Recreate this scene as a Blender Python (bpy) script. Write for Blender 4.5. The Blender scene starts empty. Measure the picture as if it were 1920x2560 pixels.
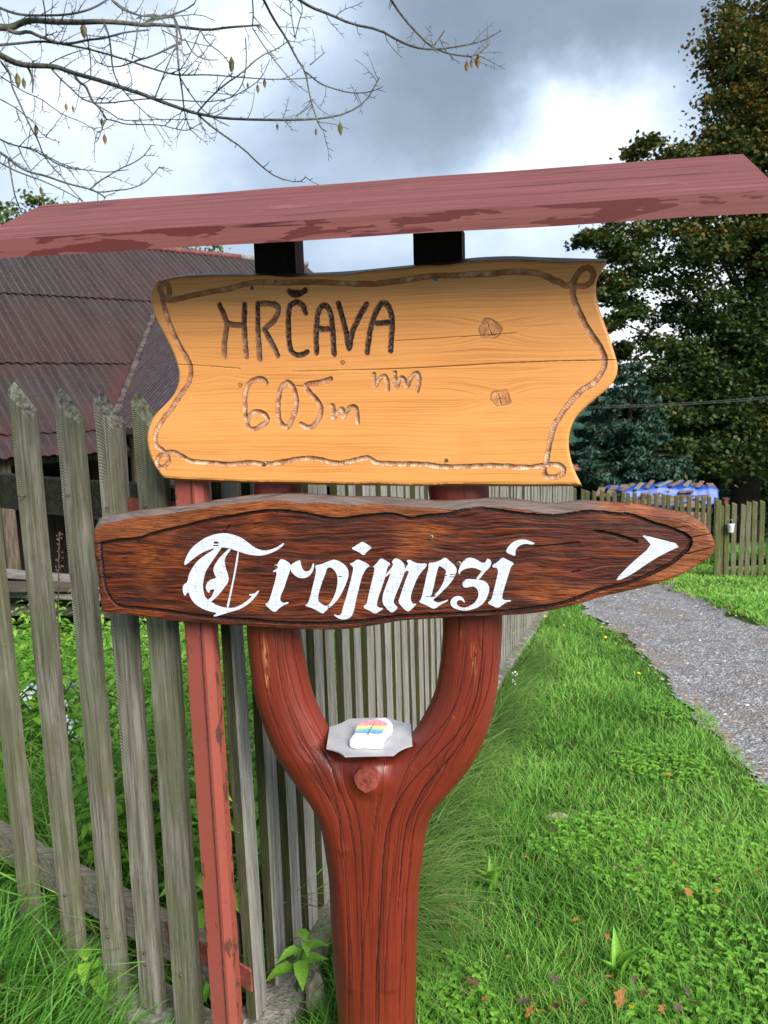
import bpy, math, random
import numpy as np
from mathutils import Matrix, Vector, noise as mnoise
from mathutils.geometry import tessellate_polygon
random.seed(7)
rng = np.random.default_rng(11)
S = bpy.context.scene

# ------------------------------------------------------------------ camera
FPX = 1923.0
PITCH, ROLL = math.radians(8.4), 0.030
CAM = np.array([0, 0, 1.5])
F = np.array([0, math.cos(PITCH), -math.sin(PITCH)])
R0 = np.array([1., 0, 0]); U0 = np.array([0, math.sin(PITCH), math.cos(PITCH)])
RR = R0 * math.cos(ROLL) - U0 * math.sin(ROLL)
UU = R0 * math.sin(ROLL) + U0 * math.cos(ROLL)
cd = bpy.data.cameras.new('camera'); cam = bpy.data.objects.new('camera', cd)
S.collection.objects.link(cam); S.camera = cam
cam.matrix_world = Matrix(((RR[0], UU[0], -F[0], CAM[0]), (RR[1], UU[1], -F[1], CAM[1]), (RR[2], UU[2], -F[2], CAM[2]), (0, 0, 0, 1)))
cd.sensor_fit = 'VERTICAL'; cd.sensor_height = 34.6; cd.sensor_width = 25.95
cd.lens = 34.6 * FPX / 2560.0
cd.clip_start = 0.05; cd.clip_end = 6000
cd.dof.use_dof = True; cd.dof.focus_distance = 1.42; cd.dof.aperture_fstop = 12.0

def ray(x, y): return F + RR * (x - 960) / FPX - UU * (y - 1280) / FPX
def at(x, y, Y):
    d = ray(x, y); return CAM + d * Y / d[1]

# ------------------------------------------------------------------ world, sun, exposure
S.view_settings.view_transform = 'Standard'; S.view_settings.look = 'None'
S.view_settings.exposure = 1.42; S.view_settings.gamma = 1.0
S.render.engine = 'CYCLES'
S.cycles.max_bounces = 6; S.cycles.diffuse_bounces = 3; S.cycles.transparent_max_bounces = 8
SUN_EL, SUN_AZ = math.radians(36), math.radians(146)     # azimuth from +Y towards +X: behind the camera, to the right
W = bpy.data.worlds.new('World'); S.world = W; W.use_nodes = True

class NT:
    """tiny helper for building node trees"""
    def __init__(self, tree): self.t = tree; self.l = tree.links
    def _set(self, sock, v):
        if isinstance(v, bpy.types.NodeSocket): self.l.new(v, sock)
        else:
            if isinstance(v, (tuple, list)) and len(v) == 3 and sock.type == 'RGBA': v = (*v, 1)
            sock.default_value = v
    def n(self, kind, out=0, props=None, **ins):
        nd = self.t.nodes.new(kind)
        for k, v in (props or {}).items(): setattr(nd, k, v)
        for k, v in ins.items():
            if k[0] == 'i' and k[1:].isdigit(): self._set(nd.inputs[int(k[1:])], v)
            else: self._set(nd.inputs[k.replace('_', ' ')], v)
        return nd.outputs[out]
    def math(self, op, a, b=0.0, c=0.0, clamp=False):
        return self.n('ShaderNodeMath', props={'operation': op, 'use_clamp': clamp}, i0=a, i1=b, i2=c)
    def vm(self, op, a, b=(0, 0, 0), out=0):
        return self.n('ShaderNodeVectorMath', out=out, props={'operation': op}, i0=a, i1=b)
    def mix(self, f, a, b, blend='MIX'):
        nd = self.t.nodes.new('ShaderNodeMix'); nd.data_type = 'RGBA'; nd.blend_type = blend
        self._set(nd.inputs[0], f); self._set(nd.inputs[6], a); self._set(nd.inputs[7], b)
        return nd.outputs[2]
    def ramp(self, f, stops, interp='LINEAR'):
        nd = self.t.nodes.new('ShaderNodeValToRGB'); cr = nd.color_ramp; cr.interpolation = interp
        while len(cr.elements) < len(stops): cr.elements.new(0.5)
        for e, (p, c) in zip(cr.elements, stops):
            e.position = p; e.color = (c, c, c, 1) if not isinstance(c, tuple) else (*c, 1)
        self._set(nd.inputs[0], f); return nd.outputs[0]
    def rng(self, v, a, b, c=0.0, d=1.0):
        return self.n('ShaderNodeMapRange', props={'interpolation_type': 'SMOOTHSTEP'}, i0=v, i1=a, i2=b, i3=c, i4=d)
    def noise(self, vec, scale=5., detail=3., rough=.5, dist=0., out=0):
        return self.n('ShaderNodeTexNoise', out=out, Vector=vec, Scale=scale, Detail=detail, Roughness=rough, Distortion=dist)
    def scale(self, vec, s): return self.vm('MULTIPLY', vec, s)
    def obj(self): return self.n('ShaderNodeTexCoord', out=3)
    def attr(self, name): return self.n('ShaderNodeAttribute', out=2, props={'attribute_name': name})
    def rnd(self): return self.n('ShaderNodeObjectInfo', out=5)
    def sep(self, v, k): return self.n('ShaderNodeSeparateXYZ', out=k, i0=v)
    def comb(self, x, y, z): return self.n('ShaderNodeCombineXYZ', i0=x, i1=y, i2=z)

w = NT(W.node_tree); W.node_tree.nodes.clear()
gd = w.n('ShaderNodeTexCoord', out=0)
wn = w.vm('SUBTRACT', w.noise(gd, 5.0, 5, .55, out=1), (.5, .5, .5))
wd = w.vm('NORMALIZE', w.vm('ADD', gd, w.scale(wn, (.24, .24, .24))))
blobs = [(60, 330, .15, .27), (330, 250, .11, .10), (560, 30, .10, .26), (900, 20, .09, .26), (1300, 90, .20, -.24), (860, 280, .10, -.12), (620, 420, .08, -.06), (1100, 230, .08, -.10),
         (1340, 395, .065, .42), (1530, 370, .060, .38), (1170, 450, .060, .30), (1600, 190, .08, -.14), (300, 60, .07, -.06), (520, 475, .05, .14), (940, 540, .08, .14), (300, 500, .10, .05), (1450, 480, .06, .04),
         (1650, 830, .16, .55), (1900, 600, .12, .15)]
val = 0.47
for (bx, by, r, a) in blobs:
    d = ray(bx, by); d = d / np.linalg.norm(d)
    dp = w.vm('DOT_PRODUCT', wd, tuple(d), out=1)
    g = w.math('POWER', w.math('MAXIMUM', dp, 0.0), 1.6 / (r * r))
    val = w.math('MULTIPLY_ADD', g, a, val)
fn = w.noise(w.scale(gd, (1, 1, 2.2)), 3.2, 6, .55)
val = w.math('ADD', val, w.math('MULTIPLY', w.math('SUBTRACT', fn, .5), .62))
cl = w.ramp(val, [(0.0, (.125, .165, .225)), (.30, (.215, .265, .335)), (.52, (.33, .41, .52)), (.74, (.52, .60, .70)), (1.0, (.86, .90, .93))])
skt = W.node_tree.nodes.new('ShaderNodeTexSky'); skt.sky_type = 'NISHITA'; skt.sun_disc = False
skt.sun_elevation = SUN_EL; skt.sun_rotation = SUN_AZ
sk = w.vm('MULTIPLY', skt.outputs[0], (.07, .07, .07))
colr = w.mix(.88, sk, cl)
bg = w.n('ShaderNodeBackground', Color=colr, Strength=0.66)
wo = W.node_tree.nodes.new('ShaderNodeOutputWorld'); W.node_tree.links.new(bg, wo.inputs[0])

sd = bpy.data.lights.new('sun', 'SUN'); sd.energy = 2.9; sd.angle = math.radians(38); sd.color = (1, .965, .91)
so = bpy.data.objects.new('sun', sd); S.collection.objects.link(so)
dirv = Vector((math.sin(SUN_AZ) * math.cos(SUN_EL), math.cos(SUN_AZ) * math.cos(SUN_EL), math.sin(SUN_EL)))
so.rotation_euler = dirv.to_track_quat('Z', 'Y').to_euler(); so.location = (3, -3, 6)

# ------------------------------------------------------------------ mesh helpers
def mesh(name, V, Fc, attrs=None, smooth=True, mats=(), midx=None):
    me = bpy.data.meshes.new(name)
    V = np.asarray(V, dtype=np.float32)
    if isinstance(Fc, np.ndarray):
        k = Fc.shape[1]; nf = len(Fc)
        me.vertices.add(len(V)); me.vertices.foreach_set('co', V.ravel())
        me.loops.add(nf * k); me.loops.foreach_set('vertex_index', Fc.astype(np.int32).ravel())
        me.polygons.add(nf); me.polygons.foreach_set('loop_start', np.arange(0, nf * k, k, dtype=np.int32))
        me.update(calc_edges=True)
    else:
        me.from_pydata(V.tolist(), [], [list(map(int, f)) for f in Fc])
    me.validate()
    me.polygons.foreach_set('use_smooth', np.full(len(me.polygons), smooth))
    for k, a in (attrs or {}).items():
        at_ = me.attributes.new(k, 'FLOAT', 'POINT'); at_.data.foreach_set('value', np.asarray(a, dtype=np.float32))
    for m in mats: me.materials.append(m)
    if midx is not None: me.polygons.foreach_set('material_index', np.asarray(midx, dtype=np.int32))
    me.update()
    return me
def link(name, me, parent=None, loc=None):
    o = bpy.data.objects.new(name, me); S.collection.objects.link(o)
    if loc is not None: o.location = loc
    if parent: o.parent = parent
    return o
def tag(o, label=None, cat=None, group=None, kind=None):
    if label: o['label'] = label
    if cat: o['category'] = cat
    if group: o['group'] = group
    if kind: o['kind'] = kind
    return o
def thing(name, label, cat, loc=(0, 0, 0), rz=0, group=None):
    o = bpy.data.objects.new(name, None); S.collection.objects.link(o)
    o.location = loc; o.rotation_euler = (0, 0, rz); o.empty_display_size = .1
    return tag(o, label, cat, group)
class MB:
    """collects boxes, tubes and loose faces for ONE mesh"""
    def __init__(s): s.v = []; s.f = []
    def add(s, V, Fc):
        b = len(s.v); s.v += [tuple(map(float, p)) for p in V]; s.f += [[i + b for i in f] for f in Fc]; return s
    def box(s, c, d, M=None, bev=0.0):
        x, y, z = d[0] / 2, d[1] / 2, d[2] / 2
        if bev <= 0:
            P = [Vector((a * x, b * y, g * z)) for g in (-1, 1) for b in (-1, 1) for a in (-1, 1)]
            Fc = [(0, 2, 3, 1), (4, 5, 7, 6), (0, 1, 5, 4), (2, 6, 7, 3), (0, 4, 6, 2), (1, 3, 7, 5)]
        else:
            ring = []
            for (ax, ay) in ((-1, -1), (1, -1), (1, 1), (-1, 1)):
                if ax * ay > 0: ring += [(ax * (x), ay * (y - bev)), (ax * (x - bev), ay * y)] if ax < 0 else [(ax * x, ay * (y - bev)), (ax * (x - bev), ay * y)]
                else: ring += [(ax * (x - bev), ay * y), (ax * x, ay * (y - bev))]
            ring = sorted(ring, key=lambda q: math.atan2(q[1], q[0]))
            n = len(ring)
            P = [Vector((a, b, -z)) for a, b in ring] + [Vector((a, b, z)) for a, b in ring]
            Fc = [(i, (i + 1) % n, n + (i + 1) % n, n + i) for i in range(n)] + [tuple(range(n))[::-1], tuple(range(n, 2 * n))]
        if M is not None: P = [M @ p for p in P]
        c = Vector(c); return s.add([p + c for p in P], Fc)
    def tube(s, pts, rad, n=6, cap=True):
        pts = [Vector(p) for p in pts]; k = len(pts)
        if not hasattr(rad, '__len__'): rad = [rad] * k
        P = []; up = None
        for i in range(k):
            t = (pts[min(i + 1, k - 1)] - pts[max(i - 1, 0)]).normalized()
            a = t.orthogonal().normalized() if up is None else (up - t * up.dot(t)).normalized()
            up = a; b = t.cross(a)
            for j in range(n):
                an = 2 * math.pi * j / n; P.append(pts[i] + (a * math.cos(an) + b * math.sin(an)) * rad[i])
        Fc = [(i * n + j, i * n + (j + 1) % n, (i + 1) * n + (j + 1) % n, (i + 1) * n + j) for i in range(k - 1) for j in range(n)]
        if cap: Fc += [tuple(range(n))[::-1], tuple(range((k - 1) * n, k * n))]
        return s.add(P, Fc)
    def build(s, name, mat, parent=None, smooth=False, loc=None):
        V = np.array(s.v)
        if parent is not None and loc is None and parent.type == 'EMPTY' and abs(parent.rotation_euler[2]) < 1e-6:
            V = V - np.array(parent.location)
        return link(name, mesh(name, V, s.f, smooth=smooth, mats=[mat] if mat else []), parent, loc)

_perm = {}
def vnoise(x, y, seed=0):
    """smooth 2-D value noise in 0..1"""
    if seed not in _perm: _perm[seed] = np.random.default_rng(seed).random((256, 256))
    T = _perm[seed]; x = np.asarray(x, float); y = np.asarray(y, float)
    xi = np.floor(x).astype(int); yi = np.floor(y).astype(int); fx = x - xi; fy = y - yi
    fx = fx * fx * (3 - 2 * fx); fy = fy * fy * (3 - 2 * fy)
    g = lambda a, b: T[a % 256, b % 256]
    return (g(xi, yi) * (1 - fx) + g(xi + 1, yi) * fx) * (1 - fy) + (g(xi, yi + 1) * (1 - fx) + g(xi + 1, yi + 1) * fx) * fy

# ------------------------------------------------------------------ materials
def material(name):
    m = bpy.data.materials.new(name); m.use_nodes = True; t = m.node_tree; t.nodes.clear(); return m, NT(t)
def finish(m, k, col, rough=.7, height=None, bump=.3, dist=.002, spec=.3, metal=0., extra=None, trans=None, coat=0.):
    b = m.node_tree.nodes.new('ShaderNodeBsdfPrincipled')
    k._set(b.inputs['Base Color'], col); k._set(b.inputs['Roughness'], rough)
    k._set(b.inputs['Specular IOR Level'], spec); k._set(b.inputs['Metallic'], metal)
    if coat: b.inputs['Coat Weight'].default_value = coat; b.inputs['Coat Roughness'].default_value = .25
    if height is not None:
        bp = m.node_tree.nodes.new('ShaderNodeBump'); bp.inputs['Strength'].default_value = bump; bp.inputs['Distance'].default_value = dist
        k._set(bp.inputs['Height'], height); k._set(b.inputs['Normal'], bp.outputs[0])
    o = m.node_tree.nodes.new('ShaderNodeOutputMaterial'); sh = b.outputs[0]
    if trans is not None:
        tr = m.node_tree.nodes.new('ShaderNodeBsdfTranslucent'); k._set(tr.inputs[0], col)
        mx = m.node_tree.nodes.new('ShaderNodeMixShader'); mx.inputs[0].default_value = trans
        m.node_tree.links.new(sh, mx.inputs[1]); m.node_tree.links.new(tr.outputs[0], mx.inputs[2]); sh = mx.outputs[0]
    m.node_tree.links.new(sh, o.inputs[0]); return m

PZ0, PZ1 = 1.35, 1.72
def mat_pine():
    m, k = material('pine_board'); P = k.obj(); x = k.sep(P, 0)
    gz = k.attr('gz'); grv = k.attr('groove'); chr_ = k.attr('char'); edge = k.attr('edge'); knot = k.attr('knot'); crk = k.attr('crack'); side = k.attr('side')
    wob = k.noise(k.comb(k.math('MULTIPLY', x, 3.0), 0.0, k.math('MULTIPLY', gz, 14)), 1.0, 3)
    g2 = k.math('ADD', gz, k.math('MULTIPLY', wob, .030))
    ln = k.noise(k.comb(k.math('MULTIPLY', x, .7), 0.0, k.math('MULTIPLY', g2, 150)), 1.0, 2, .6)
    ln2 = k.noise(k.comb(k.math('MULTIPLY', x, 6), 0.0, k.math('MULTIPLY', g2, 900)), 1.0, 2, .6)
    lines = k.rng(k.math('ABSOLUTE', k.math('SUBTRACT', ln, .52)), .0, .045, 1., 0.)
    big = k.noise(k.scale(P, (2.5, 1, 7)), 1.6, 3)
    c = k.mix(big, (.72, .325, .095), (.61, .238, .055))
    c = k.mix(k.math('MULTIPLY', lines, k.rng(big, .35, .6, .25, .62)), c, (.40, .135, .028))
    c = k.mix(k.rng(ln2, .46, .70, 0., .46), c, (.50, .18, .035))
    blot = k.noise(P, 9, 4, .6)
    c = k.mix(k.rng(blot, .62, .78, 0., .45), c, (.70, .21, .04))
    dots = k.noise(P, 120, 2, .5)
    c = k.mix(k.rng(dots, .74, .80, 0., .6), c, (.22, .07, .02))
    kn = k.noise(P, 85, 4, .6)
    c = k.mix(k.rng(knot, .0, 1., 0., .62), c, k.mix(k.rng(kn, .35, .65), (.13, .04, .014), (.56, .25, .11)))
    c = k.mix(k.math('MULTIPLY', k.math('MULTIPLY', k.rng(knot, .02, .35), k.rng(knot, .95, .55)), k.rng(k.noise(P, 60, 2), .3, .6, .25, .9)), c, (.20, .065, .020))
    # groove: pale torn fibres, brown stain stronger towards the top, red rim
    gn = k.noise(P, 75, 6, .7)
    gc = k.ramp(gn, [(.33, (.13, .045, .018)), (.46, (.40, .21, .11)), (.6, (.66, .47, .32))])
    gc = k.mix(k.math('MULTIPLY', k.rng(k.noise(P, 14, 2), .35, .6, .3, .9), k.rng(k.sep(P, 2), PZ0, PZ1, .25, 1.)), gc, (.26, .095, .030))
    c = k.mix(k.rng(grv, .06, .16), c, (.38, .10, .022))
    c = k.mix(k.rng(grv, .20, .40), c, gc)
    cn = k.noise(P, 240, 3, .6)
    c = k.mix(k.math('MULTIPLY', chr_, k.rng(cn, .40, .70, 1., .55)), c, (.009, .007, .006))
    c = k.mix(k.rng(crk, .4, .8), c, (.03, .012, .006))
    c = k.mix(edge, c, k.mix(k.noise(k.scale(P, (8, 8, 90)), 1., 3), (.035, .020, .012), (.12, .07, .04)))  # brown waney edges, their unlit tone painted into the colour
    h = k.math('ADD', k.math('MULTIPLY', ln2, .5), k.math('MULTIPLY', ln, .6))
    h = k.math('ADD', h, k.math('MULTIPLY', k.math('MULTIPLY', gn, k.rng(grv, .2, .5)), 2.))
    return finish(m, k, c, k.rng(grv, .1, .4, .42, .85), h, .32, .0012, spec=.4)

def mat_dark():
    m, k = material('varnished_dark_board'); P = k.obj(); x = k.sep(P, 0); z = k.sep(P, 2)
    grv = k.attr('groove'); edge = k.attr('edge'); rim = k.attr('rim'); crk = k.attr('crack')
    wob = k.noise(k.scale(P, (3.2, 1, 9)), 1.0, 3, .5)
    z2 = k.math('ADD', z, k.math('MULTIPLY', wob, .06))
    g = k.noise(k.comb(k.math('MULTIPLY', x, 5.5), 0., k.math('MULTIPLY', z2, 230)), 1., 3, .65)
    g2 = k.noise(k.comb(k.math('MULTIPLY', x, 30), 0., k.math('MULTIPLY', z2, 620)), 1., 3, .7)
    c = k.ramp(g, [(.36, (.006, .002, .001)), (.46, (.042, .007, .0025)), (.56, (.125, .019, .004)), (.74, (.27, .060, .010))])
    big = k.noise(k.scale(P, (4, 1, 12)), 1.2, 3)
    c = k.mix(k.rng(big, .35, .65, .0, .55), c, (.045, .012, .007))
    org = k.noise(k.scale(P, (6, 1, 16)), 1., 2)
    c = k.mix(k.math('MULTIPLY', k.rng(org, .50, .68, 0., .65), k.rng(g2, .4, .6)), c, (.40, .095, .014))
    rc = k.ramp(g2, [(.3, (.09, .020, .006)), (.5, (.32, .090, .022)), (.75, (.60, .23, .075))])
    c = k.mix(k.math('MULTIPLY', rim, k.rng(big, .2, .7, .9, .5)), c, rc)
    gz = k.rng(g2, .66, .76, 0., .22)                                   # pale sky glint on open pores, painted into the colour
    c = k.mix(gz, c, (.30, .16, .11))
    c = k.mix(k.rng(g2, .44, .34, 0., .75), c, (.010, .003, .002))
    c = k.mix(k.rng(grv, .12, .5), c, (.016, .006, .004))
    c = k.mix(k.rng(crk, .4, .8), c, (.006, .003, .002))
    wg = k.ramp(k.noise(k.comb(k.math('MULTIPLY', x, 14), 0., k.math('MULTIPLY', z2, 500)), 1., 3, .6), [(.3, (.06, .042, .036)), (.7, (.20, .155, .135))])
    c = k.mix(edge, c, wg)
    h = k.math('ADD', g, k.math('MULTIPLY', g2, .8))
    return finish(m, k, c, k.rng(g2, .3, .7, .26, .6), h, .9, .0022, spec=.28, coat=.0)

def mat_paint_white():
    m, k = material('white_sign_paint'); P = k.obj(); x = k.sep(P, 0); z = k.sep(P, 2)
    wob = k.noise(k.scale(P, (3.2, 1, 9)), 1.0, 3, .5)
    z2 = k.math('ADD', z, k.math('MULTIPLY', wob, .06))
    g2 = k.noise(k.comb(k.math('MULTIPLY', x, 30), 0., k.math('MULTIPLY', z2, 620)), 1., 3, .7)
    st = k.noise(k.scale(P, (260, 10, 40)), 1., 2)
    c = k.ramp(k.math('ADD', k.math('MULTIPLY', g2, .7), k.math('MULTIPLY', st, .3)), [(.36, (.30, .30, .37)), (.45, (.50, .525, .60)), (.60, (.62, .655, .72))])
    return finish(m, k, c, .5, g2, .35, .0012)

def mat_redpost(name='red_painted_trunk', base=(.160, .019, .0085)):
    m, k = material(name); P = k.obj()
    q = k.attr('flow'); z = k.sep(P, 2); wear = k.attr('wear')
    zz = k.math('MULTIPLY', z, 2.2)
    wq = k.math('ADD', q, k.math('MULTIPLY', k.math('SUBTRACT', k.noise(k.comb(k.math('MULTIPLY', q, 5), zz, 0.), 1., 2), .5), .035))
    # long drying checks: thin dark lines that run with the grain
    def checks(freq, zs, off, lo, hi):
        v = k.noise(k.comb(k.math('MULTIPLY', wq, freq), k.math('MULTIPLY', z, zs), off), 1., 1, .4)
        d = k.math('ABSOLUTE', k.math('SUBTRACT', v, .5))
        present = k.rng(k.noise(k.comb(k.math('MULTIPLY', wq, freq * .5), k.math('MULTIPLY', z, 3.), off + 5), 1., 1), .38, .56)
        return k.math('MULTIPLY', k.rng(d, lo, hi, 1., 0.), present)
    c1 = checks(26, .35, 1.0, .002, .020); c2 = checks(60, 1.0, 7.0, .0, .045)
    fine = k.noise(k.comb(k.math('MULTIPLY', wq, 190), k.math('MULTIPLY', z, 9), 0.), 1., 3, .6)
    blot = k.noise(P, 14, 4, .6)
    c = k.mix(blot, tuple(b * .72 for b in base), tuple(b * 1.25 for b in base))
    c = k.mix(k.rng(fine, .55, .8, 0., .35), c, (base[0] * 1.7, base[1] * 2.6, base[2] * 3))
    ft = k.noise(k.scale(P, (1, 1, .6)), 36, 3, .6)
    c = k.mix(k.rng(ft, .68, .78, 0., .5), c, (.36, .10, .055))
    c = k.mix(k.math('MULTIPLY', wear, k.rng(fine, .42, .6)), c, (.62, .27, .10))
    cr = k.math('MAXIMUM', k.math('MULTIPLY', c1, .5), k.math('MULTIPLY', c2, .14))
    c = k.mix(cr, c, (.020, .006, .004))
    h = k.math('SUBTRACT', k.math('MULTIPLY', fine, .22), k.math('MULTIPLY', cr, 1.0))
    return finish(m, k, c, k.rng(fine, .3, .7, .30, .55), h, .6, .0016, spec=.5)

def mat_redroof(face):
    m, k = material('red_roof_paint_' + face); P = k.obj(); x = k.sep(P, 0)
    yy = k.sep(P, 1); z = k.sep(P, 2); a = k.math('ADD', yy, z)
    g = k.noise(k.comb(k.math('MULTIPLY', x, 1.6), k.math('MULTIPLY', yy, 130), k.math('MULTIPLY', z, 130)), 1., 3, .6, .3)
    warp = k.noise(k.comb(k.math('MULTIPLY', x, 7), k.math('MULTIPLY', yy, 20), k.math('MULTIPLY', z, 30)), 1., 3)
    c = k.mix(k.rng(g, .3, .7), (.112, .030, .028), (.172, .050, .046))
    if face == 'edge':
        c = k.mix(.35, c, (.25, .088, .078))
        fig = k.noise(k.comb(k.math('ADD', k.math('MULTIPLY', x, 7.5), k.math('MULTIPLY', warp, 1.4)), k.math('MULTIPLY', yy, 30), k.math('MULTIPLY', z, 46)), 1., 3, .55)
        c = k.mix(k.rng(fig, .50, .52, 0., .88), c, (.090, .014, .012))
    else:
        sp = k.noise(k.comb(k.math('MULTIPLY', x, 5), k.math('MULTIPLY', yy, 40), k.math('MULTIPLY', z, 40)), 1., 4, .7)
        c = k.mix(k.rng(sp, .60, .72, 0., .5), c, (.29, .13, .115))
    lv = k.noise(k.comb(k.math('MULTIPLY', x, 1.1), k.math('MULTIPLY', yy, 46), k.math('MULTIPLY', z, 46)), 1., 1, .4)
    ck = k.math('MULTIPLY', k.rng(k.math('ABSOLUTE', k.math('SUBTRACT', lv, .5)), .0, .018, 1., 0.), k.rng(k.noise(k.comb(k.math('MULTIPLY', x, 4), k.math('MULTIPLY', yy, 9), k.math('MULTIPLY', z, 9)), 1., 2), .47, .55))
    c = k.mix(k.math('MULTIPLY', ck, .9), c, (.035, .008, .007))
    return finish(m, k, c, .62, k.math('SUBTRACT', k.math('MULTIPLY', g, .4), ck), .4, .0015, spec=.3)

def mat_weather(name, lo, hi, green, gamt, saw=0.0, seed=0., zaxis=True):
    m, k = material(name); P = k.obj(); r = k.rnd(); z = k.sep(P, 2)
    P2 = k.vm('ADD', P, k.comb(k.math('MULTIPLY', r, 31), k.math('MULTIPLY', r, 17), 0.))
    st = (70, 70, 3.2) if zaxis else (3.2, 70, 70)
    g = k.noise(k.scale(P2, st), 1.6, 4, .65)
    gf = k.noise(k.scale(P2, tuple(s * 4 for s in st)), 1.6, 3, .65)
    c = k.mix(k.rng(g, .3, .7), lo, hi)
    c = k.mix(k.rng(gf, .42, .30, 0., .55), c, tuple(v * .3 for v in lo))
    al = k.noise(k.scale(P2, (9, 9, 3.0)), 1.7, 4, .6)
    c = k.mix(k.math('MULTIPLY', k.rng(k.math('ADD', al, k.math('MULTIPLY', k.math('SUBTRACT', r, .5), .2)), .40, .62), gamt), c, green)
    h = k.math('ADD', k.math('MULTIPLY', g, .7), k.math('MULTIPLY', gf, .5))
    if saw:
        x = k.sep(P, 0)
        ph = k.math('ADD', k.math('MULTIPLY', z, k.math('MULTIPLY_ADD', r, 700, 900)), k.math('ADD', k.math('MULTIPLY', k.math('MULTIPLY', x, x), 9000), k.math('MULTIPLY', x, 620)))
        ph = k.math('ADD', ph, k.math('MULTIPLY', k.noise(k.scale(P2, (14, 14, 9)), 1., 4), 26.))
        s = k.math('SINE', ph)
        amt = k.math('MULTIPLY', k.rng(k.noise(k.comb(r, k.math('MULTIPLY', z, 2.2), 3.), 2.2, 1), .40, .55), saw)
        c = k.mix(k.math('MULTIPLY', k.rng(s, .2, .95, 0., .75), amt), c, tuple(v * .35 for v in lo))
        h = k.math('SUBTRACT', h, k.math('MULTIPLY', k.math('MULTIPLY', s, .4), amt))
    spt = k.noise(P2, 160, 2, .5)
    c = k.mix(k.rng(spt, .68, .78, 0., .35), c, tuple(min(1, v * 1.9) for v in hi))
    # grey-white rot on horizontal cuts
    return finish(m, k, c, .88, h, .7, .003, spec=.15)

def mat_simple(name, c1, c2, scale=20, rough=.7, bump=.2, detail=4, spec=.3, metal=0., dist=.003, stretch=(1, 1, 1)):
    m, k = material(name); P = k.obj()
    n = k.noise(k.scale(P, stretch), scale, detail, .6)
    return finish(m, k, k.mix(k.rng(n, .3, .7), c1, c2), rough, n, bump, dist, spec, metal)

def mat_rustpost():
    m, k = material('faded_red_rusty_steel'); P = k.obj()
    c = k.mix(k.noise(P, 6, 3), (.205, .043, .030), (.28, .067, .047))
    n1 = k.noise(k.scale(P, (1, 1, .35)), 42, 5, .7); x = k.attr('rimv')
    t = k.math('ADD', n1, k.math('MULTIPLY', x, .09))
    c = k.mix(k.rng(t, .62, .67), c, (.075, .030, .020))
    c = k.mix(k.rng(k.noise(P, 130, 3, .6), .68, .74, 0., .8), c, (.06, .02, .014))
    z = k.sep(P, 2)
    c = k.mix(k.math('MULTIPLY', k.rng(z, .42, .05, 0., .75), k.rng(k.noise(P, 18, 4), .35, .6)), c, (.21, .080, .060))
    return finish(m, k, c, .55, n1, .3, .001, spec=.4)

def mat_corr(name, c1, c2, c3):
    m, k = material(name); P = k.obj(); l = k.attr('run'); a = k.attr('across')
    st = k.noise(k.comb(k.math('MULTIPLY', a, 9), k.math('MULTIPLY', l, .8), 0.), 1., 3, .6)
    mo = k.noise(k.comb(k.math('MULTIPLY', a, 40), k.math('MULTIPLY', l, 16), 0.), 1., 5, .65)
    c = k.mix(k.rng(st, .3, .7), c1, c2)
    c = k.mix(k.rng(mo, .52, .70, 0., .6), c, c3)
    crest = k.math('SINE', k.math('MULTIPLY', a, 2 * math.pi / .095))
    c = k.mix(k.math('MULTIPLY', k.rng(crest, .3, 1.), k.rng(mo, .35, .6, .1, .45)), c, tuple(v * 1.7 for v in c3))  # wave crests lightened, a highlight put into the colour
    red = k.rng(k.noise(k.comb(k.math('MULTIPLY', a, .5), k.math('MULTIPLY', l, .8), 2.), 1., 3), .40, .62, 0., .75)
    c = k.mix(k.math('MULTIPLY', red, k.rng(l, 2.0, 5.0, .35, 1.)), c, (.058, .018, .018))
    return finish(m, k, c, .8, mo, .35, .006, spec=.25)

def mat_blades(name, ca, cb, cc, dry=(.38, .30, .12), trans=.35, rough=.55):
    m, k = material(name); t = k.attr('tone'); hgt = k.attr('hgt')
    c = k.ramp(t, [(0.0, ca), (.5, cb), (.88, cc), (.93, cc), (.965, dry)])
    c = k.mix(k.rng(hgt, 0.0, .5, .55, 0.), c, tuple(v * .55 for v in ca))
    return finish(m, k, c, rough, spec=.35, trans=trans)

M_PINE = mat_pine(); M_DARK = mat_dark(); M_WHITE = mat_paint_white(); M_POST = mat_redpost()
M_ROOF_TOP = mat_redroof('face'); M_ROOF_EDGE = mat_redroof('edge')
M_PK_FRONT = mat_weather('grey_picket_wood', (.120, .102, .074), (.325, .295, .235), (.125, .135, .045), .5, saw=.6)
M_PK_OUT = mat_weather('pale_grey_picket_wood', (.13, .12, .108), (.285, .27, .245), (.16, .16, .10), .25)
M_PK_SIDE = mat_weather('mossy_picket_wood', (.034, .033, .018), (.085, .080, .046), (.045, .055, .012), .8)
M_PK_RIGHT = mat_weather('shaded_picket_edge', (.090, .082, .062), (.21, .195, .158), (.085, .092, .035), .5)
M_RAIL = mat_weather('grey_rail_wood', (.10, .085, .068), (.30, .26, .22), (.12, .12, .06), .3, zaxis=False)
M_RAIL_DK = mat_weather('dark_rail_wood', (.018, .018, .014), (.050, .048, .036), (.03, .035, .016), .4, zaxis=False)
M_PK_CUT = mat_weather('rotten_cut_wood', (.035, .032, .026), (.24, .225, .19), (.10, .12, .04), .35)
M_RUST = mat_rustpost()

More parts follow.
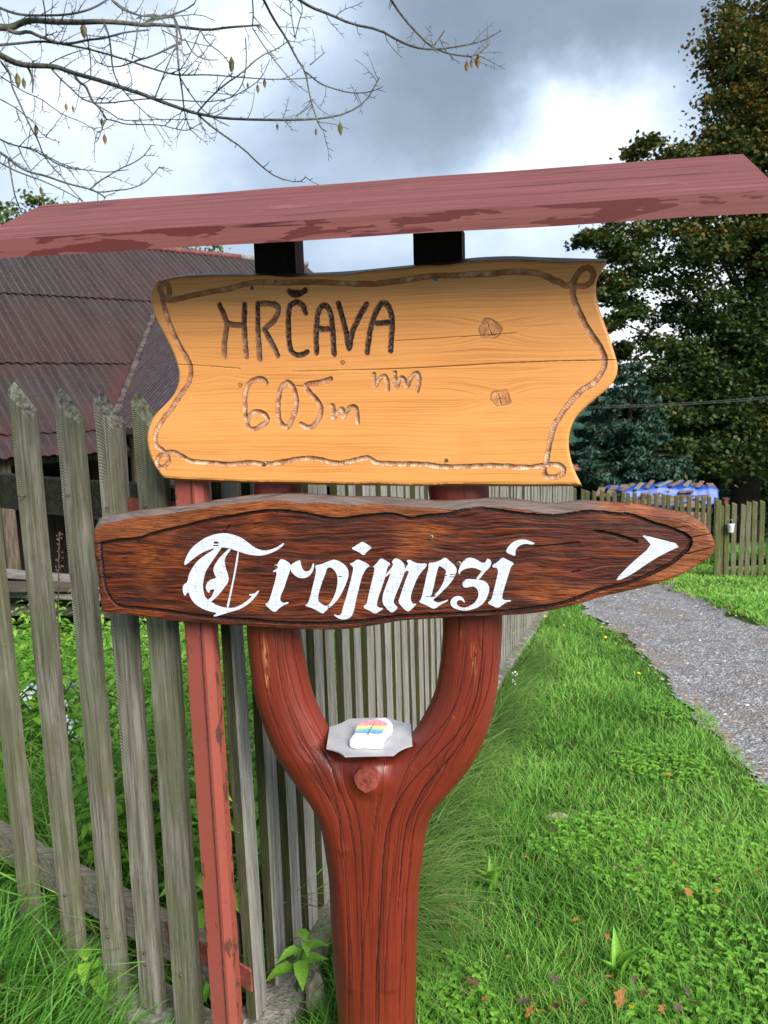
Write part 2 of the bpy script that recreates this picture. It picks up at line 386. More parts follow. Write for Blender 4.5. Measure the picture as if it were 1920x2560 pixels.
# ------------------------------------------------------------------ terrain
def xb(Y): return -.31 + (np.asarray(Y, float) - 1.54) * .321
def line_s(x, y):                       # signed distance right of the roadside fence line
    return (x - xb(y)) / math.hypot(1, .321)
def zA(x, y):                           # >0 behind the left fence
    return (y - (1.218 - .706 * x)) / math.hypot(1, .706)
def sm(v, a, b):
    t = np.clip((np.asarray(v, float) - a) / (b - a), 0, 1); return t * t * (3 - 2 * t)
def road_l(Y):  return np.interp(Y, [-2, 1.5, 2.83, 3.17, 3.98, 4.82, 6.19, 7.5, 9, 11, 14], [1.25, 1.36, 1.48, 1.54, 1.67, 1.78, 1.92, 1.95, 2.4, 3.2, 4.0])
def road_r(Y):  return np.interp(Y, [-2, 4, 6.3, 7.4, 9.5, 11, 14], [3.1, 3.15, 3.22, 3.28, 3.5, 4.0, 4.9])
def ground(x, y):
    x = np.asarray(x, float); y = np.asarray(y, float)
    yy = np.maximum(y - 2, 0)
    base = .05 - .13 * np.minimum(yy, 13)
    base = base - .17 * np.clip(y - 15, 0, 130) - .02 * np.clip(y - 145, 0, 200)
    gar = .03 - .095 * np.minimum(yy, 13) - .17 * np.clip(y - 15, 0, 130) - .02 * np.clip(y - 145, 0, 200)
    g = sm(-line_s(x, y), .0, .25)
    h = base * (1 - g) + gar * g
    road = sm(x, road_l(y) - .12, road_l(y) + .1) * (1 - sm(x, road_r(y) - .1, road_r(y) + .12))
    near = 1 - sm(y, 20, 40)
    h = h - .035 * road * near
    h = h + near * ((vnoise(x * 1.7 + 9, y * 1.7, 3) - .5) * .05 + (vnoise(x * 5, y * 5, 4) - .5) * .02) * (1 - .6 * road)
    h = h + (1 - near) * (vnoise(x * .02 + 5, y * .02, 5) - .5) * 5
    hill = sm(y, 230, 620) * (14 + 12 * vnoise(x * .0042 + 3, y * .002, 6) + 6 * vnoise(x * .02, y * .01, 8))
    return h + hill
def ggrid(xs, ys, name, mat, dz=0.0, mask=None):
    X, Y = np.meshgrid(xs, ys); Z = ground(X, Y) + dz
    V = np.stack([X, Y, Z], -1).reshape(-1, 3); nx = len(xs); ny = len(ys)
    i = np.arange(ny - 1)[:, None] * nx + np.arange(nx - 1)[None]
    Fc = np.stack([i, i + 1, i + nx + 1, i + nx], -1).reshape(-1, 4)
    if mask is not None:
        c = V[Fc].mean(1); Fc = Fc[mask(c[:, 0], c[:, 1])]
        used = np.unique(Fc); mp = np.zeros(len(V), int); mp[used] = np.arange(len(used)); V = V[used]; Fc = mp[Fc]
    return link(name, mesh(name, V, Fc, mats=[mat]))
def spread(a, b, n, p): t = np.linspace(0, 1, n) ** p; return a + (b - a) * t
mg, k = material('ground_soil_and_turf'); P = k.obj()
n1 = k.noise(P, 2.5, 5, .6); n2 = k.noise(P, 40, 4, .65); yk = k.sep(P, 1)
c = k.mix(n2, (.020, .040, .008), (.060, .115, .018)); c = k.mix(k.rng(n1, .5, .7, 0, .35), c, (.07, .055, .03))
fn_ = k.noise(P, .12, 6, .7); fo = k.mix(k.rng(fn_, .35, .65), (.012, .035, .025), (.035, .085, .045))
c = k.mix(k.rng(yk, 40, 120), c, fo)
finish(mg, k, c, .95, n2, .6, .02, spec=.1)
xs = np.concatenate([-spread(6, 900, 40, 3)[::-1], np.linspace(-5.8, 9.8, 157), spread(10, 1400, 50, 3)])
ys = np.concatenate([np.linspace(-6, .4, 10), np.linspace(.5, 16, 150), spread(16.3, 2500, 70, 2.6)])
tag(ggrid(xs, ys, 'ground', mg), kind='structure')

# gravel track
mr, k = material('grey_gravel'); P = k.obj()
vo = k.n('ShaderNodeTexVoronoi', out=1, Vector=k.vm('ADD', P, k.scale(k.noise(P, 20, 2, out=1), (.03, .03, 0))), Scale=62.0)
vd = k.n('ShaderNodeTexVoronoi', out=0, Vector=P, Scale=62.0)
vc = k.sep(vo, 0); big = k.noise(k.scale(P, (1, .5, 1)), 1.6, 4)
c = k.ramp(vc, [(0, (.13, .127, .13)), (.5, (.26, .25, .26)), (.86, (.38, .37, .38)), (1, (.62, .61, .60))])
c = k.mix(k.rng(k.noise(P, 150, 3), .35, .6, .65, 0.), c, (.085, .08, .078))
c = k.mix(k.rng(big, .50, .68, 0., .6), c, (.21, .165, .125))
c = k.mix(k.rng(k.noise(P, 4.5, 4), .57, .68, 0., .5), c, (.10, .095, .095))
finish(mr, k, c, .9, k.math('ADD', vd, k.math('MULTIPLY', k.noise(P, 30, 3), .6)), .8, .012, spec=.2)
def edge_wob(x, y): return (vnoise(x * 4, y * 4, 21) - .5) * .22
tag(ggrid(np.linspace(1.0, 5.4, 150), np.linspace(-.5, 14, 300), 'gravel_road', mr, .012,
          lambda x, y: (x > road_l(y) + edge_wob(x, y)) & (x < road_r(y) + edge_wob(x, y))), kind='structure')

# ================================================================== THE SIGN
AS = math.radians(11.4)
EX = np.array([math.cos(AS), -math.sin(AS), 0]); EY = np.array([math.sin(AS), math.cos(AS), 0]); EZ = np.array([0, 0, 1.])
_p = at(940, 1300, 1.35); SB = np.array([_p[0], _p[1], 0.0])
SCL = (CAM - SB) @ np.array([EX, EY, EZ]).T                              # the camera in the sign's frame
def rl(x, y): return np.array([EX, EY, EZ]) @ ray(x, y)
def SL(x, y, w=0.):
    d = rl(x, y); t = (w - SCL[1]) / d[1]; p = SCL + d * t; return np.array([p[0], p[2]])
def SLz(x, y, z):
    d = rl(x, y); t = (z - SCL[2]) / d[2]; return SCL + d * t
SIGN = thing('signpost', 'forked red wooden signpost with a small red roof, carved pine board and dark arrow board', 'signpost', tuple(SB), -AS)

def poly_l(pts, w=0., X0=0, Y0=0, f=1.): return np.array([SL(X0 + f * a, Y0 + f * b, w) for a, b in pts])
def chaikin(P, closed=False, n=1):
    P = np.asarray(P, float)
    for _ in range(n):
        A = P if not closed else np.vstack([P, P[:1]])
        q = .75 * A[:-1] + .25 * A[1:]; r_ = .25 * A[:-1] + .75 * A[1:]
        Q = np.stack([q, r_], 1).reshape(-1, P.shape[1])
        P = Q if closed else np.vstack([P[:1], Q, P[-1:]])
    return P
def resamp(P, n):
    P = np.asarray(P, float); d = np.r_[0, np.cumsum(np.linalg.norm(np.diff(P, axis=0), axis=1))]
    t = np.linspace(0, d[-1], n); return np.stack([np.interp(t, d, P[:, i]) for i in range(P.shape[1])], 1)
def seg_dist(Q, P, pad_=.022):
    """distance of every point Q to polyline P, and the arc length at the nearest point"""
    best = np.full(len(Q), 1e9); arc = np.zeros(len(Q)); s0 = 0
    for a, b in zip(P[:-1], P[1:]):
        ab = b - a; L = math.hypot(*ab)
        if L < 1e-9: continue
        lo = np.minimum(a, b) - pad_; hi = np.maximum(a, b) + pad_
        m = np.flatnonzero((Q[:, 0] > lo[0]) & (Q[:, 0] < hi[0]) & (Q[:, 1] > lo[1]) & (Q[:, 1] < hi[1]))
        q = Q[m]; t = np.clip(((q - a) @ ab) / (L * L), 0, 1); d = np.linalg.norm(q - (a + t[:, None] * ab), axis=1)
        bb = best[m]; aa = arc[m]; c = d < bb; bb[c] = d[c]; aa[c] = s0 + t[c] * L; best[m] = bb; arc[m] = aa; s0 += L
    return best, arc

def board(name, top, right, bottom, left, w, thick, nx, ny, mat, strokes, cham_t, cham_b, side_r=.006, sideround=True):
    """strokes: (polyline, radius, depth, char). Outline runs top L>R, right T>B, bottom L>R, left T>B, in local metres."""
    T = resamp(chaikin(top, n=2), nx); B = resamp(chaikin(bottom, n=2), nx); L = resamp(chaikin(left, n=2), ny); Rr = resamp(chaikin(right, n=2), ny)
    u = np.linspace(0, 1, nx)[None, :, None]; v = np.linspace(0, 1, ny)[:, None, None]
    C_ = (1 - v) * T[None] + v * B[None] + (1 - u) * L[:, None] + u * Rr[:, None] - ((1 - u) * (1 - v) * T[0] + u * (1 - v) * T[-1] + (1 - u) * v * B[0] + u * v * B[-1])
    Q = C_.reshape(-1, 2); x, z = Q[:, 0], Q[:, 1]
    dt, db, dl, dr = (seg_dist(Q, resamp(chaikin(p_, n=2), 70))[0] for p_ in (top, bottom, left, right))
    y = np.zeros(len(Q)); att = {}
    ct = cham_t[0] * (.75 + .5 * vnoise(x * 22, x * 0 + 1, 31)); e = np.clip(1 - dt / ct, 0, 1); y += e * cham_t[1]
    y += .0022 * np.clip(1 - (dt - ct) / .004, 0, 1) ** 2 * (dt > ct)
    cb = cham_b[0] * (.75 + .5 * vnoise(x * 22, x * 0 + 5, 32)); eb = np.clip(1 - db / cb, 0, 1); y += eb * cham_b[1]
    y += .0018 * np.clip(1 - (db - cb) / .004, 0, 1) ** 2 * (db > cb)
    for d in (dl, dr):
        s_ = np.clip(1 - d / side_r, 0, 1); y += side_r * (1 - np.sqrt(np.clip(1 - s_ * s_, 0, 1))) * .8
    gr = np.zeros(len(Q)); ch = np.zeros(len(Q))
    for (Pl, R_, dep, c_) in strokes:
        Pl = chaikin(np.asarray(Pl), n=2); d, a = seg_dist(Q, Pl)
        Rw = R_ * (.86 + .3 * vnoise(x * 160, z * 160, 41))
        q = np.clip(1 - (d / Rw) ** 2, 0, 1); g = np.sqrt(q)
        chat = 1 + .10 * np.sin((a + .5 * d) * 2 * math.pi / .0046) * (c_ is None or True)
        y = np.maximum(y, y * 0 + y + 0) ; y += dep * g * chat * (gr < .05) + np.where(gr >= .05, np.maximum(0, dep * g - dep * gr), 0)
        gr = np.maximum(gr, np.clip(1.25 - d / Rw, 0, 1) * (d < Rw * 1.25))
        if c_ is not None:
            cc = c_ if not callable(c_) else c_(x, z); ch = np.maximum(ch, np.clip((1 - d / Rw) * 5, 0, 1) * cc)
    att['groove'] = gr; att['char'] = ch; att['edge'] = sm(dt, ct.mean() * 1.15, ct.mean() * .8) * 0 + np.clip((ct - dt) / .0015 + .5, 0, 1)
    att['edgeb'] = np.clip((cb - db) / .001 + .5, 0, 1); att['dt'] = dt; att['db'] = db; att['dl'] = dl; att['dr'] = dr
    V = np.stack([x, w + y, z], 1)
    i = np.arange(ny - 1)[:, None] * nx + np.arange(nx - 1)[None]
    Fc = np.stack([i, i + nx, i + nx + 1, i + 1], -1).reshape(-1, 4)
    per = np.r_[np.arange(nx), np.arange(1, ny) * nx + nx - 1, (ny - 1) * nx + np.arange(nx - 2, -1, -1), np.arange(ny - 2, 0, -1) * nx]
    n0 = len(V); Vb = V[per].copy(); Vb[:, 1] = w + thick; m_ = len(per)
    s1 = np.arange(m_); s2 = (s1 + 1) % m_
    Fs = np.stack([per[s1], per[s2], n0 + s2, n0 + s1], 1)
    st = 6; jx = np.unique(np.r_[np.arange(0, nx, st), nx - 1]); jy = np.unique(np.r_[np.arange(0, ny, st), ny - 1])
    G = C_[np.ix_(jy, jx)].reshape(-1, 2); Vg = np.stack([G[:, 0], np.full(len(G), w + thick), G[:, 1]], 1); n1 = n0 + m_; a_ = len(jx)
    i = n1 + np.arange(len(jy) - 1)[:, None] * a_ + np.arange(a_ - 1)[None]
    Fb = np.stack([i, i + 1, i + a_ + 1, i + a_], -1).reshape(-1, 4)
    return np.vstack([V, Vb, Vg]), np.vstack([Fc, Fs, Fb]), att, n0, m_ + len(Vg), (x, z)

# ---- the pine name board
Z3 = dict(X0=340, Y0=600, f=.434); Z4 = dict(X0=900, Y0=600, f=.434)
def j(a, b): return np.vstack([a, b])
b_top = poly_l([(401, 693), (412, 689), (444, 682), (535, 677), (622, 677), (687, 680), (748, 678), (861, 674), (948, 665), (1030, 657), (1117, 648), (1182, 638), (1277, 634), (1334, 637), (1430, 640), (1522, 642)])
b_right = poly_l([(1522, 642), (1512, 665), (1494, 695), (1489, 721), (1494, 756), (1507, 795), (1525, 843), (1538, 886), (1546, 912), (1542, 943), (1520, 973), (1481, 1003), (1442, 1038), (1427, 1069), (1421, 1103), (1425, 1142), (1438, 1181), (1457, 1218)])
b_bot = poly_l([(412, 1202), (520, 1207), (644, 1211), (861, 1216), (1060, 1218), (1204, 1218), (1330, 1219), (1457, 1218)])
b_left = poly_l([(401, 693), (383, 713), (374, 734), (375, 760), (388, 800), (414, 847), (435, 891), (446, 930), (444, 960), (433, 986), (414, 1008), (383, 1038), (369, 1069), (364, 1099), (373, 1142), (392, 1177), (412, 1202)])
LR, LD = .0047, .0034
def chL(amt):
    return lambda x, z: amt
zH = SL(620, 890)[1]; zHt = SL(620, 760)[1]
def fade(amt, lo):
    return lambda x, z: np.clip(.12 + 1.15 * amt * (lo + (1 - lo) * (z - zH) / (zHt - zH)) + .3 * (vnoise(x * 300, z * 300, 51) - .5), 0, 1)
strokes = []
for s_, c_ in [([(480, 375), (510, 440), (525, 490), (510, 560), (508, 670)], fade(.75, .2)), ([(625, 370), (622, 480), (625, 560), (635, 670)], fade(.9, .3)), ([(525, 480), (560, 490), (615, 490)], fade(.6, .6)),
        ([(700, 370), (700, 500), (712, 685)], fade(1., .35)), ([(700, 370), (760, 362), (815, 375), (822, 410), (800, 460), (740, 515)], fade(.55, .5)), ([(740, 520), (780, 590), (815, 665)], fade(.9, .5)),
        ([(975, 420), (960, 370), (925, 355), (885, 375), (875, 430), (878, 580), (890, 640), (925, 665), (960, 660), (985, 645)], fade(1., .75)), ([(885, 295), (905, 315), (940, 315), (975, 290)], fade(.9, .8)), ([(900, 300), (950, 306)], fade(.9, .8)),
        ([(1038, 650), (1035, 500), (1050, 400), (1080, 370), (1110, 390), (1130, 470), (1140, 660)], fade(1.1, .9)), ([(1040, 510), (1120, 515)], fade(1., .9)),
        ([(1165, 365), (1190, 450), (1215, 560), (1225, 650), (1240, 540), (1280, 450), (1325, 370)], fade(1.1, .8)),
        ([(1330, 650), (1345, 520), (1385, 400), (1420, 355), (1455, 380), (1478, 450), (1470, 560), (1465, 640)], fade(1.2, 1.)), ([(1385, 480), (1470, 475)], fade(1.1, 1.))]:
    strokes.append((poly_l(s_, **Z3), LR, LD, c_))
for s_ in [[(750, 825), (735, 800), (700, 800), (650, 820), (625, 880), (628, 1000), (640, 1080), (680, 1095), (740, 1060), (760, 1030), (740, 1000), (690, 985), (650, 1010), (640, 1040)],
           [(870, 820), (830, 850), (815, 950), (820, 1040), (865, 1090), (900, 1040), (925, 960), (920, 880), (895, 830), (870, 820)],
           [(1120, 800), (1060, 820), (980, 830), (975, 850), (1000, 880), (1050, 930), (1070, 980), (1050, 1040), (1000, 1090), (950, 1060)],
           [(1130, 955), (1140, 1000), (1130, 1035), (1185, 965), (1195, 1000), (1190, 1025), (1210, 990), (1245, 955), (1270, 970), (1275, 1050)]]:
    strokes.append((poly_l(s_, **Z3), .0042, LD, None))
for s_ in [[(80, 775), (85, 855), (110, 800), (140, 780), (155, 800), (160, 860)], [(200, 765), (205, 870), (230, 790), (255, 800), (270, 860), (290, 790), (325, 760), (345, 790), (330, 870)]]:
    strokes.append((poly_l(s_, **Z4), .0036, .003, None))
b1 = poly_l([(170, 345), (210, 345), (280, 330), (370, 310), (440, 295), (520, 285), (620, 255), (700, 240), (850, 248), (1000, 240), (1200, 250), (1400, 255)], **Z3)
b2 = poly_l([(100, 248), (150, 245), (300, 225), (400, 205), (500, 205), (620, 200), (750, 195), (880, 180), (1000, 185), (1070, 205), (1120, 235), (1150, 240), (1180, 265), (1220, 255), (1260, 180), (1310, 150), (1350, 190), (1330, 250), (1280, 270), (1230, 260), (1225, 330), (1270, 430), (1320, 530), (1370, 590), (1400, 650), (1415, 710), (1390, 770), (1340, 830), (1280, 860), (1220, 920), (1160, 1000), (1110, 1080), (1090, 1180), (1070, 1290), (1055, 1330), (1070, 1365), (1120, 1370), (1170, 1350), (1175, 1310), (1130, 1290), (1060, 1300), (950, 1315), (800, 1300), (620, 1305), (480, 1310), (350, 1290), (200, 1292), (80, 1285)], **Z4)
b3 = poly_l([(1380, 1280), (1330, 1250), (1250, 1275), (1150, 1292), (1080, 1268), (980, 1255), (850, 1278), (750, 1295), (650, 1280), (550, 1297), (450, 1285), (320, 1278), (270, 1250), (220, 1220), (170, 1225), (130, 1245), (115, 1290), (150, 1320), (190, 1280), (180, 1235), (150, 1210), (110, 1185), (110, 1110), (150, 1040), (200, 980), (250, 900), (310, 820), (320, 730), (280, 660), (220, 550), (180, 450), (155, 360), (150, 310), (135, 280), (155, 240), (190, 260), (195, 310), (170, 345)], **Z3)
strokes.append((np.vstack([b1, b2, b3]), .0043, .0034, None))
V, Fc, A, n0, nb, (bx_, bz_) = board('pine', b_top, b_right, b_bot, b_left, 0.0, .030, 940, 470, M_PINE, strokes, (.0085, .020), (.0055, .016))
# grain height follows the knots and swells between them
kn = [(SL(900 + .434 * 745, 600 + .434 * 513), .0175), (SL(900 + .434 * 812, 600 + .434 * 910), .0150), (SL(340 + .434 * 510, 600 + .434 * 755), .010), (SL(340 + .434 * 600, 600 + .434 * 835), .003), (SL(340 + .434 * 1190, 600 + .434 * 705), .003)]
gz = bz_.copy() + bx_ * .02; kk = np.zeros(len(bx_))
for i_, (c_, r_) in enumerate(kn):
    dx = bx_ - c_[0]; dz = bz_ - c_[1]; dd = np.hypot(dx * .42, dz)
    gz += np.sign(dz) * r_ * .95 * np.exp(-(dd / (r_ * 1.6)) ** 2) * np.clip(np.abs(dz) / (r_ * .5), 0, 1)
    if i_ in (0, 1, 3, 4):
        rad = np.hypot(dx * .93, dz * 1.05) * (1 + .45 * (vnoise(np.cos(np.arctan2(dz, dx)) * 2 + 9, np.sin(np.arctan2(dz, dx)) * 2 + 4, 61 + i_) - .5))
        kk = np.maximum(kk, np.clip((r_ - rad) / .0040 + .5, 0, 1))
        gz += np.where(rad < r_ * .97, (rad / r_) * .03, 0)
def crack_attr(lines, x, z):
    Q = np.stack([x, z], 1); a = np.zeros(len(x))
    for Pl, wd in lines:
        Pl = np.asarray(Pl); d, s_ = seg_dist(Q, Pl); a = np.maximum(a, np.clip(1.3 - d / wd, 0, 1))
    return a
cr = crack_attr([(poly_l([(900, 757), (1100, 752), (1290, 748)], **Z3), .0006), (poly_l([(0, 748), (200, 742), (400, 733), (600, 722), (800, 710), (1130, 697), (1480, 690)], **Z4), .0008), (poly_l([(245, 718), (330, 720), (600, 740)], **Z3), .0006),
                 (poly_l([(200, 580), (450, 565), (690, 550), (900, 535)], **Z4), .0006), (poly_l([(738, 485), (741, 505), (752, 530), (758, 550)], **Z4), .0006), (poly_l([(700, 548), (740, 551), (780, 546)], **Z4), .0004),
                 (poly_l([(797, 892), (803, 912), (808, 938), (814, 950)], **Z4), .0006), (poly_l([(788, 918), (803, 912), (818, 915)], **Z4), .0004), (poly_l([(920, 840), (960, 842)], **Z3), .0008), (poly_l([(200, 700), (-20, 860)], **Z3), .0001)], bx_, bz_)
V[:n0, 1] += cr * .0022 + kk * .0004
pad = np.zeros(nb)
att = {'gz': np.r_[gz, pad], 'groove': np.r_[A['groove'], pad], 'char': np.r_[A['char'], pad], 'knot': np.r_[kk, pad], 'crack': np.r_[cr, pad], 'side': np.r_[pad * 0, np.zeros(n0)][:n0 + nb],
       'edge': np.r_[np.maximum(A['edge'], A['edgeb'] * .55), pad + .3]}
PINE = link('name_board', mesh('name_board', V, Fc, att, mats=[M_PINE]), SIGN)
PINE['label'] = 'pale varnished pine board with wavy ends, carved HRČAVA 605m nm inside a carved border'

# ---- the dark arrow board
Z5 = dict(X0=200, Y0=1200, f=.4822); Z6 = dict(X0=1000, Y0=1200, f=.4822); AW = -.012
a_top = j(poly_l([(60, 226), (72, 205), (110, 195), (200, 180), (300, 165), (500, 145), (700, 110), (900, 85), (1000, 78), (1150, 82), (1350, 100), (1500, 98), (1620, 103)], AW, **Z5),
          poly_l([(0, 108), (100, 118), (250, 118), (400, 108), (550, 105), (650, 120), (770, 138), (850, 130), (950, 118), (1100, 130), (1250, 142), (1400, 165), (1500, 187), (1570, 225)], AW, **Z6))
a_right = poly_l([(1570, 225), (1605, 258), (1630, 305), (1640, 345), (1628, 385), (1600, 415), (1560, 442)], AW, **Z6)
a_bot = j(poly_l([(108, 690), (250, 705), (400, 730), (600, 750), (800, 760), (1100, 780), (1300, 785), (1450, 775)], AW, **Z5),
          poly_l([(0, 735), (150, 728), (300, 720), (500, 712), (700, 700), (850, 670), (950, 645), (1050, 610), (1150, 590), (1300, 555), (1400, 525), (1480, 490), (1560, 442)], AW, **Z6))
a_left = poly_l([(60, 226), (62, 320), (70, 400), (80, 470), (90, 560), (98, 630), (108, 690)], AW, **Z5)
g_line = np.vstack([poly_l([(105, 330), (200, 310), (290, 310), (400, 270), (500, 250), (600, 225), (700, 200), (820, 185), (950, 160), (1020, 160), (1150, 170), (1280, 200), (1350, 205), (1450, 190), (1600, 175)], AW, **Z5),
    poly_l([(0, 185), (60, 205), (130, 185), (250, 180), (330, 155), (400, 145), (550, 165), (700, 185), (800, 190), (900, 178), (1000, 160), (1130, 180), (1180, 175), (1300, 220), (1400, 250), (1500, 290), (1510, 340), (1450, 400), (1380, 450), (1250, 510), (1150, 545), (1000, 575), (900, 620), (800, 650), (600, 678), (400, 690), (0, 706)], AW, **Z6),
    poly_l([(1600, 715), (1400, 740), (1250, 745), (1000, 740), (800, 720), (600, 705), (450, 680), (300, 665), (200, 655), (160, 620), (130, 560), (115, 450), (105, 330)], AW, **Z5)])
gst = [(g_line, .0031, .0040, None), (poly_l([(1010, 265), (1120, 285), (1225, 320)], AW, **Z6), .0030, .004, None)]
V, Fc, A, n0, nb, (bx_, bz_) = board('arrow', a_top, a_right, a_bot, a_left, AW, .042, 1000, 230, M_DARK, gst, (.0115, .017), (.004, .010), side_r=.010)
# rolling hand-adzed surface and rim zone outside the carved line
gp = g_line; 
inside = np.zeros(len(bx_), bool)
for a, b in zip(gp, np.roll(gp, -1, 0)):
    c_ = ((a[1] > bz_) != (b[1] > bz_)); xi = (b[0] - a[0]) * (bz_ - a[1]) / (b[1] - a[1] + 1e-12) + a[0]; inside ^= c_ & (bx_ < xi)
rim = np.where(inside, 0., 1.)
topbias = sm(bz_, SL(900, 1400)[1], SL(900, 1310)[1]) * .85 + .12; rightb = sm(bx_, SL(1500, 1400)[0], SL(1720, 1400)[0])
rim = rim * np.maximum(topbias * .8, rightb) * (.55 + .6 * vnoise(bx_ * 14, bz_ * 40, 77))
rip = (vnoise(bx_ * 30, bz_ * 110, 71) - .5) * .0016 + (vnoise(bx_ * 90, bz_ * 420, 72) - .5) * .0007
V[:n0, 1] += rip
cr = crack_attr([(poly_l([(700, 345), (820, 335), (930, 325)], AW, **Z6), .0013), (poly_l([(740, 275), (775, 235)], AW, **Z5), .0012), (poly_l([(1500, 300), (1640, 275)], AW, **Z6), .0008), (poly_l([(1480, 385), (1640, 345)], AW, **Z6), .0009), (poly_l([(60, 335), (120, 330)], AW, **Z5), .0009),
                 (poly_l([(65, 505), (200, 510)], AW, **Z5), .0007), (poly_l([(890, 480), (930, 470)], AW, **Z6), .0012), (poly_l([(1400, 250), (1500, 240)], AW, **Z6), .0006)], bx_, bz_)
V[:n0, 1] += cr * .003
pad = np.zeros(nb)
A['edge'] = A['edge'] * (1 - .85 * sm(bx_, SL(1420, 1300)[0], SL(1560, 1300)[0]))
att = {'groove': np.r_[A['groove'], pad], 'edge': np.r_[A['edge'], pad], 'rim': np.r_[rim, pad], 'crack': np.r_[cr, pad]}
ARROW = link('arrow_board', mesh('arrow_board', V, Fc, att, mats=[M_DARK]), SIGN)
ARROW['label'] = 'dark varnished arrow shaped board pointing right with white blackletter word Trojmezí'
from mathutils.bvhtree import BVHTree
def front_y(bvh, x, z, dflt):
    h = bvh.ray_cast(Vector((x, -.5, z)), Vector((0, 1, 0)), 2.0); return h[0].y if h[0] is not None else dflt

def decal(name, polys, w, mat, parent, X0, Y0, f, k0=0, lift=.0008, label=None):
    """flat painted shapes: each polygon may be [outer, hole]"""
    mb = MB()
    for q, pl in enumerate(polys):
        rings = [pl] if isinstance(pl[0][0], (int, float)) else pl
        P = [chaikin(poly_l(r_, w, X0, Y0, f), True, 1) for r_ in rings]
        yy = w - lift - .00022 * (q + k0)
        tris = tessellate_polygon([[Vector((a, b, 0)) for a, b in r_] for r_ in P])
        allp = np.vstack(P); n = len(allp)
        Vv = [(a, yy, b) for a, b in allp] + [(a, w + .0015, b) for a, b in allp]
        Fq = []
        for t in tris:
            a, b, c = t; ar = (allp[b][0] - allp[a][0]) * (allp[c][1] - allp[a][1]) - (allp[b][1] - allp[a][1]) * (allp[c][0] - allp[a][0])
            Fq.append((a, b, c) if ar > 0 else (a, c, b))
        o = 0
        for r_ in P:
            m_ = len(r_)
            Fq += [(o + i, o + (i + 1) % m_, n + o + (i + 1) % m_, n + o + i) for i in range(m_)]; o += m_
        mb.add(Vv, Fq)
    ob = link(name, mesh(name, np.array(mb.v), mb.f, smooth=False, mats=[mat]), parent)
    if label: ob['label'] = label
    return ob
FL = .18083
L1 = [(110, 550), (150, 440), (200, 350), (300, 260), (420, 180), (560, 135), (680, 125), (800, 145), (920, 200), (1020, 280), (1110, 340), (1220, 370), (1330, 350), (1430, 300), (1490, 256), (1497, 285), (1420, 350), (1320, 400), (1200, 435), (1090, 435), (980, 415), (880, 385), (800, 355), (700, 325), (600, 320), (480, 345), (350, 400), (240, 480), (170, 540), (130, 568)]
L2 = [(560, 315), (645, 312), (560, 430), (470, 560), (410, 660), (380, 780), (370, 900), (395, 990), (440, 1050), (480, 1075), (560, 1120), (680, 1160), (790, 1160), (900, 1120), (1000, 1050), (1060, 990), (1012, 988), (1015, 968), (1080, 965), (1140, 915), (1152, 935), (1090, 1020), (1000, 1110), (880, 1180), (750, 1215), (640, 1250), (540, 1280), (515, 1265), (580, 1230), (440, 1200), (330, 1150), (240, 1080), (190, 990), (178, 935), (150, 960), (130, 1000), (105, 960), (92, 880), (115, 830), (160, 805), (180, 700), (230, 600), (300, 510), (400, 430), (500, 370)]
L3 = [(735, 340), (768, 345), (700, 430), (670, 500), (680, 590), (710, 670), (732, 760), (715, 820), (660, 890), (600, 970), (540, 1030), (480, 1080), (435, 1055), (490, 1010), (520, 950), (540, 895), (490, 905), (465, 920), (465, 955), (430, 925), (412, 880), (430, 810), (490, 760), (565, 752), (530, 680), (518, 620), (540, 560), (600, 470), (670, 400)]
L4 = [(853, 375), (873, 380), (840, 600), (800, 800), (760, 1000), (728, 1165), (698, 1160), (740, 980), (780, 800), (820, 590)]
decal('painted_letter', [L1, L2, L3, L4], AW, M_WHITE, ARROW, 440, 1310, FL, label='large white ornate blackletter capital T')
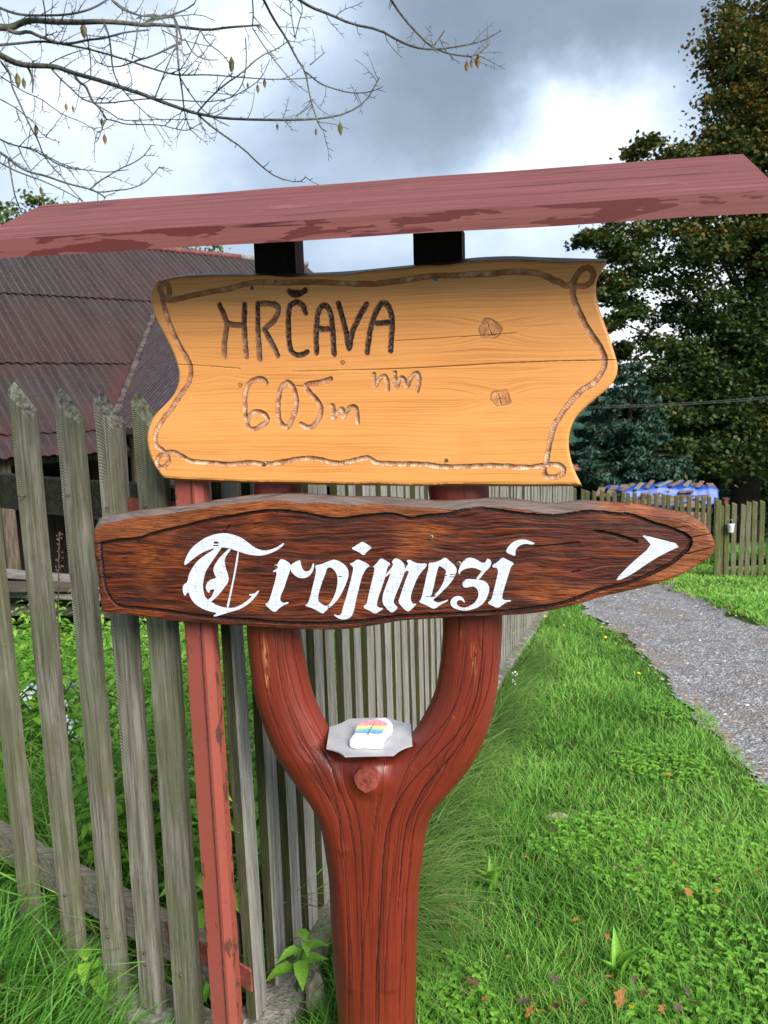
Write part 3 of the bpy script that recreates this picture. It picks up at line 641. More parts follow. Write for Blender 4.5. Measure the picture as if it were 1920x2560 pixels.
LET = [('r', 650, [[(255, 525), (290, 480), (350, 500), (430, 560), (415, 650), (370, 770), (330, 900), (290, 980), (275, 1050), (310, 1090), (345, 1090), (388, 1075), (397, 1095), (330, 1120), (260, 1170), (205, 1225), (130, 1170), (65, 1105), (120, 1085), (160, 960), (210, 790), (240, 650), (180, 668), (185, 645), (225, 620), (240, 570)],
                   [(425, 560), (545, 495), (562, 520), (570, 580), (600, 640), (640, 660), (690, 640), (715, 600), (730, 542), (752, 545), (745, 620), (705, 700), (640, 745), (550, 748), (480, 710), (430, 650), (418, 600)]]),
       ('o', 650, [[[(762, 565), (830, 565), (1000, 490), (1080, 505), (1170, 560), (1225, 640), (1225, 730), (1180, 850), (1120, 980), (1050, 1080), (940, 1170), (880, 1235), (850, 1232), (740, 1165), (617, 1130), (665, 1100), (700, 990), (750, 780), (780, 650)],
                    [(932, 600), (990, 600), (1040, 650), (1075, 720), (1070, 850), (1040, 970), (985, 1080), (925, 1140), (860, 1110), (800, 1060), (810, 960), (850, 830), (900, 700)]]]),
       ('j', 650, [[(1238, 550), (1290, 530), (1350, 483), (1440, 525), (1528, 575), (1470, 610), (1410, 720), (1370, 880), (1330, 1040), (1300, 1200), (1260, 1290), (1180, 1320), (1110, 1315), (1050, 1285), (1017, 1243), (1070, 1265), (1120, 1260), (1150, 1150), (1190, 1020), (1240, 840), (1275, 700), (1295, 600), (1270, 575)],
                   [(1255, 340), (1330, 295), (1420, 235), (1475, 280), (1543, 318), (1530, 345), (1475, 385), (1435, 440), (1370, 385)]]),
       ('m', 880, [[(282, 595), (335, 550), (400, 465), (460, 505), (538, 550), (490, 590), (470, 700), (430, 830), (390, 940), (350, 1060), (340, 1130), (370, 1160), (443, 1165), (380, 1205), (320, 1243), (240, 1195), (152, 1155), (180, 1115), (205, 1105), (230, 980), (280, 770), (320, 600)],
                   [(545, 525), (590, 473), (640, 480), (720, 540), (735, 640), (700, 750), (650, 870), (600, 990), (570, 1080), (590, 1110), (637, 1160), (590, 1200), (550, 1228), (490, 1180), (420, 1090), (425, 980), (470, 860), (520, 720), (545, 660), (452, 748), (470, 700), (580, 560)],
                   [(750, 510), (790, 488), (850, 525), (920, 550), (1035, 540), (1030, 590), (960, 660), (905, 740), (860, 850), (820, 960), (810, 1050), (840, 1110), (898, 1098), (850, 1150), (790, 1208), (750, 1200), (690, 1140), (637, 1080), (670, 990), (720, 830), (770, 700), (790, 660), (765, 640), (725, 668), (740, 600), (785, 545)]]),
       ('e', 880, [[[(1058, 535), (1120, 535), (1220, 505), (1290, 452), (1350, 510), (1430, 580), (1452, 640), (1420, 730), (1350, 830), (1260, 920), (1180, 1000), (1110, 1050), (1180, 1090), (1240, 1075), (1338, 1038), (1320, 1067), (1230, 1110), (1160, 1165), (1110, 1168), (1030, 1120), (917, 1080), (960, 1030), (990, 900), (1030, 720), (1060, 600)],
                    [(1200, 570), (1250, 600), (1305, 640), (1290, 700), (1270, 790), (1220, 890), (1150, 970), (1095, 1030), (1105, 960), (1140, 820), (1165, 700)]]]),
       ('z', 1100, [[(250, 660), (270, 600), (310, 520), (370, 470), (430, 462), (500, 485), (560, 530), (610, 540), (640, 510), (655, 472), (700, 500), (712, 540), (690, 600), (620, 660), (545, 768), (490, 765), (580, 650), (540, 630), (480, 605), (400, 605), (320, 630), (285, 660), (268, 705)],
                    [(308, 840), (320, 790), (370, 760), (450, 762), (540, 770), (620, 790), (670, 840), (685, 900), (660, 1000), (600, 1100), (500, 1165), (350, 1200), (230, 1180), (160, 1140), (140, 1080), (170, 1020), (240, 990), (310, 1010), (348, 1075), (340, 1088), (300, 1050), (250, 1050), (225, 1090), (250, 1140), (330, 1160), (400, 1140), (480, 1090), (530, 1010), (530, 930), (500, 880), (450, 855), (340, 887)]]),
       ('í', 1100, [[(717, 575), (800, 520), (865, 457), (920, 490), (1032, 545), (985, 580), (950, 690), (910, 820), (870, 950), (855, 1030), (900, 1055), (985, 1048), (975, 1072), (900, 1090), (850, 1130), (790, 1162), (730, 1130), (650, 1090), (710, 1050), (740, 930), (780, 770), (805, 650), (790, 605), (735, 602)],
                    [(910, 390), (930, 330), (990, 260), (1070, 220), (1160, 212), (1240, 235), (1322, 270), (1260, 285), (1200, 270), (1130, 280), (1070, 320), (1040, 370), (1045, 445), (980, 420)]])]
for nm, X0, pl in LET: decal('painted_letter', pl, AW, M_WHITE, ARROW, X0, 1310, FL, label='white blackletter letter ' + nm)
decal('painted_arrowhead', [[(1248, 282), (1320, 300), (1465, 337), (1380, 375), (1300, 420), (1200, 490), (1130, 522), (1120, 512), (1200, 430), (1305, 342), (1280, 310)]], AW, M_WHITE, ARROW, 1000, 1200, .4822, label='white painted arrowhead pointing right')

M_BRASS = mat_simple('dull_brass_screw', (.20, .15, .07), (.42, .34, .18), 300, .4, .2, metal=.7)
M_STEEL = mat_simple('dark_screw', (.05, .05, .05), (.20, .19, .18), 300, .4, .2, metal=.7)
def screw(px, py, w, parent, mat, r=.0036):
    x, z = SL(px, py, w); mb = MB(); n = 14
    ring = [(x + r * math.cos(2 * math.pi * i / n), z + r * math.sin(2 * math.pi * i / n)) for i in range(n)]
    r2 = [(x + r * .8 * math.cos(2 * math.pi * i / n), z + r * .8 * math.sin(2 * math.pi * i / n)) for i in range(n)]
    V_ = [(a, w + .002, b) for a, b in ring] + [(a, w - .0010, b) for a, b in ring] + [(a, w - .0018, b) for a, b in r2]
    Fq = [(i, (i + 1) % n, n + (i + 1) % n, n + i) for i in range(n)] + [(n + i, n + (i + 1) % n, 2 * n + (i + 1) % n, 2 * n + i) for i in range(n)] + [tuple(range(2 * n, 3 * n))]
    mb.add(V_, Fq)
    mb.build('screw', mat, parent, loc=(0, 0, 0))
    s_ = MB(); s_.box((x, w - .0018, z), (r * 1.1, .0006, r * .28)); s_.box((x, w - .0019, z), (r * .28, .0006, r * 1.1)); s_.build('screw_slot', M_SLOT, parent, loc=(0, 0, 0))
M_SLOT = mat_simple('screw_slot_dark', (.01, .01, .01), (.02, .02, .02), 50)
for q in [(630, 720), (1090, 698)]: screw(*q, 0., PINE, M_STEEL)
for q in [(662, 1159), (1117, 1150)]: screw(*q, 0., PINE, M_BRASS)
for q in [(690, 1416), (1147, 1409), (1078, 1343)]: screw(*q, AW - .001, ARROW, M_BRASS, .0042)

# ---- the forked trunk
PW = .078
ROWS_L = [(690, 632, 750), (700, 632, 750), (1000, 636, 752), (1220, 640, 755), (1400, 631, 748), (1500, 624, 746), (1570, 621, 746), (1634, 626, 754), (1719, 636, 771), (1761, 646, 786), (1803, 659, 807), (1845, 674, 828), (1870, 684, 850), (1887, 691, 880), (1900, 698, 927)]
ROWS_R = [(690, 1032, 1176), (700, 1032, 1176), (1000, 1055, 1205), (1220, 1070, 1221), (1400, 1092, 1245), (1500, 1103, 1257), (1570, 1106, 1259), (1634, 1102, 1255), (1719, 1090, 1246), (1761, 1075, 1237), (1803, 1054, 1225), (1845, 1028, 1210), (1870, 1005, 1197), (1887, 974, 1187), (1900, 927, 1182)]
ROWS_T = [(1887, 691, 1187), (1929, 716, 1157), (1972, 746, 1123), (2014, 777, 1088), (2056, 795, 1070), (2100, 805, 1062), (2150, 812, 1056), (2206, 821, 1046), (2322, 828, 1040), (2438, 835, 1036), (2560, 841, 1035), (2750, 845, 1034), (3300, 850, 1032)]
def lrow(y, a, b):
    (xa, za), (xb_, zb) = SL(a, y, PW), SL(b, y, PW); return xa, xb_, (za + zb) / 2
def loft(rows, ry0, ry1, dome=0., nseg=28):
    mb = MB(); Vv = []; k_ = len(rows)
    for i, (y, a, b) in enumerate(rows):
        xa, xb_, z = lrow(y, a, b); t = i / (k_ - 1); ry = ry0 + (ry1 - ry0) * t; ry *= (1 - dome * math.exp(-i / 3.0)); rx = (xb_ - xa) / 2; cx = (xa + xb_) / 2; cy = .030 + max(ry, .045) + (.008 * math.exp(-i / 3.0) if dome else 0)
        for s_ in range(nseg):
            an = 2 * math.pi * s_ / nseg; c_, q_ = math.cos(an), math.sin(an)
            c_ = math.copysign(abs(c_) ** .86, c_); q_ = math.copysign(abs(q_) ** .86, q_)
            Vv.append((cx + rx * c_, cy + ry * q_, z))
    Fq = [(i * nseg + s_, i * nseg + (s_ + 1) % nseg, (i + 1) * nseg + (s_ + 1) % nseg, (i + 1) * nseg + s_) for i in range(k_ - 1) for s_ in range(nseg)]
    Fq += [tuple(range(nseg)), tuple(range((k_ - 1) * nseg, k_ * nseg))[::-1]]
    return mb.add(Vv, Fq)
def dens(rows, n):
    r_ = np.array(rows, float); t = np.linspace(0, 1, n); d = np.r_[0, np.cumsum(np.abs(np.diff(r_[:, 0])))]; d /= d[-1]
    return [tuple(np.interp(q, d, r_[:, i]) for i in range(3)) for q in t]
def extL(rows, side):
    e = []
    for q_, (y, a, b) in enumerate(ROWS_T[1:10]):
        m_ = (a + b) / 2; s_ = 2.0 * q_; e.append((y, a + s_, m_ + 20) if side < 0 else (y, m_ - 20, b - s_))
    return rows[:-1] + e
tmp = MB()
for rows, r0, r1, dm in ((extL(ROWS_L, -1), .043, .056, 0), (extL(ROWS_R, 1), .045, .056, 0), (ROWS_T, .060, .078, .3)):
    l_ = loft(dens(rows, 70), r0, r1, dm); tmp.add(l_.v, l_.f)
to = link('tmp', mesh('tmp', np.array(tmp.v), tmp.f))
md = to.modifiers.new('r', 'REMESH'); md.mode = 'VOXEL'; md.voxel_size = .0028
ms = to.modifiers.new('s', 'SMOOTH'); ms.factor = .5; ms.iterations = 28
dg = bpy.context.evaluated_depsgraph_get(); pm = bpy.data.meshes.new_from_object(to.evaluated_get(dg)); pm.name = 'forked_trunk'
bpy.data.objects.remove(to)
co = np.empty(len(pm.vertices) * 3, np.float32); pm.vertices.foreach_get('co', co); co = co.reshape(-1, 3).astype(float)
tabL = np.array([lrow(*r_) for r_ in ROWS_L]); tabR = np.array([lrow(*r_) for r_ in ROWS_R]); tabT = np.array([lrow(*r_) for r_ in ROWS_T])
def ip(z, tab, c): o = np.argsort(tab[:, 2]); return np.interp(z, tab[o, 2], tab[o, c])
def flow(x, z):
    zc = tabT[0, 2]; up = z > zc
    xl = np.where(up, ip(z, tabL, 0), ip(z, tabT, 0)); xr = np.where(up, ip(z, tabR, 1), ip(z, tabT, 1)); mid = np.where(up, (tabL[-1, 1] + tabR[-1, 0]) / 2, (xl + xr) / 2)
    gap = .050 * np.exp(-((zc - np.minimum(z, zc)) / .085) ** 1.3)
    il = np.where(up, np.minimum(ip(z, tabL, 1), mid - .050 * (z < zc + .04) * 0 - .0), mid - gap); ir = np.where(up, ip(z, tabR, 0), mid + gap)
    il = np.minimum(il, mid - gap * 1.0 * (z <= zc + .03)); ir = np.maximum(ir, mid + gap * 1.0 * (z <= zc + .03))
    gq = .08 * np.clip(gap / .05, 0, 1)
    q = np.where(x < il, (.5 - gq) * (x - xl) / np.maximum(il - xl, 1e-4), np.where(x > ir, .5 + gq + (.5 - gq) * (x - ir) / np.maximum(xr - ir, 1e-4), .5 - gq + 2 * gq * (x - il) / np.maximum(ir - il, 1e-4)))
    return np.clip(q, -.2, 1.2)
q = flow(co[:, 0], co[:, 2])
lump = (vnoise(q * 9, co[:, 2] * 5, 81) - .5) * .004 + (vnoise(q * 30, co[:, 2] * 7, 82) - .5) * .0014
nr = np.empty(len(pm.vertices) * 3, np.float32); pm.vertices.foreach_get('normal', nr); nr = nr.reshape(-1, 3)
# a round branch collar and small dent below the crotch
kc = SL(916, 1951, .022); dk = np.hypot(co[:, 0] - kc[0], co[:, 2] - kc[1]); fr = co[:, 1] < .08
lump += fr * (.010 * np.exp(-((dk - .020) / .018) ** 2))
kc2 = SL(858, 2125, .03); dk2 = np.hypot(co[:, 0] - kc2[0], co[:, 2] - kc2[1]); lump += fr * .003 * np.exp(-(dk2 / .012) ** 2)
co += nr * lump[:, None]
# open drying cracks, carved along the grain
R7 = lambda P: [(600 + .422 * a, 1550 + .422 * b) for a, b in P]
R3 = lambda P: [(500 + .3858 * a, 1860 + .3858 * b) for a, b in P]
CR = [(R3([(780, 10), (850, 130), (885, 260), (905, 330)]), .0020), (R3([(928, 120), (930, 230), (960, 320), (1010, 420), (1035, 520), (1050, 700), (1058, 950), (1060, 1060)]), .0015),
      (R3([(1300, 330), (1250, 430), (1212, 540), (1190, 700), (1180, 900), (1170, 1100), (1158, 1300), (1145, 1430), (1140, 1600), (1140, 1900)]), .0022),
      (R3([(1659, 60), (1560, 150), (1460, 270), (1400, 380), (1345, 490), (1320, 620), (1305, 780), (1290, 1000)]), .0021),
      (R3([(600, 10), (700, 160), (800, 300), (880, 420), (912, 560), (910, 670), (938, 740), (948, 950), (958, 1200), (962, 1500), (962, 1900)]), .0010),
      (R3([(1118, 520), (1108, 800), (1095, 1000), (1075, 1120), (1045, 1400), (1035, 1900)]), .0008), (R3([(1262, 620), (1240, 900), (1215, 1200), (1200, 1500), (1200, 1800)]), .0008), (R3([(1350, 900), (1330, 1200), (1300, 1500), (1290, 1800)]), .0007), (R3([(1160, 330), (1140, 460), (1125, 600)]), .0008),
      (R7([(108, 40), (118, 200), (145, 380), (190, 560), (240, 660)]), .0009), (R7([(218, 30), (225, 250), (258, 450), (330, 650), (450, 840), (545, 990), (590, 1150), (595, 1350)]), .0011), (R7([(260, 40), (270, 200), (300, 350), (345, 500), (420, 640), (510, 740)]), .0009), (R7([(305, 60), (330, 260), (380, 430)]), .0007),
      (R7([(480, 760), (540, 860), (565, 960), (610, 1050), (650, 1200), (680, 1400)]), .0012),
      (R7([(1440, 20), (1438, 250), (1405, 450), (1345, 600), (1250, 720), (1130, 840), (1010, 960), (930, 1080), (880, 1250)]), .0013), (R7([(1345, 60), (1332, 300), (1290, 480), (1210, 620), (1100, 730), (1040, 800), (975, 910)]), .0011),
      (R7([(1500, 60), (1495, 300), (1455, 480), (1390, 620), (1290, 760), (1180, 890), (1080, 1010)]), .0009), (R7([(1395, 150), (1380, 350), (1320, 520)]), .0007), (R7([(1410, 90), (1425, 180)]), .0010)]
Q = co[:, [0, 2]].copy()
# perspective: project the front vertices onto the plane y = .03 as the photograph does
fr = co[:, 1] < .075
tpar = (.03 - SCL[1]) / (co[:, 1] - SCL[1]); Qp = np.stack([SCL[0] + (co[:, 0] - SCL[0]) * tpar, SCL[2] + (co[:, 2] - SCL[2]) * tpar], 1)
for pl, wd in CR:
    Pl = chaikin(np.array([SL(a, b, .03) for a, b in pl]), n=2); d, s_ = seg_dist(Qp, Pl); d[~fr] = 1
    Lt = np.sum(np.linalg.norm(np.diff(Pl, axis=0), axis=1)); tp = np.clip(np.minimum(s_, Lt - s_) / .05, .25, 1)
    co -= nr * (.0018 * np.clip(1 - d / (wd * 1.2 * tp + .0012), 0, 1))[:, None]
pm.vertices.foreach_set('co', co.astype(np.float32).ravel())
wear = np.zeros(len(co))
for (px_, py_, rx_, rz_) in [(668, 1630, .006, .030), (672, 1690, .004, .020), (1187, 1635, .004, .03), (1155, 1580, .003, .006), (1158, 2275, .002, .002)]:
    c_ = SL(px_, py_, .04); wear = np.maximum(wear, fr * np.exp(-((Qp[:, 0] - c_[0]) / rx_) ** 2 - ((Qp[:, 1] - c_[1]) / rz_) ** 2) * (vnoise(Qp[:, 0] * 300, Qp[:, 1] * 60, 83) > .35))
for nm, a in (('flow', q), ('wear', wear)):
    at_ = pm.attributes.new(nm, 'FLOAT', 'POINT'); at_.data.foreach_set('value', a.astype(np.float32))
pm.polygons.foreach_set('use_smooth', np.ones(len(pm.polygons), bool)); pm.materials.append(M_POST); pm.update()
TRUNK = link('forked_trunk', pm, SIGN)
tb = BVHTree.FromPolygons([tuple(c) for c in co], [tuple(p.vertices) for p in pm.polygons])
def xq(q_, z_):
    za = np.array([z_]); zc = tabT[0, 2]; up = z_ > zc
    lo_, hi_ = (tabL[:, 0].min(), tabR[:, 1].max()); xs_ = np.linspace(lo_, hi_, 240); fq = flow(xs_, np.full(240, z_))
    return float(xs_[np.argmin(np.abs(fq - q_))])
ra = random.Random(77); FINE = []
for _ in range(46):
    q_ = ra.choice((ra.uniform(.06, .40), ra.uniform(.60, .94), ra.uniform(.08, .92))); zb_ = ra.uniform(.15, 1.05); ze = zb_ + ra.uniform(.06, .38)
    if .40 < q_ < .60: ze = min(ze, tabT[0, 2] - .12); zb_ = min(zb_, ze - .06)
    pts_ = []
    for z_ in np.linspace(zb_, ze, 14):
        x_ = xq(q_ + .004 * math.sin(z_ * 23), z_); t_ = (.04 - SCL[1]) / (PW - SCL[1]); pts_.append((SCL[0] + (x_ - SCL[0]) * t_, SCL[2] + (z_ - SCL[2]) * t_))
    if all(abs(a[0] - b[0]) < .02 for a, b in zip(pts_, pts_[1:])): FINE.append((pts_, ra.choice((.0004, .0006, .0008))))
M_CRACK = mat_simple('open_crack', (.008, .003, .002), (.02, .008, .005), 80, .95)
for pl, wd in [([tuple(SL(a, b, .03)) for a, b in pl], wd) for pl, wd in CR] + FINE:
    Pl = resamp(chaikin(np.array(pl), n=2), 60); Vv = []; ok = []
    for i_, (x_, z_) in enumerate(Pl):
        d_ = Vector((x_, .03, z_)) - Vector(SCL); h = tb.ray_cast(Vector(SCL), d_.normalized(), 5.0)
        if h[0] is None: continue
        t = i_ / 59; w_ = wd * .50 * (min(1, t * 5, (1 - t) * 5) * .85 + .15) * (.75 + .5 * random.random())
        tg = Vector((Pl[min(i_ + 1, 59)][0] - Pl[max(i_ - 1, 0)][0], 0, Pl[min(i_ + 1, 59)][1] - Pl[max(i_ - 1, 0)][1])).normalized()
        sd_ = tg.cross(h[1]).normalized(); p = h[0] + h[1] * .0007; wob = sd_ * (random.random() - .5) * .0006
        Vv += [p - sd_ * w_ + wob, p + sd_ * w_ + wob]
    k_ = len(Vv) // 2
    if k_ > 3:
        link('crack', mesh('crack', np.array([tuple(v) for v in Vv]), [(2 * i, 2 * i + 2, 2 * i + 3, 2 * i + 1) for i in range(k_ - 1)], mats=[M_CRACK]), TRUNK)
# knot stub
M_STUB = mat_simple('red_painted_end_grain', (.16, .028, .020), (.29, .070, .052), 60, .38, .5, spec=.5)
mb = MB(); n = 26; yf = .019; Vv = []
for r_, y_ in ((.0275, .055), (.0262, .034), (.0250, .026), (.0235, yf), (.0095, yf + .0004), (.0085, yf + .0018), (.001, yf + .001)):
    for i in range(n):
        an = 2 * math.pi * i / n; rr = r_ * (1 + .05 * math.sin(3 * an + 1) + .03 * math.sin(7 * an)) * (.93 if -2.8 < math.atan2(math.sin(an), math.cos(an)) < -1.9 else 1)
        Vv.append((kc[0] + rr * math.cos(an), y_ + .05 * rr * math.cos(an), kc[1] + .001 + rr * math.sin(an)))
mb.add(Vv, [(a * n + i, a * n + (i + 1) % n, (a + 1) * n + (i + 1) % n, (a + 1) * n + i) for a in range(6) for i in range(n)])
mb.build('knot_stub', M_STUB, SIGN, smooth=False, loc=(0, 0, 0))
# square tops of the two arms, under the roof
M_TOPF = mat_simple('shade_blackened_wood', (.006, .004, .004), (.014, .009, .009), 40, .9, .3, stretch=(1, 1, .1))  # deep shade under the roof painted as a black front
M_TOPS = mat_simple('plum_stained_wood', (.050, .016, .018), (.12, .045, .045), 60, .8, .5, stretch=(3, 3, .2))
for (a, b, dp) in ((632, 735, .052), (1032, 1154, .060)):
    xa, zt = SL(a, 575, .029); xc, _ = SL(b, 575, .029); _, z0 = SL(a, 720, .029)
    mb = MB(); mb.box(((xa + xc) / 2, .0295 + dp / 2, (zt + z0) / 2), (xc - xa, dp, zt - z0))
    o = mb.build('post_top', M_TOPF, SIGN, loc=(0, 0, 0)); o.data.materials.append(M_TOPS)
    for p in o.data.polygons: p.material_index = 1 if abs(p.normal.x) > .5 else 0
# ---- little roof: two planks
rL = np.array(SL(105, 512, PW)); rR = np.array(SL(1857, 384, PW)); tilt = (rR[1] - rL[1]) / (rR[0] - rL[0])
YF = -.135
def roof_plank(name, sgn):
    nx_, ns = 60, 8; th = .030
    xm, zf = SL(960, 537, YF); ridge_z = lambda x: rL[1] + tilt * (x - rL[0])
    drop = ridge_z(xm) - zf; run = PW - YF
    V_ = []; nrm = np.array([0, -drop, run]) / math.hypot(drop, run) * (1 if sgn < 0 else 1); nrm = np.array([0, sgn * drop, run]) / math.hypot(drop, run)
    for layer in (0, 1):
        for i in range(nx_ + 1):
            for s_ in range(ns + 1):
                x = rL[0] + (rR[0] - rL[0]) * i / nx_; t = s_ / ns
                wv = .0022 * math.sin(i * .7) * 0 + .0016 * (mnoise.noise(Vector((x * 5, t * 2, sgn * 3.))))
                p = np.array([x, PW + sgn * run * t, ridge_z(x) - drop * t + wv])
                if t == 0: p[2] -= .0005
                p = p - nrm * (th if layer else 0) * (1 if t > 0 else .8)
                if layer and s_ == 0: p[1] = PW
                if layer and s_ == ns: p = np.array([x, PW + sgn * run + .003, ridge_z(x) - drop + wv - th * .98])
                V_.append(p)
    k_ = (nx_ + 1) * (ns + 1); Fq = []; mi = []
    I = lambda l, i, s_: l * k_ + i * (ns + 1) + s_
    for i in range(nx_):
        for s_ in range(ns):
            Fq.append((I(0, i, s_), I(0, i + 1, s_), I(0, i + 1, s_ + 1), I(0, i, s_ + 1))); mi.append(0)
            Fq.append((I(1, i, s_), I(1, i, s_ + 1), I(1, i + 1, s_ + 1), I(1, i + 1, s_))); mi.append(1)
        Fq.append((I(0, i, ns), I(0, i + 1, ns), I(1, i + 1, ns), I(1, i, ns))); mi.append(1)
    for s_ in range(ns):
        Fq.append((I(0, 0, s_), I(0, 0, s_ + 1), I(1, 0, s_ + 1), I(1, 0, s_))); mi.append(0)
        Fq.append((I(0, nx_, s_), I(1, nx_, s_), I(1, nx_, s_ + 1), I(0, nx_, s_ + 1))); mi.append(0)
    me = mesh(name, np.array(V_), Fq, smooth=False, mats=[M_ROOF_TOP, M_ROOF_EDGE], midx=mi)
    import bmesh
    bm = bmesh.new(); bm.from_mesh(me); bmesh.ops.recalc_face_normals(bm, faces=bm.faces); bm.to_mesh(me); bm.free()
    return link(name, me, SIGN)
roof_plank('roof_plank', -1)
# ---- metal plate and the painted stone
PYL = .045; zp = SL(924, 1846, PYL)[1]
M_PLATE = mat_simple('galvanised_plate', (.36, .35, .37), (.44, .43, .45), 26, .42, .06, spec=.5, metal=.15)
corn = [(872, 1796), (973, 1793), (1027, 1808), (1031, 1860), (984, 1886), (862, 1890), (816, 1869), (824, 1815)]
pc = np.array([SLz(a, b, zp)[:2] for a, b in corn]); ring = []
for i in range(8):
    a, b = pc[i], pc[(i + 1) % 8]; cen = pc.mean(0)
    for t in (0, .25, .5, .75):
        p = a + (b - a) * t
        if i in (1, 3, 5, 7): p = p + (cen - p) * .05 * math.sin(math.pi * t)
        ring.append(p)
n = len(ring); mb = MB()
def zpl(p): return zp - .0015 * (abs(p[0] - pc.mean(0)[0]) / .05) ** 2 * .4
mb.add([(p[0], p[1], zpl(p)) for p in ring] + [(p[0], p[1], zpl(p) - .0025) for p in ring] , [tuple(range(n)), tuple(range(n, 2 * n))[::-1]] + [(i, n + i, n + (i + 1) % n, (i + 1) % n) for i in range(n)])
PL = mb.build('metal_plate', M_PLATE, SIGN, loc=(0, 0, 0)); PL['label'] = 'flat grey metal plate with cut corners lying in the fork'
cx_, cy_ = pc.mean(0)
mb = MB(); mb.box((cx_, cy_ + .035, (zp + SL(924, 1905, .045)[1]) / 2 - .002), (.03, .03, zp - SL(924, 1905, .045)[1] + .0)); mb.build('plate_block', M_TOPS, SIGN, loc=(0, 0, 0))
st_px = [(480, 640), (463, 580), (490, 520), (545, 460), (560, 400), (600, 320), (700, 265), (850, 232), (960, 208), (1080, 215), (1150, 290), (1163, 370), (1110, 435), (1065, 465), (1050, 530), (1010, 570), (1005, 660), (930, 672), (820, 665), (700, 655), (580, 668), (520, 655)]
STL = np.array([SLz(800 + .1567 * 780, 1760 + .1567 * 470, zp)]) [0]
wl = SB + EX * STL[0] + EY * STL[1]
STONE = thing('painted_stone', 'flat white stone with a painted rainbow tree, lying on the metal plate', 'painted stone', (wl[0], wl[1], zp + .0004), -AS)
zt0 = zp + .014
def stz(px, py):                                                         # its top slopes gently towards the viewer
    P = SLz(px, py, zt0)
    for _ in range(3):
        zz = zt0 + .10 * (P[1] - STL[1]) ; P = SLz(px, py, zz)
    return P
so_ = chaikin(np.array([stz(800 + .1567 * a, 1760 + .1567 * b) for a, b in st_px]), True, 1)
n = len(so_); cen = so_.mean(0); base_l = np.array([STL[0], STL[1], zp + .0004])
V_ = []
for sc, dz in ((.0, 0), (.5, 0.0004), (.93, 0), (1.0, -.0022), (1.01, -.006), (.97, None)):
    for i, p in enumerate(so_):
        q_ = cen + (p - cen) * sc; z_ = (q_[2] + dz) if dz is not None else zp + .0004
        jit = .0007 * mnoise.noise(Vector((i * .9, sc * 9, 1.)))
        V_.append(np.array([q_[0] + jit, q_[1] + jit, z_ + (jit if dz is not None else 0)]) - base_l)
Fq = [(a * n + i, a * n + (i + 1) % n, (a + 1) * n + (i + 1) % n, (a + 1) * n + i) for a in range(5) for i in range(n)] + [tuple(range(5 * n, 6 * n))[::-1]]
M_STONE = mat_simple('white_painted_stone', (.72, .76, .74), (.82, .84, .82), 90, .6, .3)
ms_ = mesh('stone', np.array(V_), Fq, smooth=True, mats=[M_STONE])
import bmesh
def fixn(me):
    bm = bmesh.new(); bm.from_mesh(me); bmesh.ops.recalc_face_normals(bm, faces=bm.faces); bm.to_mesh(me); bm.free()
fixn(ms_); link('stone', ms_, STONE)
rb = chaikin(np.array([(540, 475), (570, 400), (600, 330), (700, 275), (880, 243), (1000, 260), (1080, 310), (1085, 350), (1040, 400), (1005, 460), (960, 497), (880, 492), (780, 472), (740, 465), (640, 470)], float), True, 2)
gx, gy = np.meshgrid(np.linspace(535, 1090, 150), np.linspace(238, 500, 70)); ins = np.zeros(gx.shape, bool)
for a, b in zip(rb, np.roll(rb, -1, 0)):
    c_ = ((a[1] > gy) != (b[1] > gy)); ins ^= c_ & (gx < (b[0] - a[0]) * (gy - a[1]) / (b[1] - a[1] + 1e-12) + a[0])
V_ = np.array([stz(800 + .1567 * a, 1760 + .1567 * b) - base_l + (0, 0, .0006) for a, b in zip(gx.ravel(), gy.ravel())])
band = (gy - (238 + .045 * np.abs(gx - 800) - 30 * (np.abs(gx - 800) / 280) ** 2 * 0)).ravel() / 255. - .06 * ((gx.ravel() - 800) / 280) ** 2 * 0
i = np.arange(69)[:, None] * 150 + np.arange(149)[None]; Fq = np.stack([i, i + 150, i + 151, i + 1], -1).reshape(-1, 4); Fq = Fq[ins.ravel()[Fq].all(1)]
mrb, k = material('rainbow_felt_pen'); bnd = k.math('ADD', k.attr('band'), k.math('MULTIPLY', k.math('SUBTRACT', k.noise(k.obj(), 420, 2), .5), .12))
c = k.ramp(bnd, [(.0, (.80, .16, .20)), (.36, (.80, .13, .17)), (.46, (.85, .42, .05)), (.54, (.85, .75, .04)), (.62, (.16, .50, .20)), (.72, (.04, .30, .55)), (.84, (.05, .16, .62)), (.98, (.33, .25, .62))])
c = k.mix(k.rng(k.noise(k.obj(), 650, 2, .6), .50, .60, 0., .6), c, (.75, .76, .76))
finish(mrb, k, c, .6)
link('rainbow_drawing', mesh('rainbow_drawing', V_, Fq, {'band': band}, mats=[mrb]), STONE)
mb = MB(); pt = lambda a, b: Vector(stz(800 + .1567 * a, 1760 + .1567 * b) - base_l) + Vector((0, 0, .0008))
for pl, r0, r1 in (([(895, 280), (865, 320), (835, 365), (800, 415), (775, 460), (762, 490)], .0003, .0011), ([(610, 499), (700, 496), (745, 488), (768, 475)], .0002, .0006), ([(880, 516), (810, 506), (765, 488)], .0002, .0006), ([(820, 385), (790, 350), (760, 330)], .0004, .0002), ([(845, 350), (835, 310)], .0004, .0002), ([(810, 400), (850, 385), (900, 375)], .0004, .0002), ([(800, 418), (770, 400), (740, 395)], .0004, .0002)):
    mb.tube([pt(a, b) for a, b in pl], list(np.linspace(r0, r1, len(pl))), 5)
mb.build('tree_drawing', mat_simple('dark_pen_ink', (.06, .04, .05), (.12, .08, .09), 200), STONE, loc=(0, 0, 0))

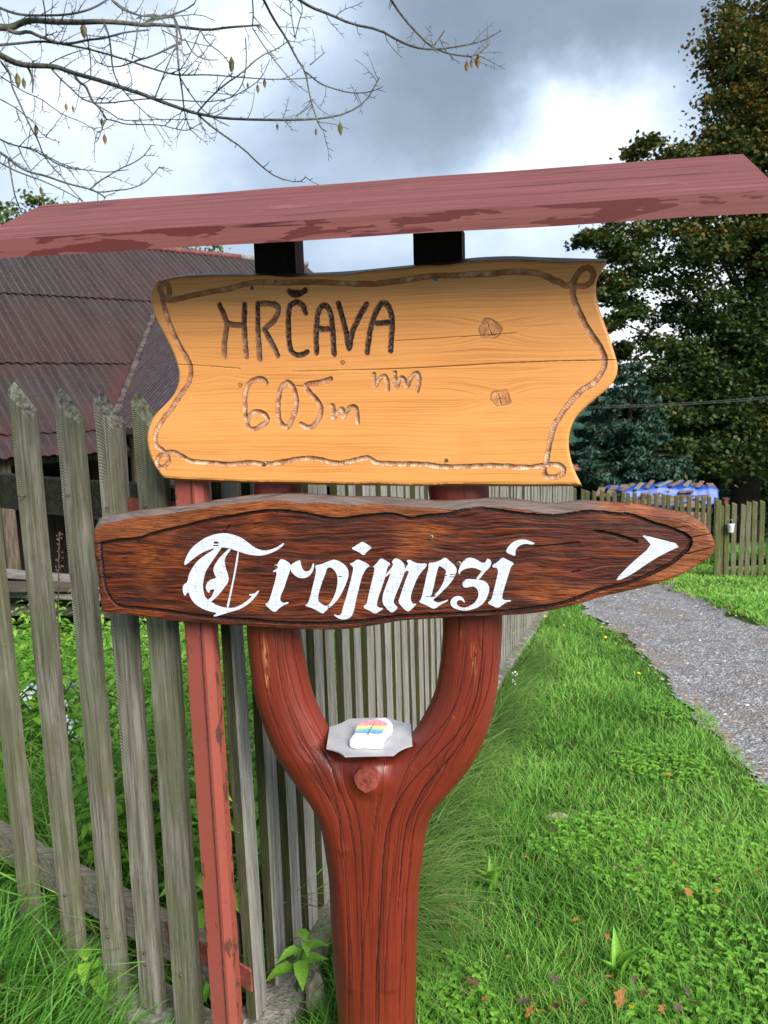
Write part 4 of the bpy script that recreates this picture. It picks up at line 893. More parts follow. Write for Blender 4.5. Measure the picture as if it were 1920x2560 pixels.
# ================================================================== FENCES
def Rz(a): return Matrix.Rotation(a, 3, 'Z')
def picket_mesh(name, w, t, h, cut, mats, bev=.006, wob=.0, seed=0, seg=14):
    """a sawn picket, base at the origin, width along X, outer face towards -Y; slanted, weathered top"""
    r_ = random.Random(seed); prof = [(-w / 2, t / 2), (-w / 2, -t / 2 + bev), (-w / 2 + bev, -t / 2), (w / 2 - bev * 1.9, -t / 2), (w / 2, -t / 2 + bev * 1.9), (w / 2, t / 2)]
    n = len(prof); V_ = []; Fq = []; mi = []
    sx, sy, tw = r_.uniform(-1, 1) * wob, r_.uniform(-1, 1) * wob * .5, r_.uniform(-.05, .05)
    for i in range(seg + 1):
        q_ = i / seg
        for (x, y) in prof:
            top = h - cut * (x / w + .5) - cut * .35 * (-(y / t) + .5)       # slopes down to the right and towards the viewer
            z = top * q_
            jx = .0012 * mnoise.noise(Vector((x * 60, z * 7, seed))) ; a = tw * q_
            V_.append((x * math.cos(a) - y * math.sin(a) + sx * math.sin(q_ * 3) + jx, x * math.sin(a) + y * math.cos(a) + sy * math.sin(q_ * 3) + jx, z))
    for i in range(seg):
        for s_ in range(n):
            Fq.append((i * n + s_, i * n + (s_ + 1) % n, (i + 1) * n + (s_ + 1) % n, (i + 1) * n + s_))
            mi.append({0: 1, 1: 0, 2: 0, 3: 2, 4: 2, 5: 1}[s_])
    Fq.append(tuple(range(seg * n, (seg + 1) * n))); mi.append(3); Fq.append(tuple(range(n))[::-1]); mi.append(1)
    me = mesh(name, np.array(V_), Fq, smooth=False, mats=mats, midx=mi); fixn(me); return me
# ---- left fence with the red steel post
def A_at(r): Y = 1.218 / (1 + .706 * r); return np.array([r * Y, Y])
dA = np.array([.706, -1.]) ; dA = np.array([1, -.706]) / math.hypot(1, .706)      # along the fence towards the corner
angA = math.atan2(dA[1], dA[0])
p0 = A_at(-.306)
FA = thing('picket_fence', 'short weathered picket fence with mossy slant-cut pickets beside the red steel post', 'fence', (-.9, 1.86, .02))
FAL = np.array([-.9, 1.86, .02])
def nrmA(): return np.array([-dA[1], dA[0]])      # behind the fence
nA = np.array([.706, 1.]) / math.hypot(1, .706)
pk_info = [(-.306, 1.528, .100, 0.072), (-.356, 1.536, .098, .066), (-.405, 1.548, .082, .072), (-.461, 1.565, .085, .072), (-.518, 1.560, .070, .070), (-.575, 1.56, .05, .070), (-.63, 1.55, .03, .070)]
for i, (r_, top, bot, w_) in enumerate(pk_info):
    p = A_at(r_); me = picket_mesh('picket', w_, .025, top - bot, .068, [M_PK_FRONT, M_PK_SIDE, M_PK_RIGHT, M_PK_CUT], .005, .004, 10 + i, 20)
    o = link('picket', me, FA, (p[0] - FAL[0] - nA[0] * .0, p[1] - FAL[1], bot - FAL[2])); o.rotation_euler = (random.uniform(-.006, .006), random.uniform(-.004, .010), angA + random.uniform(.02, .10))
def railA(z, hgt, mat, name='rail', r0=-.70, r1=-.262, thick=.030, back=.034, dz=0):
    a, b = A_at(r0), A_at(r1); mb = MB(); k_ = 24; V_ = []
    for i in range(k_ + 1):
        p = a + (b - a) * i / k_; zz = z + dz * i / k_ + .002 * mnoise.noise(Vector((i * .6, z, 0)))
        for (o_, h_) in ((back - thick / 2, 0), (back + thick / 2, 0), (back + thick / 2, hgt), (back - thick / 2, hgt)):
            q_ = p + nA * o_; V_.append((q_[0], q_[1], zz + h_ + .0015 * mnoise.noise(Vector((i * 1.9, h_ * 9, o_ * 50)))))
    Fq = [(i * 4 + s_, i * 4 + (s_ + 1) % 4, i * 4 + 4 + (s_ + 1) % 4, i * 4 + 4 + s_) for i in range(k_) for s_ in range(4)] + [(0, 1, 2, 3), (k_ * 4 + 3, k_ * 4 + 2, k_ * 4 + 1, k_ * 4)]
    mb.add(V_, Fq); o = mb.build(name, mat, FA); fixn(o.data); return o
railA(1.262, .085, M_RAIL_DK, dz=-.012); railA(.225, .098, M_RAIL, dz=.0)
# red angle-steel post
pp = A_at(-.2437); hp = 1.392
def steel_post():
    V_ = []; Fq = []; w_, t_ = .056, .034; prof = [(-w_ / 2, t_ / 2), (-w_ / 2, -t_ / 2 + .002), (-w_ / 2 + .002, -t_ / 2), (w_ / 2 - .012, -t_ / 2 - .0), (w_ / 2, -t_ / 2 + .012), (w_ / 2, t_ / 2)]
    seg = 60; sub = []
    for (a, b) in zip(prof, prof[1:] + prof[:1]):
        m_ = 5 if math.hypot(b[0] - a[0], b[1] - a[1]) > .02 else 1
        for q_ in range(m_): sub.append((a[0] + (b[0] - a[0]) * q_ / m_, a[1] + (b[1] - a[1]) * q_ / m_))
    n = len(sub); rv = []
    for i in range(seg + 1):
        for (x, y) in sub:
            V_.append((x, y, -.05 + (hp + .05) * i / seg)); rv.append(1.0 if min(abs(x + w_ / 2), abs(x - w_ / 2)) < .006 else 0.)
    Fq = [(i * n + s_, i * n + (s_ + 1) % n, (i + 1) * n + (s_ + 1) % n, (i + 1) * n + s_) for i in range(seg) for s_ in range(n)] + [tuple(range(seg * n, seg * n + n))]
    me = mesh('steel_post', np.array(V_), Fq, {'rimv': rv}, smooth=False, mats=[M_RUST]); fixn(me); return me
o = link('steel_post', steel_post(), FA, (pp[0] - FAL[0] - nA[0] * .012, pp[1] - FAL[1] - nA[1] * .012, -.02)); o.rotation_euler = (0, 0, angA + .30)
o['label'] = 'faded red steel post with rusty edges'
M_SEAM = mat_simple('rust_seam', (.03, .012, .009), (.10, .035, .025), 120, .9)
mb = MB(); mb.box((.0105, -.0185, .70), (.0016, .0016, 1.40)); s_ = mb.build('weld_seam', M_SEAM, o, loc=(0, 0, 0))
def plateA(r0, r1, z, h_, thick=.005, back=.016):
    a, b = A_at(r0), A_at(r1); L_ = np.linalg.norm(b - a); c_ = (a + b) / 2 + nA * back
    mb = MB(); mb.box((0, 0, 0), (L_, thick, h_), bev=.0015); o = mb.build('steel_bracket', M_RUST2, FA, loc=(c_[0] - FAL[0], c_[1] - FAL[1], z - FAL[2])); o.rotation_euler = (0, 0, angA); return o, L_
M_RUST2 = mat_simple('faded_red_bracket', (.12, .033, .024), (.28, .066, .048), 34, .6, .3)
M_BOLT = mat_simple('rusty_bolt', (.05, .03, .022), (.16, .10, .08), 90, .7, .4)
for (r0, r1, z, h_) in ((-.352, -.232, 1.285, .046), (-.338, -.219, .300, .050)):
    o, L_ = plateA(r0, r1, z, h_)
    for bx0 in (-L_ / 2 + .018, L_ / 2 - .012) if z > 1 else (-L_ / 2 + .012,):
        mb = MB(); mb.tube([(bx0, -.002, .0), (bx0, -.009, .0)], [.008, .0075], 6); mb.build('bolt', M_BOLT, o, loc=(0, 0, 0))
for (r_, z, l_) in ((-.405, 1.31, .0), (-.461, 1.30, .05), (-.306, 1.30, 0), (-.356, 1.29, 0), (-.306, .25, 0), (-.356, .25, 0), (-.405, .26, 0), (-.461, .28, 0), (-.356, .22, 0), (-.405, .235, 0)):
    p = A_at(r_) - nA * .018; mb = MB(); a = Vector((p[0] + .006, p[1], z)); mb.tube([a, a + Vector((-.002 - l_ * .3, -.004, -.001))], .0038 if not l_ else .002, 8); mb.build('nail', M_BOLT, FA)
# ---- long roadside fence
nB = 100; SPB = .1035
dB = np.array([.321, 1.]) / math.hypot(1, .321); angB = math.atan2(dB[1], dB[0])
FB = thing('picket_fence', 'long grey picket fence running away beside the grass verge behind the signpost', 'fence', (float(xb(1.6)), 1.6, .05))
FBL = np.array(FB.location)
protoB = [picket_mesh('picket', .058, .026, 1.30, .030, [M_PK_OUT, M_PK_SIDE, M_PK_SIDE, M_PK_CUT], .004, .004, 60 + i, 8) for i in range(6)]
def kz(Y): return .10 - .13 * np.maximum(Y - 2, 0) + .0
for i in range(nB + 2):
    s_ = .045 + i * SPB * (1 + .0); p = np.array([xb(1.54), 1.54]) + dB * (s_ + random.uniform(-.004, .004)) - np.array([dB[1], -dB[0]]) * .03
    if i >= nB: break
    o = link('picket', protoB[i % 6], FB, (p[0] - FBL[0], p[1] - FBL[1], float(kz(p[1])) + .012 - FBL[2]))
    # outer face towards the verge: local -Y must point right of the fence line
    o.rotation_euler = (random.uniform(-.008, .008), random.uniform(-.012, .012), angB + random.uniform(-.05, .05)); o.scale = (1, 1, 1.08 if p[1] < 2.4 else 1 + random.uniform(-.01, .01))
nBv = np.array([-dB[1], dB[0]])
for zz in (.16, 1.10):
    V_ = []; k_ = 30; Lb = nB * SPB
    for i in range(k_ + 1):
        p = np.array([xb(1.54), 1.54]) + dB * Lb * i / k_ + nBv * .055; z = float(kz(p[1])) + zz
        for (o_, h_) in ((-.0, 0), (.035, 0), (.035, .08), (-.0, .08)): V_.append((p[0] + nBv[0] * o_, p[1] + nBv[1] * o_, z + h_))
    mb = MB(); mb.add(V_, [(i * 4 + a, i * 4 + (a + 1) % 4, i * 4 + 4 + (a + 1) % 4, i * 4 + 4 + a) for i in range(k_) for a in range(4)] + [(0, 1, 2, 3), (k_ * 4 + 3, k_ * 4 + 2, k_ * 4 + 1, k_ * 4)])
    o = mb.build('rail', M_RAIL_DK, FB); fixn(o.data)
# concrete plinth below both runs
mc, k = material('mossy_concrete'); P = k.obj(); n1 = k.noise(P, 22, 5, .7); n2 = k.noise(P, 4, 3)
c = k.ramp(n1, [(.28, (.06, .055, .042)), (.5, (.20, .185, .155)), (.72, (.38, .36, .32))]); c = k.mix(k.rng(n2, .5, .66, 0., .7), c, (.09, .12, .05)); c = k.mix(k.rng(k.noise(P, 60, 3), .6, .7, 0., .6), c, (.05, .05, .035))
finish(mc, k, c, .9, k.math('ADD', n1, k.noise(P, 90, 3)), .8, .008, spec=.1)
PLN = thing('concrete_plinth', 'low pale mossy concrete plinth under the picket fences', 'plinth', (float(xb(1.6)), 1.6, .0)); PNL = np.array(PLN.location)
path = [A_at(r_) for r_ in np.linspace(-.70, -.25, 14)]; path = [p - nA * .0 for p in path]
pathB = [np.array([xb(1.54), 1.54]) + dB * s_ for s_ in np.linspace(.0, 10.5, 130)]
def plinth(pts, off0, off1, zt, zb, name):
    V_ = []; k_ = len(pts)
    for i, p in enumerate(pts):
        t = pts[min(i + 1, k_ - 1)] - pts[max(i - 1, 0)]; t = t / np.linalg.norm(t); nn = np.array([t[1], -t[0]])
        for (o_, z_) in ((off0, zb), (off0, zt), ((off0 + off1) / 2, zt + .003), (off1 - .012, zt), (off1, zt - .012), (off1 + .012, zb)):
            j_ = .006 * mnoise.noise(Vector((p[0] * 14, p[1] * 14, o_ * 90 + z_ * 7))); q_ = p + nn * (o_ + j_); V_.append((q_[0], q_[1], float(kz(p[1])) + z_ + j_ * .8))
    m_ = 6; mb = MB(); mb.add(V_, [(i * m_ + a, i * m_ + (a + 1) % m_, (i + 1) * m_ + (a + 1) % m_, (i + 1) * m_ + a) for i in range(k_ - 1) for a in range(m_)] + [tuple(range(m_)), tuple(range((k_ - 1) * m_, k_ * m_))])
    o = mb.build(name, mc, PLN, smooth=False); fixn(o.data)
plinth(pathB, -.075, .045, .0, -.22, 'plinth_run'); plinth(path, -.08, .045, -.018, -.22, 'plinth_run')

# ---- fence across the end of the track and the gate on the right
def far_fence(name, label, a, b, zt_a, zt_b, n, w_, t_, h_, mats, posts=(), cat='fence'):
    c_ = ((a[0] + b[0]) / 2, (a[1] + b[1]) / 2, float(ground((a[0] + b[0]) / 2, (a[1] + b[1]) / 2))); T_ = thing(name, label, cat, c_)
    a = np.array(a, float); b = np.array(b, float); d = b - a; L_ = np.linalg.norm(d); d /= L_; an = math.atan2(d[1], d[0]); nn = np.array([-d[1], d[0]])
    pr = [picket_mesh('picket', w_, t_, h_, .02, mats, .003, .004, 90 + i, 3) for i in range(4)]
    for i in range(n):
        q_ = (i + .5) / n; p = a + (b - a) * q_; z = zt_a + (zt_b - zt_a) * q_ - h_
        o = link('picket', pr[i % 4], T_, (p[0] - c_[0], p[1] - c_[1], z - c_[2] + random.uniform(-.02, .02))); o.rotation_euler = (0, random.uniform(-.02, .02), an)
    for f_ in (.22, .80):
        mb = MB(); m_ = a + (b - a) / 2 + nn * (t_ + .01); z = (zt_a + zt_b) / 2 - h_ * (1 - f_)
        M_ = Rz(an) @ Matrix.Rotation(-math.atan2(zt_b - zt_a, L_), 3, 'Y'); mb.box((m_[0], m_[1], z), (L_, .03, .07), M_); mb.build('rail', M_RAIL_DK, T_)
    for (q_, ww, hh, mt) in posts:
        p = a + (b - a) * q_ + nn * .0; z = zt_a + (zt_b - zt_a) * q_; mb = MB(); mb.box((p[0], p[1] + .0, z + hh / 2 - h_ * .5), (ww, ww, h_ + hh), Rz(an), bev=.008); mb.build('fence_post', mt, T_)
    return T_
M_FAR = mat_weather('mossy_far_fence', (.085, .082, .045), (.20, .195, .12), (.085, .098, .028), .8)
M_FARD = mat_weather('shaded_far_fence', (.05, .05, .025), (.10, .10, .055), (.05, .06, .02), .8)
pC0 = at(1395, 1219, 12.2); pC1 = at(1800, 1243, 12.2)
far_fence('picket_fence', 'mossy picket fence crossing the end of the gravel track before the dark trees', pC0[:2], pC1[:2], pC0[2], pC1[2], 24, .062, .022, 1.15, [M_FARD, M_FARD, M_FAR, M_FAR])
pD0 = at(1796, 1262, 9.9); pD1 = at(2120, 1244, 9.4)
far_fence('garden_gate', 'mossy wooden picket gate at the right end of the lawn', pD0[:2], pD1[:2], pD0[2], pD1[2] + .02, 18, .058, .022, 1.02, [M_FAR, M_FARD, M_FAR, M_FAR], posts=[(.0, .07, .06, M_FAR)], cat='gate')
M_RPOST = mat_simple('rusty_gate_post', (.07, .022, .014), (.16, .05, .03), 20, .8)
GP = thing('gate_post', 'rusty brown steel gate post at the hinge of the wooden gate', 'post', tuple(at(1807, 1430, 9.95))); p = at(1808, 1340, 9.93)
mb = MB(); mb.box((p[0], p[1] - .03, p[2]), (.055, .055, .99), bev=.006); mb.box((p[0], p[1] - .03, p[2] + .50), (.066, .066, .015)); mb.build('post_shaft', M_RPOST, GP)
# white pail hanging from the gate
M_PAIL = mat_simple('white_plastic', (.62, .66, .72), (.75, .79, .84), 30, .4, .05)
p = at(1827, 1321, 9.80); PA = thing('pail', 'small white plastic pail hanging on the wooden gate', 'pail', (p[0], p[1], p[2] - .1)); mb = MB()
ang = [2 * math.pi * i / 16 for i in range(16)]
mb.tube([(p[0], p[1], p[2] - .055), (p[0], p[1], p[2] - .045), (p[0], p[1], p[2] + .050), (p[0], p[1], p[2] + .058)], [.028, .033, .043, .047], 16); mb.build('pail_body', M_PAIL, PA, smooth=True)
mb = MB(); mb.tube([(p[0] - .045, p[1], p[2] + .055), (p[0] - .03, p[1] + .01, p[2] + .11), (p[0] + .03, p[1] + .01, p[2] + .11), (p[0] + .045, p[1], p[2] + .055)], .004, 5); mb.build('pail_handle', M_STEEL, PA)

# ================================================================== BARN, TIMBER, FAR HOUSES
BD = np.array([.773, .635, 0]); BG = np.array([.635, -.773, 0]); TH = math.radians(34)
A0 = at(500, 635, 13.0); BS = BG * math.cos(TH) - np.array([0, 0, math.sin(TH)]); BN = np.cross(BD, BS); BN = BN if BN[2] > 0 else -BN
def bhit(x, y):
    d = ray(x, y); P_ = CAM + d * (((A0 - CAM) @ BN) / (d @ BN)); return (P_ - A0) @ BS, (P_ - A0) @ BD
s1 = bhit(185, 745)[0]; s2 = bhit(160, 912)[0]; s3 = bhit(100, 1087)[0]; s4 = bhit(120, 1140)[0]
def bpx(u):
    v = A0 + BD * u - CAM; return 960 + FPX * (v @ RR) / (v @ F)
_u = np.linspace(0, 12, 600); dR = float(_u[np.argmin(np.abs(np.array([bpx(t) for t in _u]) - 764))]); uG = float(_u[np.argmin(np.abs(np.array([bpx(t) for t in _u]) - 600))])
v1s, v1d = bhit(386, 797); v2s, v2d = bhit(285, 1063)
BARN = thing('barn', 'low open barn with dark red brown corrugated roof and side wing behind the fence', 'barn', (float(A0[0]), float(A0[1]) - 2.5, float(ground(A0[0], A0[1] - 2.5))))
M_CORR = mat_corr('corrugated_roof_sheets', (.017, .012, .012), (.036, .025, .025), (.056, .047, .045))
M_CORR2 = mat_corr('corrugated_wing_sheets', (.018, .013, .015), (.035, .026, .030), (.054, .046, .049))
PITCHC = .095
def corr(name, O, U_, Vv_, N_, u0, u1, v0f, v1f, mat, lift0=0., lift1=0.012, nv=10, run0=0., ph=0.):
    """corrugated sheet row: u across the waves, v down the slope; v0f/v1f give the ends for each u"""
    us = np.arange(u0, u1, PITCHC / 8); V_ = []; run = []; ac = []
    for u in us:
        a, b = v0f(u), v1f(u)
        for i in range(nv + 1):
            t = i / nv; v = a + (b - a) * t
            wv = .009 * math.sin(2 * math.pi * (u + ph) / PITCHC) + .010 * mnoise.noise(Vector((u * .9, v * .8, run0))) + (lift0 + (lift1 - lift0) * t)
            V_.append(O + U_ * u + Vv_ * v + N_ * wv); run.append(run0 + v * 0 + t * 1.7); ac.append(u)
    V_ = np.array(V_); m_ = nv + 1; i = np.arange(len(us) - 1)[:, None] * m_ + np.arange(nv)[None]; Fq = np.stack([i, i + 1, i + m_ + 1, i + m_], -1).reshape(-1, 4)
    base = np.array(BARN.location); V_ = V_ - base
    me = mesh(name, V_, Fq, {'run': run, 'across': ac}, mats=[mat]); return link(name, me, BARN)
def valley(u):                                     # slope position of the valley on the main roof for a given u
    t = (u - v2d) / (v1d - v2d); return v2s + (v1s - v2s) * t
rows = [(0.0, s1), (s1 - .08, s2), (s2 - .08, s3), (s3 - .08, s4 + .02)]
for i, (a, b) in enumerate(rows):
    f0 = (lambda u, a=a: min(a, valley(u) + .05) if u > v2d else a); f1 = (lambda u, b=b: min(b, valley(u) + .05) if u > v2d else b)
    def g0(u, a=a): return a
    def g1(u, a=a, b=b):
        if u < v2d: return b + .02 * mnoise.noise(Vector((u * 9, b, 0)))
        if u > v1d: return b
        return max(a, min(b, valley(u) + .06))
    corr('roof_sheets', A0, BD, BS, BN, -7.5 if i else -7.5, dR, g0, g1, M_CORR, .004 * 0 + .0, .022, run0=1.7 * i, ph=i * .01)
# back slope, ridge cap
BS2 = -BG * math.cos(TH) - np.array([0, 0, math.sin(TH)])
corr('roof_sheets', A0, BD, BS2, np.array([-BN[0], -BN[1], BN[2]]), -7.5, dR, lambda u: 0., lambda u: 5., M_CORR)
M_CAP = mat_simple('red_ridge_cap', (.10, .024, .024), (.17, .055, .052), 9, .6, .2); M_CAPG = mat_simple('grey_ridge_cap', (.12, .11, .10), (.26, .25, .23), 12, .8, .3)
mb = MB(); mb.tube([A0 + BD * u + np.array([0, 0, .015]) for u in np.linspace(uG, dR + .03, 6)], .05, 8); mb.build('ridge_cap', M_CAPG, BARN, smooth=True)
us = np.linspace(-7.5, uG, 40); mb = MB(); mb.tube([A0 + BD * u + np.array([0, 0, .015]) for u in us if u > -1.2], .05, 8); mb.build('ridge_cap', M_CAP, BARN, smooth=True)
mb = MB(); mb.tube([A0 + BD * u + np.array([0, 0, .02]) for u in np.linspace(-7.5, -1.1, 20)], .06, 8); mb.build('ridge_cap', M_CAPG, BARN, smooth=True)
# wing
V1 = A0 + BS * v1s + BD * v1d; V2 = A0 + BS * v2s + BD * v2d; gl = (V2 - V1) @ BG; W_ = (V2 - V1) - BG * gl; wl_ = np.linalg.norm(W_); W_ = W_ / wl_; WN = np.cross(BG, W_); WN = WN if WN[2] > 0 else -WN
corr('wing_roof_sheets', V1, BG, W_, WN, 0.02, gl + 1.0, lambda u: 0., lambda u: max(.02, min(u / gl, 1.) * wl_ + (.05 if u > gl else 0)), M_CORR2, .0, .02, ph=.03)
W2 = -W_.copy(); W2[2] = W_[2]
corr('wing_roof_sheets', V1, BG, W2, np.array([-WN[0], -WN[1], WN[2]]) * 1., -.9, gl + 1.0, lambda u: 0., lambda u: wl_, M_CORR2, .0, .01)
mb = MB(); mb.tube([V1 + np.array([0, 0, .02]) + BG * t for t in np.linspace(-.1, gl + 1.0, 8)], .05, 6); mb.build('ridge_cap', M_CAPG, BARN)
M_FLASH = mat_simple('patched_valley_flashing', (.022, .013, .012), (.10, .075, .068), 14, .8, .5)
mb = MB(); pts = [V1 + (V2 - V1) * t + np.array([0, 0, .035 + .012 * mnoise.noise(Vector((t * 9, 0, 0)))]) + BG * .02 * mnoise.noise(Vector((t * 14, 3, 0))) for t in np.linspace(0, 1.02, 26)]
mb.tube(pts, [.045 + .03 * abs(mnoise.noise(Vector((i * .8, 5, 0)))) for i in range(26)], 6); mb.build('valley_flashing', M_FLASH, BARN)
# walls: dark open shed
M_WALL = mat_simple('dark_barn_boards', (.008, .007, .006), (.028, .022, .017), 8, .95, .5, stretch=(8, 8, .5)); M_BPOST = mat_simple('barn_post', (.05, .035, .025), (.13, .10, .07), 12, .9, .4, stretch=(6, 6, .5))
E0 = A0 + BS * s4; back = A0 + BS * (s4 - 2.6)
def wallq(name, a, b, zt, mat=M_WALL, th=.08):
    d = np.array(b[:2]) - np.array(a[:2]); L_ = np.linalg.norm(d); an = math.atan2(d[1], d[0]); m_ = (np.array(a[:2]) + np.array(b[:2])) / 2; zb = float(ground(m_[0], m_[1])) - .3
    mb = MB(); mb.box((m_[0], m_[1], (zt + zb) / 2), (L_, th, zt - zb), Rz(an)); mb.build(name, mat, BARN)
wallq('back_wall', back + BD * -7, back + BD * (v2d + 2.6), back[2] - .06)
wallq('side_wall', back + BD * (v2d + 2.6), back + BD * (v2d + 2.6) - BG * 3.2, back[2] - .3)
wallq('side_wall', V2 + BG * .9 - np.array(W_) * 0 + BD * .1, V2 + BG * .9 + BD * (2 * wl_ * abs(W_ @ BD) - .1), V2[2] - .1)
wallq('side_wall', V2 + BG * .85 + BD * .2, V2 + BG * .3 + BD * .2 - BG * 1.2, V2[2] - .1)
for u in (-6.2, -4.2, v2d - 1.6, v2d - .05):
    p = E0 + BD * u - BG * .25; mb = MB(); zb = float(ground(p[0], p[1])) - .1; mb.box((p[0], p[1], (p[2] + zb) / 2 + .05), (.12, .12, p[2] - zb), Rz(.7), bev=.01); mb.build('barn_post', M_BPOST, BARN)
mb = MB(); a = E0 + BD * -7.2 - BG * .25 - np.array([0, 0, .04]); b = E0 + BD * (v2d + .1) - BG * .25 - np.array([0, 0, .04]); mb.tube([a, b], .05, 6); mb.build('eave_beam', M_BPOST, BARN)
a = V2 - np.array([0, 0, .05]) + BG * .05; mb = MB(); mb.tube([a, a + BG * (1.0)], .05, 6); mb.build('fascia_board', M_BPOST, BARN)
p = V2 + BG * .28 + BD * .1; mb = MB(); zb = float(ground(p[0], p[1])); mb.box((p[0], p[1], (p[2] - .1 + zb) / 2), (.09, .09, p[2] - .1 - zb), Rz(.7), bev=.01); mb.build('barn_post', M_BPOST, BARN)
# timber pile between the pickets
M_OLDW = mat_weather('old_grey_planks', (.035, .027, .022), (.12, .10, .08), (.06, .05, .03), .2, zaxis=False); M_PALE = mat_simple('pale_plank', (.12, .11, .095), (.24, .225, .20), 14, .9, .4, stretch=(.4, 3, 3))
p = at(110, 1420, 5.6); TP = thing('timber_pile', 'pile of old grey planks lying under the barn eave', 'timber pile', (p[0], p[1], float(ground(p[0], p[1]))))
gz0 = float(ground(p[0], p[1]))
for i in range(26):
    z = gz0 + .06 + .065 * (i // 3) * .9 + random.uniform(0, .02); q_ = np.array([p[0] + random.uniform(-.3, .3), p[1] + random.uniform(-.25, .3)])
    mb = MB(); M_ = Rz(random.uniform(-.25, .15) - .1) @ Matrix.Rotation(random.uniform(-.05, .05), 3, 'Y'); mb.box((q_[0], q_[1], z), (random.uniform(1.4, 2.3), random.uniform(.12, .2), .038), M_)
    mb.build('plank', M_PALE if random.random() < .22 else M_OLDW, TP)

# blue tarpaulin over the wood stack behind the far fence
pS = at(1660, 1235, 13.6); gS = float(ground(pS[0], pS[1])); WS = thing('wood_stack', 'low stack of brown boards behind the far picket fence', 'wood stack', (pS[0], pS[1], gS))
M_BRN = mat_simple('brown_boards', (.09, .05, .035), (.26, .16, .12), 10, .85, .4, stretch=(.5, 3, 3)); zt_ = pS[2]
mb = MB(); mb.box((pS[0], pS[1] + .35, (zt_ + gS) / 2 - .03), (1.55, .9, zt_ - gS), Rz(.03)); mb.build('stacked_boards', M_BRN, WS)
for i in range(11):
    x = pS[0] - 1.05 + i * .205; mb = MB(); M_ = Rz(1.15 + random.uniform(-.25, .2)) @ Matrix.Rotation(random.uniform(-.16, .0), 3, 'Y')
    mb.box((x, pS[1] + .25 + random.uniform(-.1, .1), zt_ + .02 + random.uniform(-.01, .03) + .03 * math.exp(-((i - 6) / 4.) ** 2)), (random.uniform(.5, .9), .12, .022), M_); mb.build('loose_board', M_BRN, WS)
M_TARP = mat_simple('blue_tarpaulin', (.010, .050, .25), (.018, .090, .38), 16, .42, .4, spec=.4)
gx, gy = np.meshgrid(np.linspace(-.80, .92, 70), np.linspace(-.42, .55, 36)); gzt = .05 + .09 * np.exp(-((gx - .1) / .75) ** 2) * (1 - .5 * ((gy - .05) / .5) ** 2) + .055 * (vnoise(gx * 5 + 3, gy * 4 + 2, 91) - .5) + .03 * (vnoise(gx * 13, gy * 9, 92) - .5)
gzt -= .22 * sm(-gy, .28, .42) * (.4 + vnoise(gx * 4, gx * 0, 93)); ex_ = .10 * (vnoise(gy * 6, gx * 0 + 4, 94) - .5)
V_ = np.stack([gx + ex_, gy + .30, gzt], -1).reshape(-1, 3); i = np.arange(35)[:, None] * 70 + np.arange(69)[None]
o = link('tarpaulin', mesh('tarpaulin', V_, np.stack([i, i + 1, i + 71, i + 70], -1).reshape(-1, 4), mats=[M_TARP]), None, (pS[0], pS[1], zt_)); sl = o.modifiers.new('t', 'SOLIDIFY'); sl.thickness = .006
tag(o, 'crumpled bright blue tarpaulin spread over the wood stack', 'tarpaulin')
for i in range(7):
    x = pS[0] - .62 + i * .22; p_ = (x, pS[1] + .15 + random.uniform(-.05, .1), zt_ + .125 + .05 * math.exp(-((i - 3.5) / 2) ** 2)); mb = MB()
    mb.box(p_, (random.uniform(.42, .6), .07, .02), Rz(.95 + random.uniform(-.25, .2)) @ Matrix.Rotation(-.12, 3, 'Y')); o = mb.build('plank', M_PALE if i % 2 else M_BRN, None); tag(o, ('leftmost', 'second from the left', 'third from the left', 'middle', 'third from the right', 'second from the right', 'rightmost')[i] + ' of the seven planks weighing down the blue tarpaulin', 'plank', 'planks on the blue tarpaulin')
# far house with a red roof and white wall
def house(px, py_top, py_wall, Y, wpx, label, rc, wc):
    c0 = at(px, py_wall, Y); zt = c0[2]; hw = wpx / FPX * Y / 2; g_ = float(ground(c0[0], Y)); H_ = thing('house', label, 'house', (c0[0], Y, g_)); rz = at(px, py_top, Y)[2]
    mb = MB(); mb.box((c0[0], Y + 3, (zt + g_) / 2), (hw * 2, 6, zt - g_)); mb.build('wall', wc, H_)
    mb = MB(); a = hw + .5; yy0, yy1 = Y - .6, Y + 6.6; zr = rz
    mb.add([(c0[0] - a, yy0, zt - .1), (c0[0] + a, yy0, zt - .1), (c0[0] + a, Y + 3, zr), (c0[0] - a, Y + 3, zr), (c0[0] - a, yy1, zt - .1), (c0[0] + a, yy1, zt - .1), (c0[0] - a, yy0, zt - .3), (c0[0] + a, yy0, zt - .3)], [(0, 1, 2, 3), (3, 2, 5, 4), (0, 6, 7, 1), (0, 3, 4), (1, 5, 2)]); mb.build('roof', rc, H_)
    for q_ in range(5):
        x = c0[0] - hw + (q_ + .5) * hw * 2 / 5; mb = MB(); mb.box((x, Y - .03, zt - 1.1), (hw * .16, .06, 1.3)); mb.build('window', M_STEEL, H_)
M_HW = mat_simple('white_house_wall', (.55, .58, .60), (.70, .72, .74), 3, .8, .05); M_HR = mat_simple('far_red_roof', (.16, .05, .05), (.25, .09, .085), 4, .8, .2)
house(1410, 1160, 1205, 42, 150, 'distant white house with a dull red roof seen below the pine board', M_HR, M_HW)

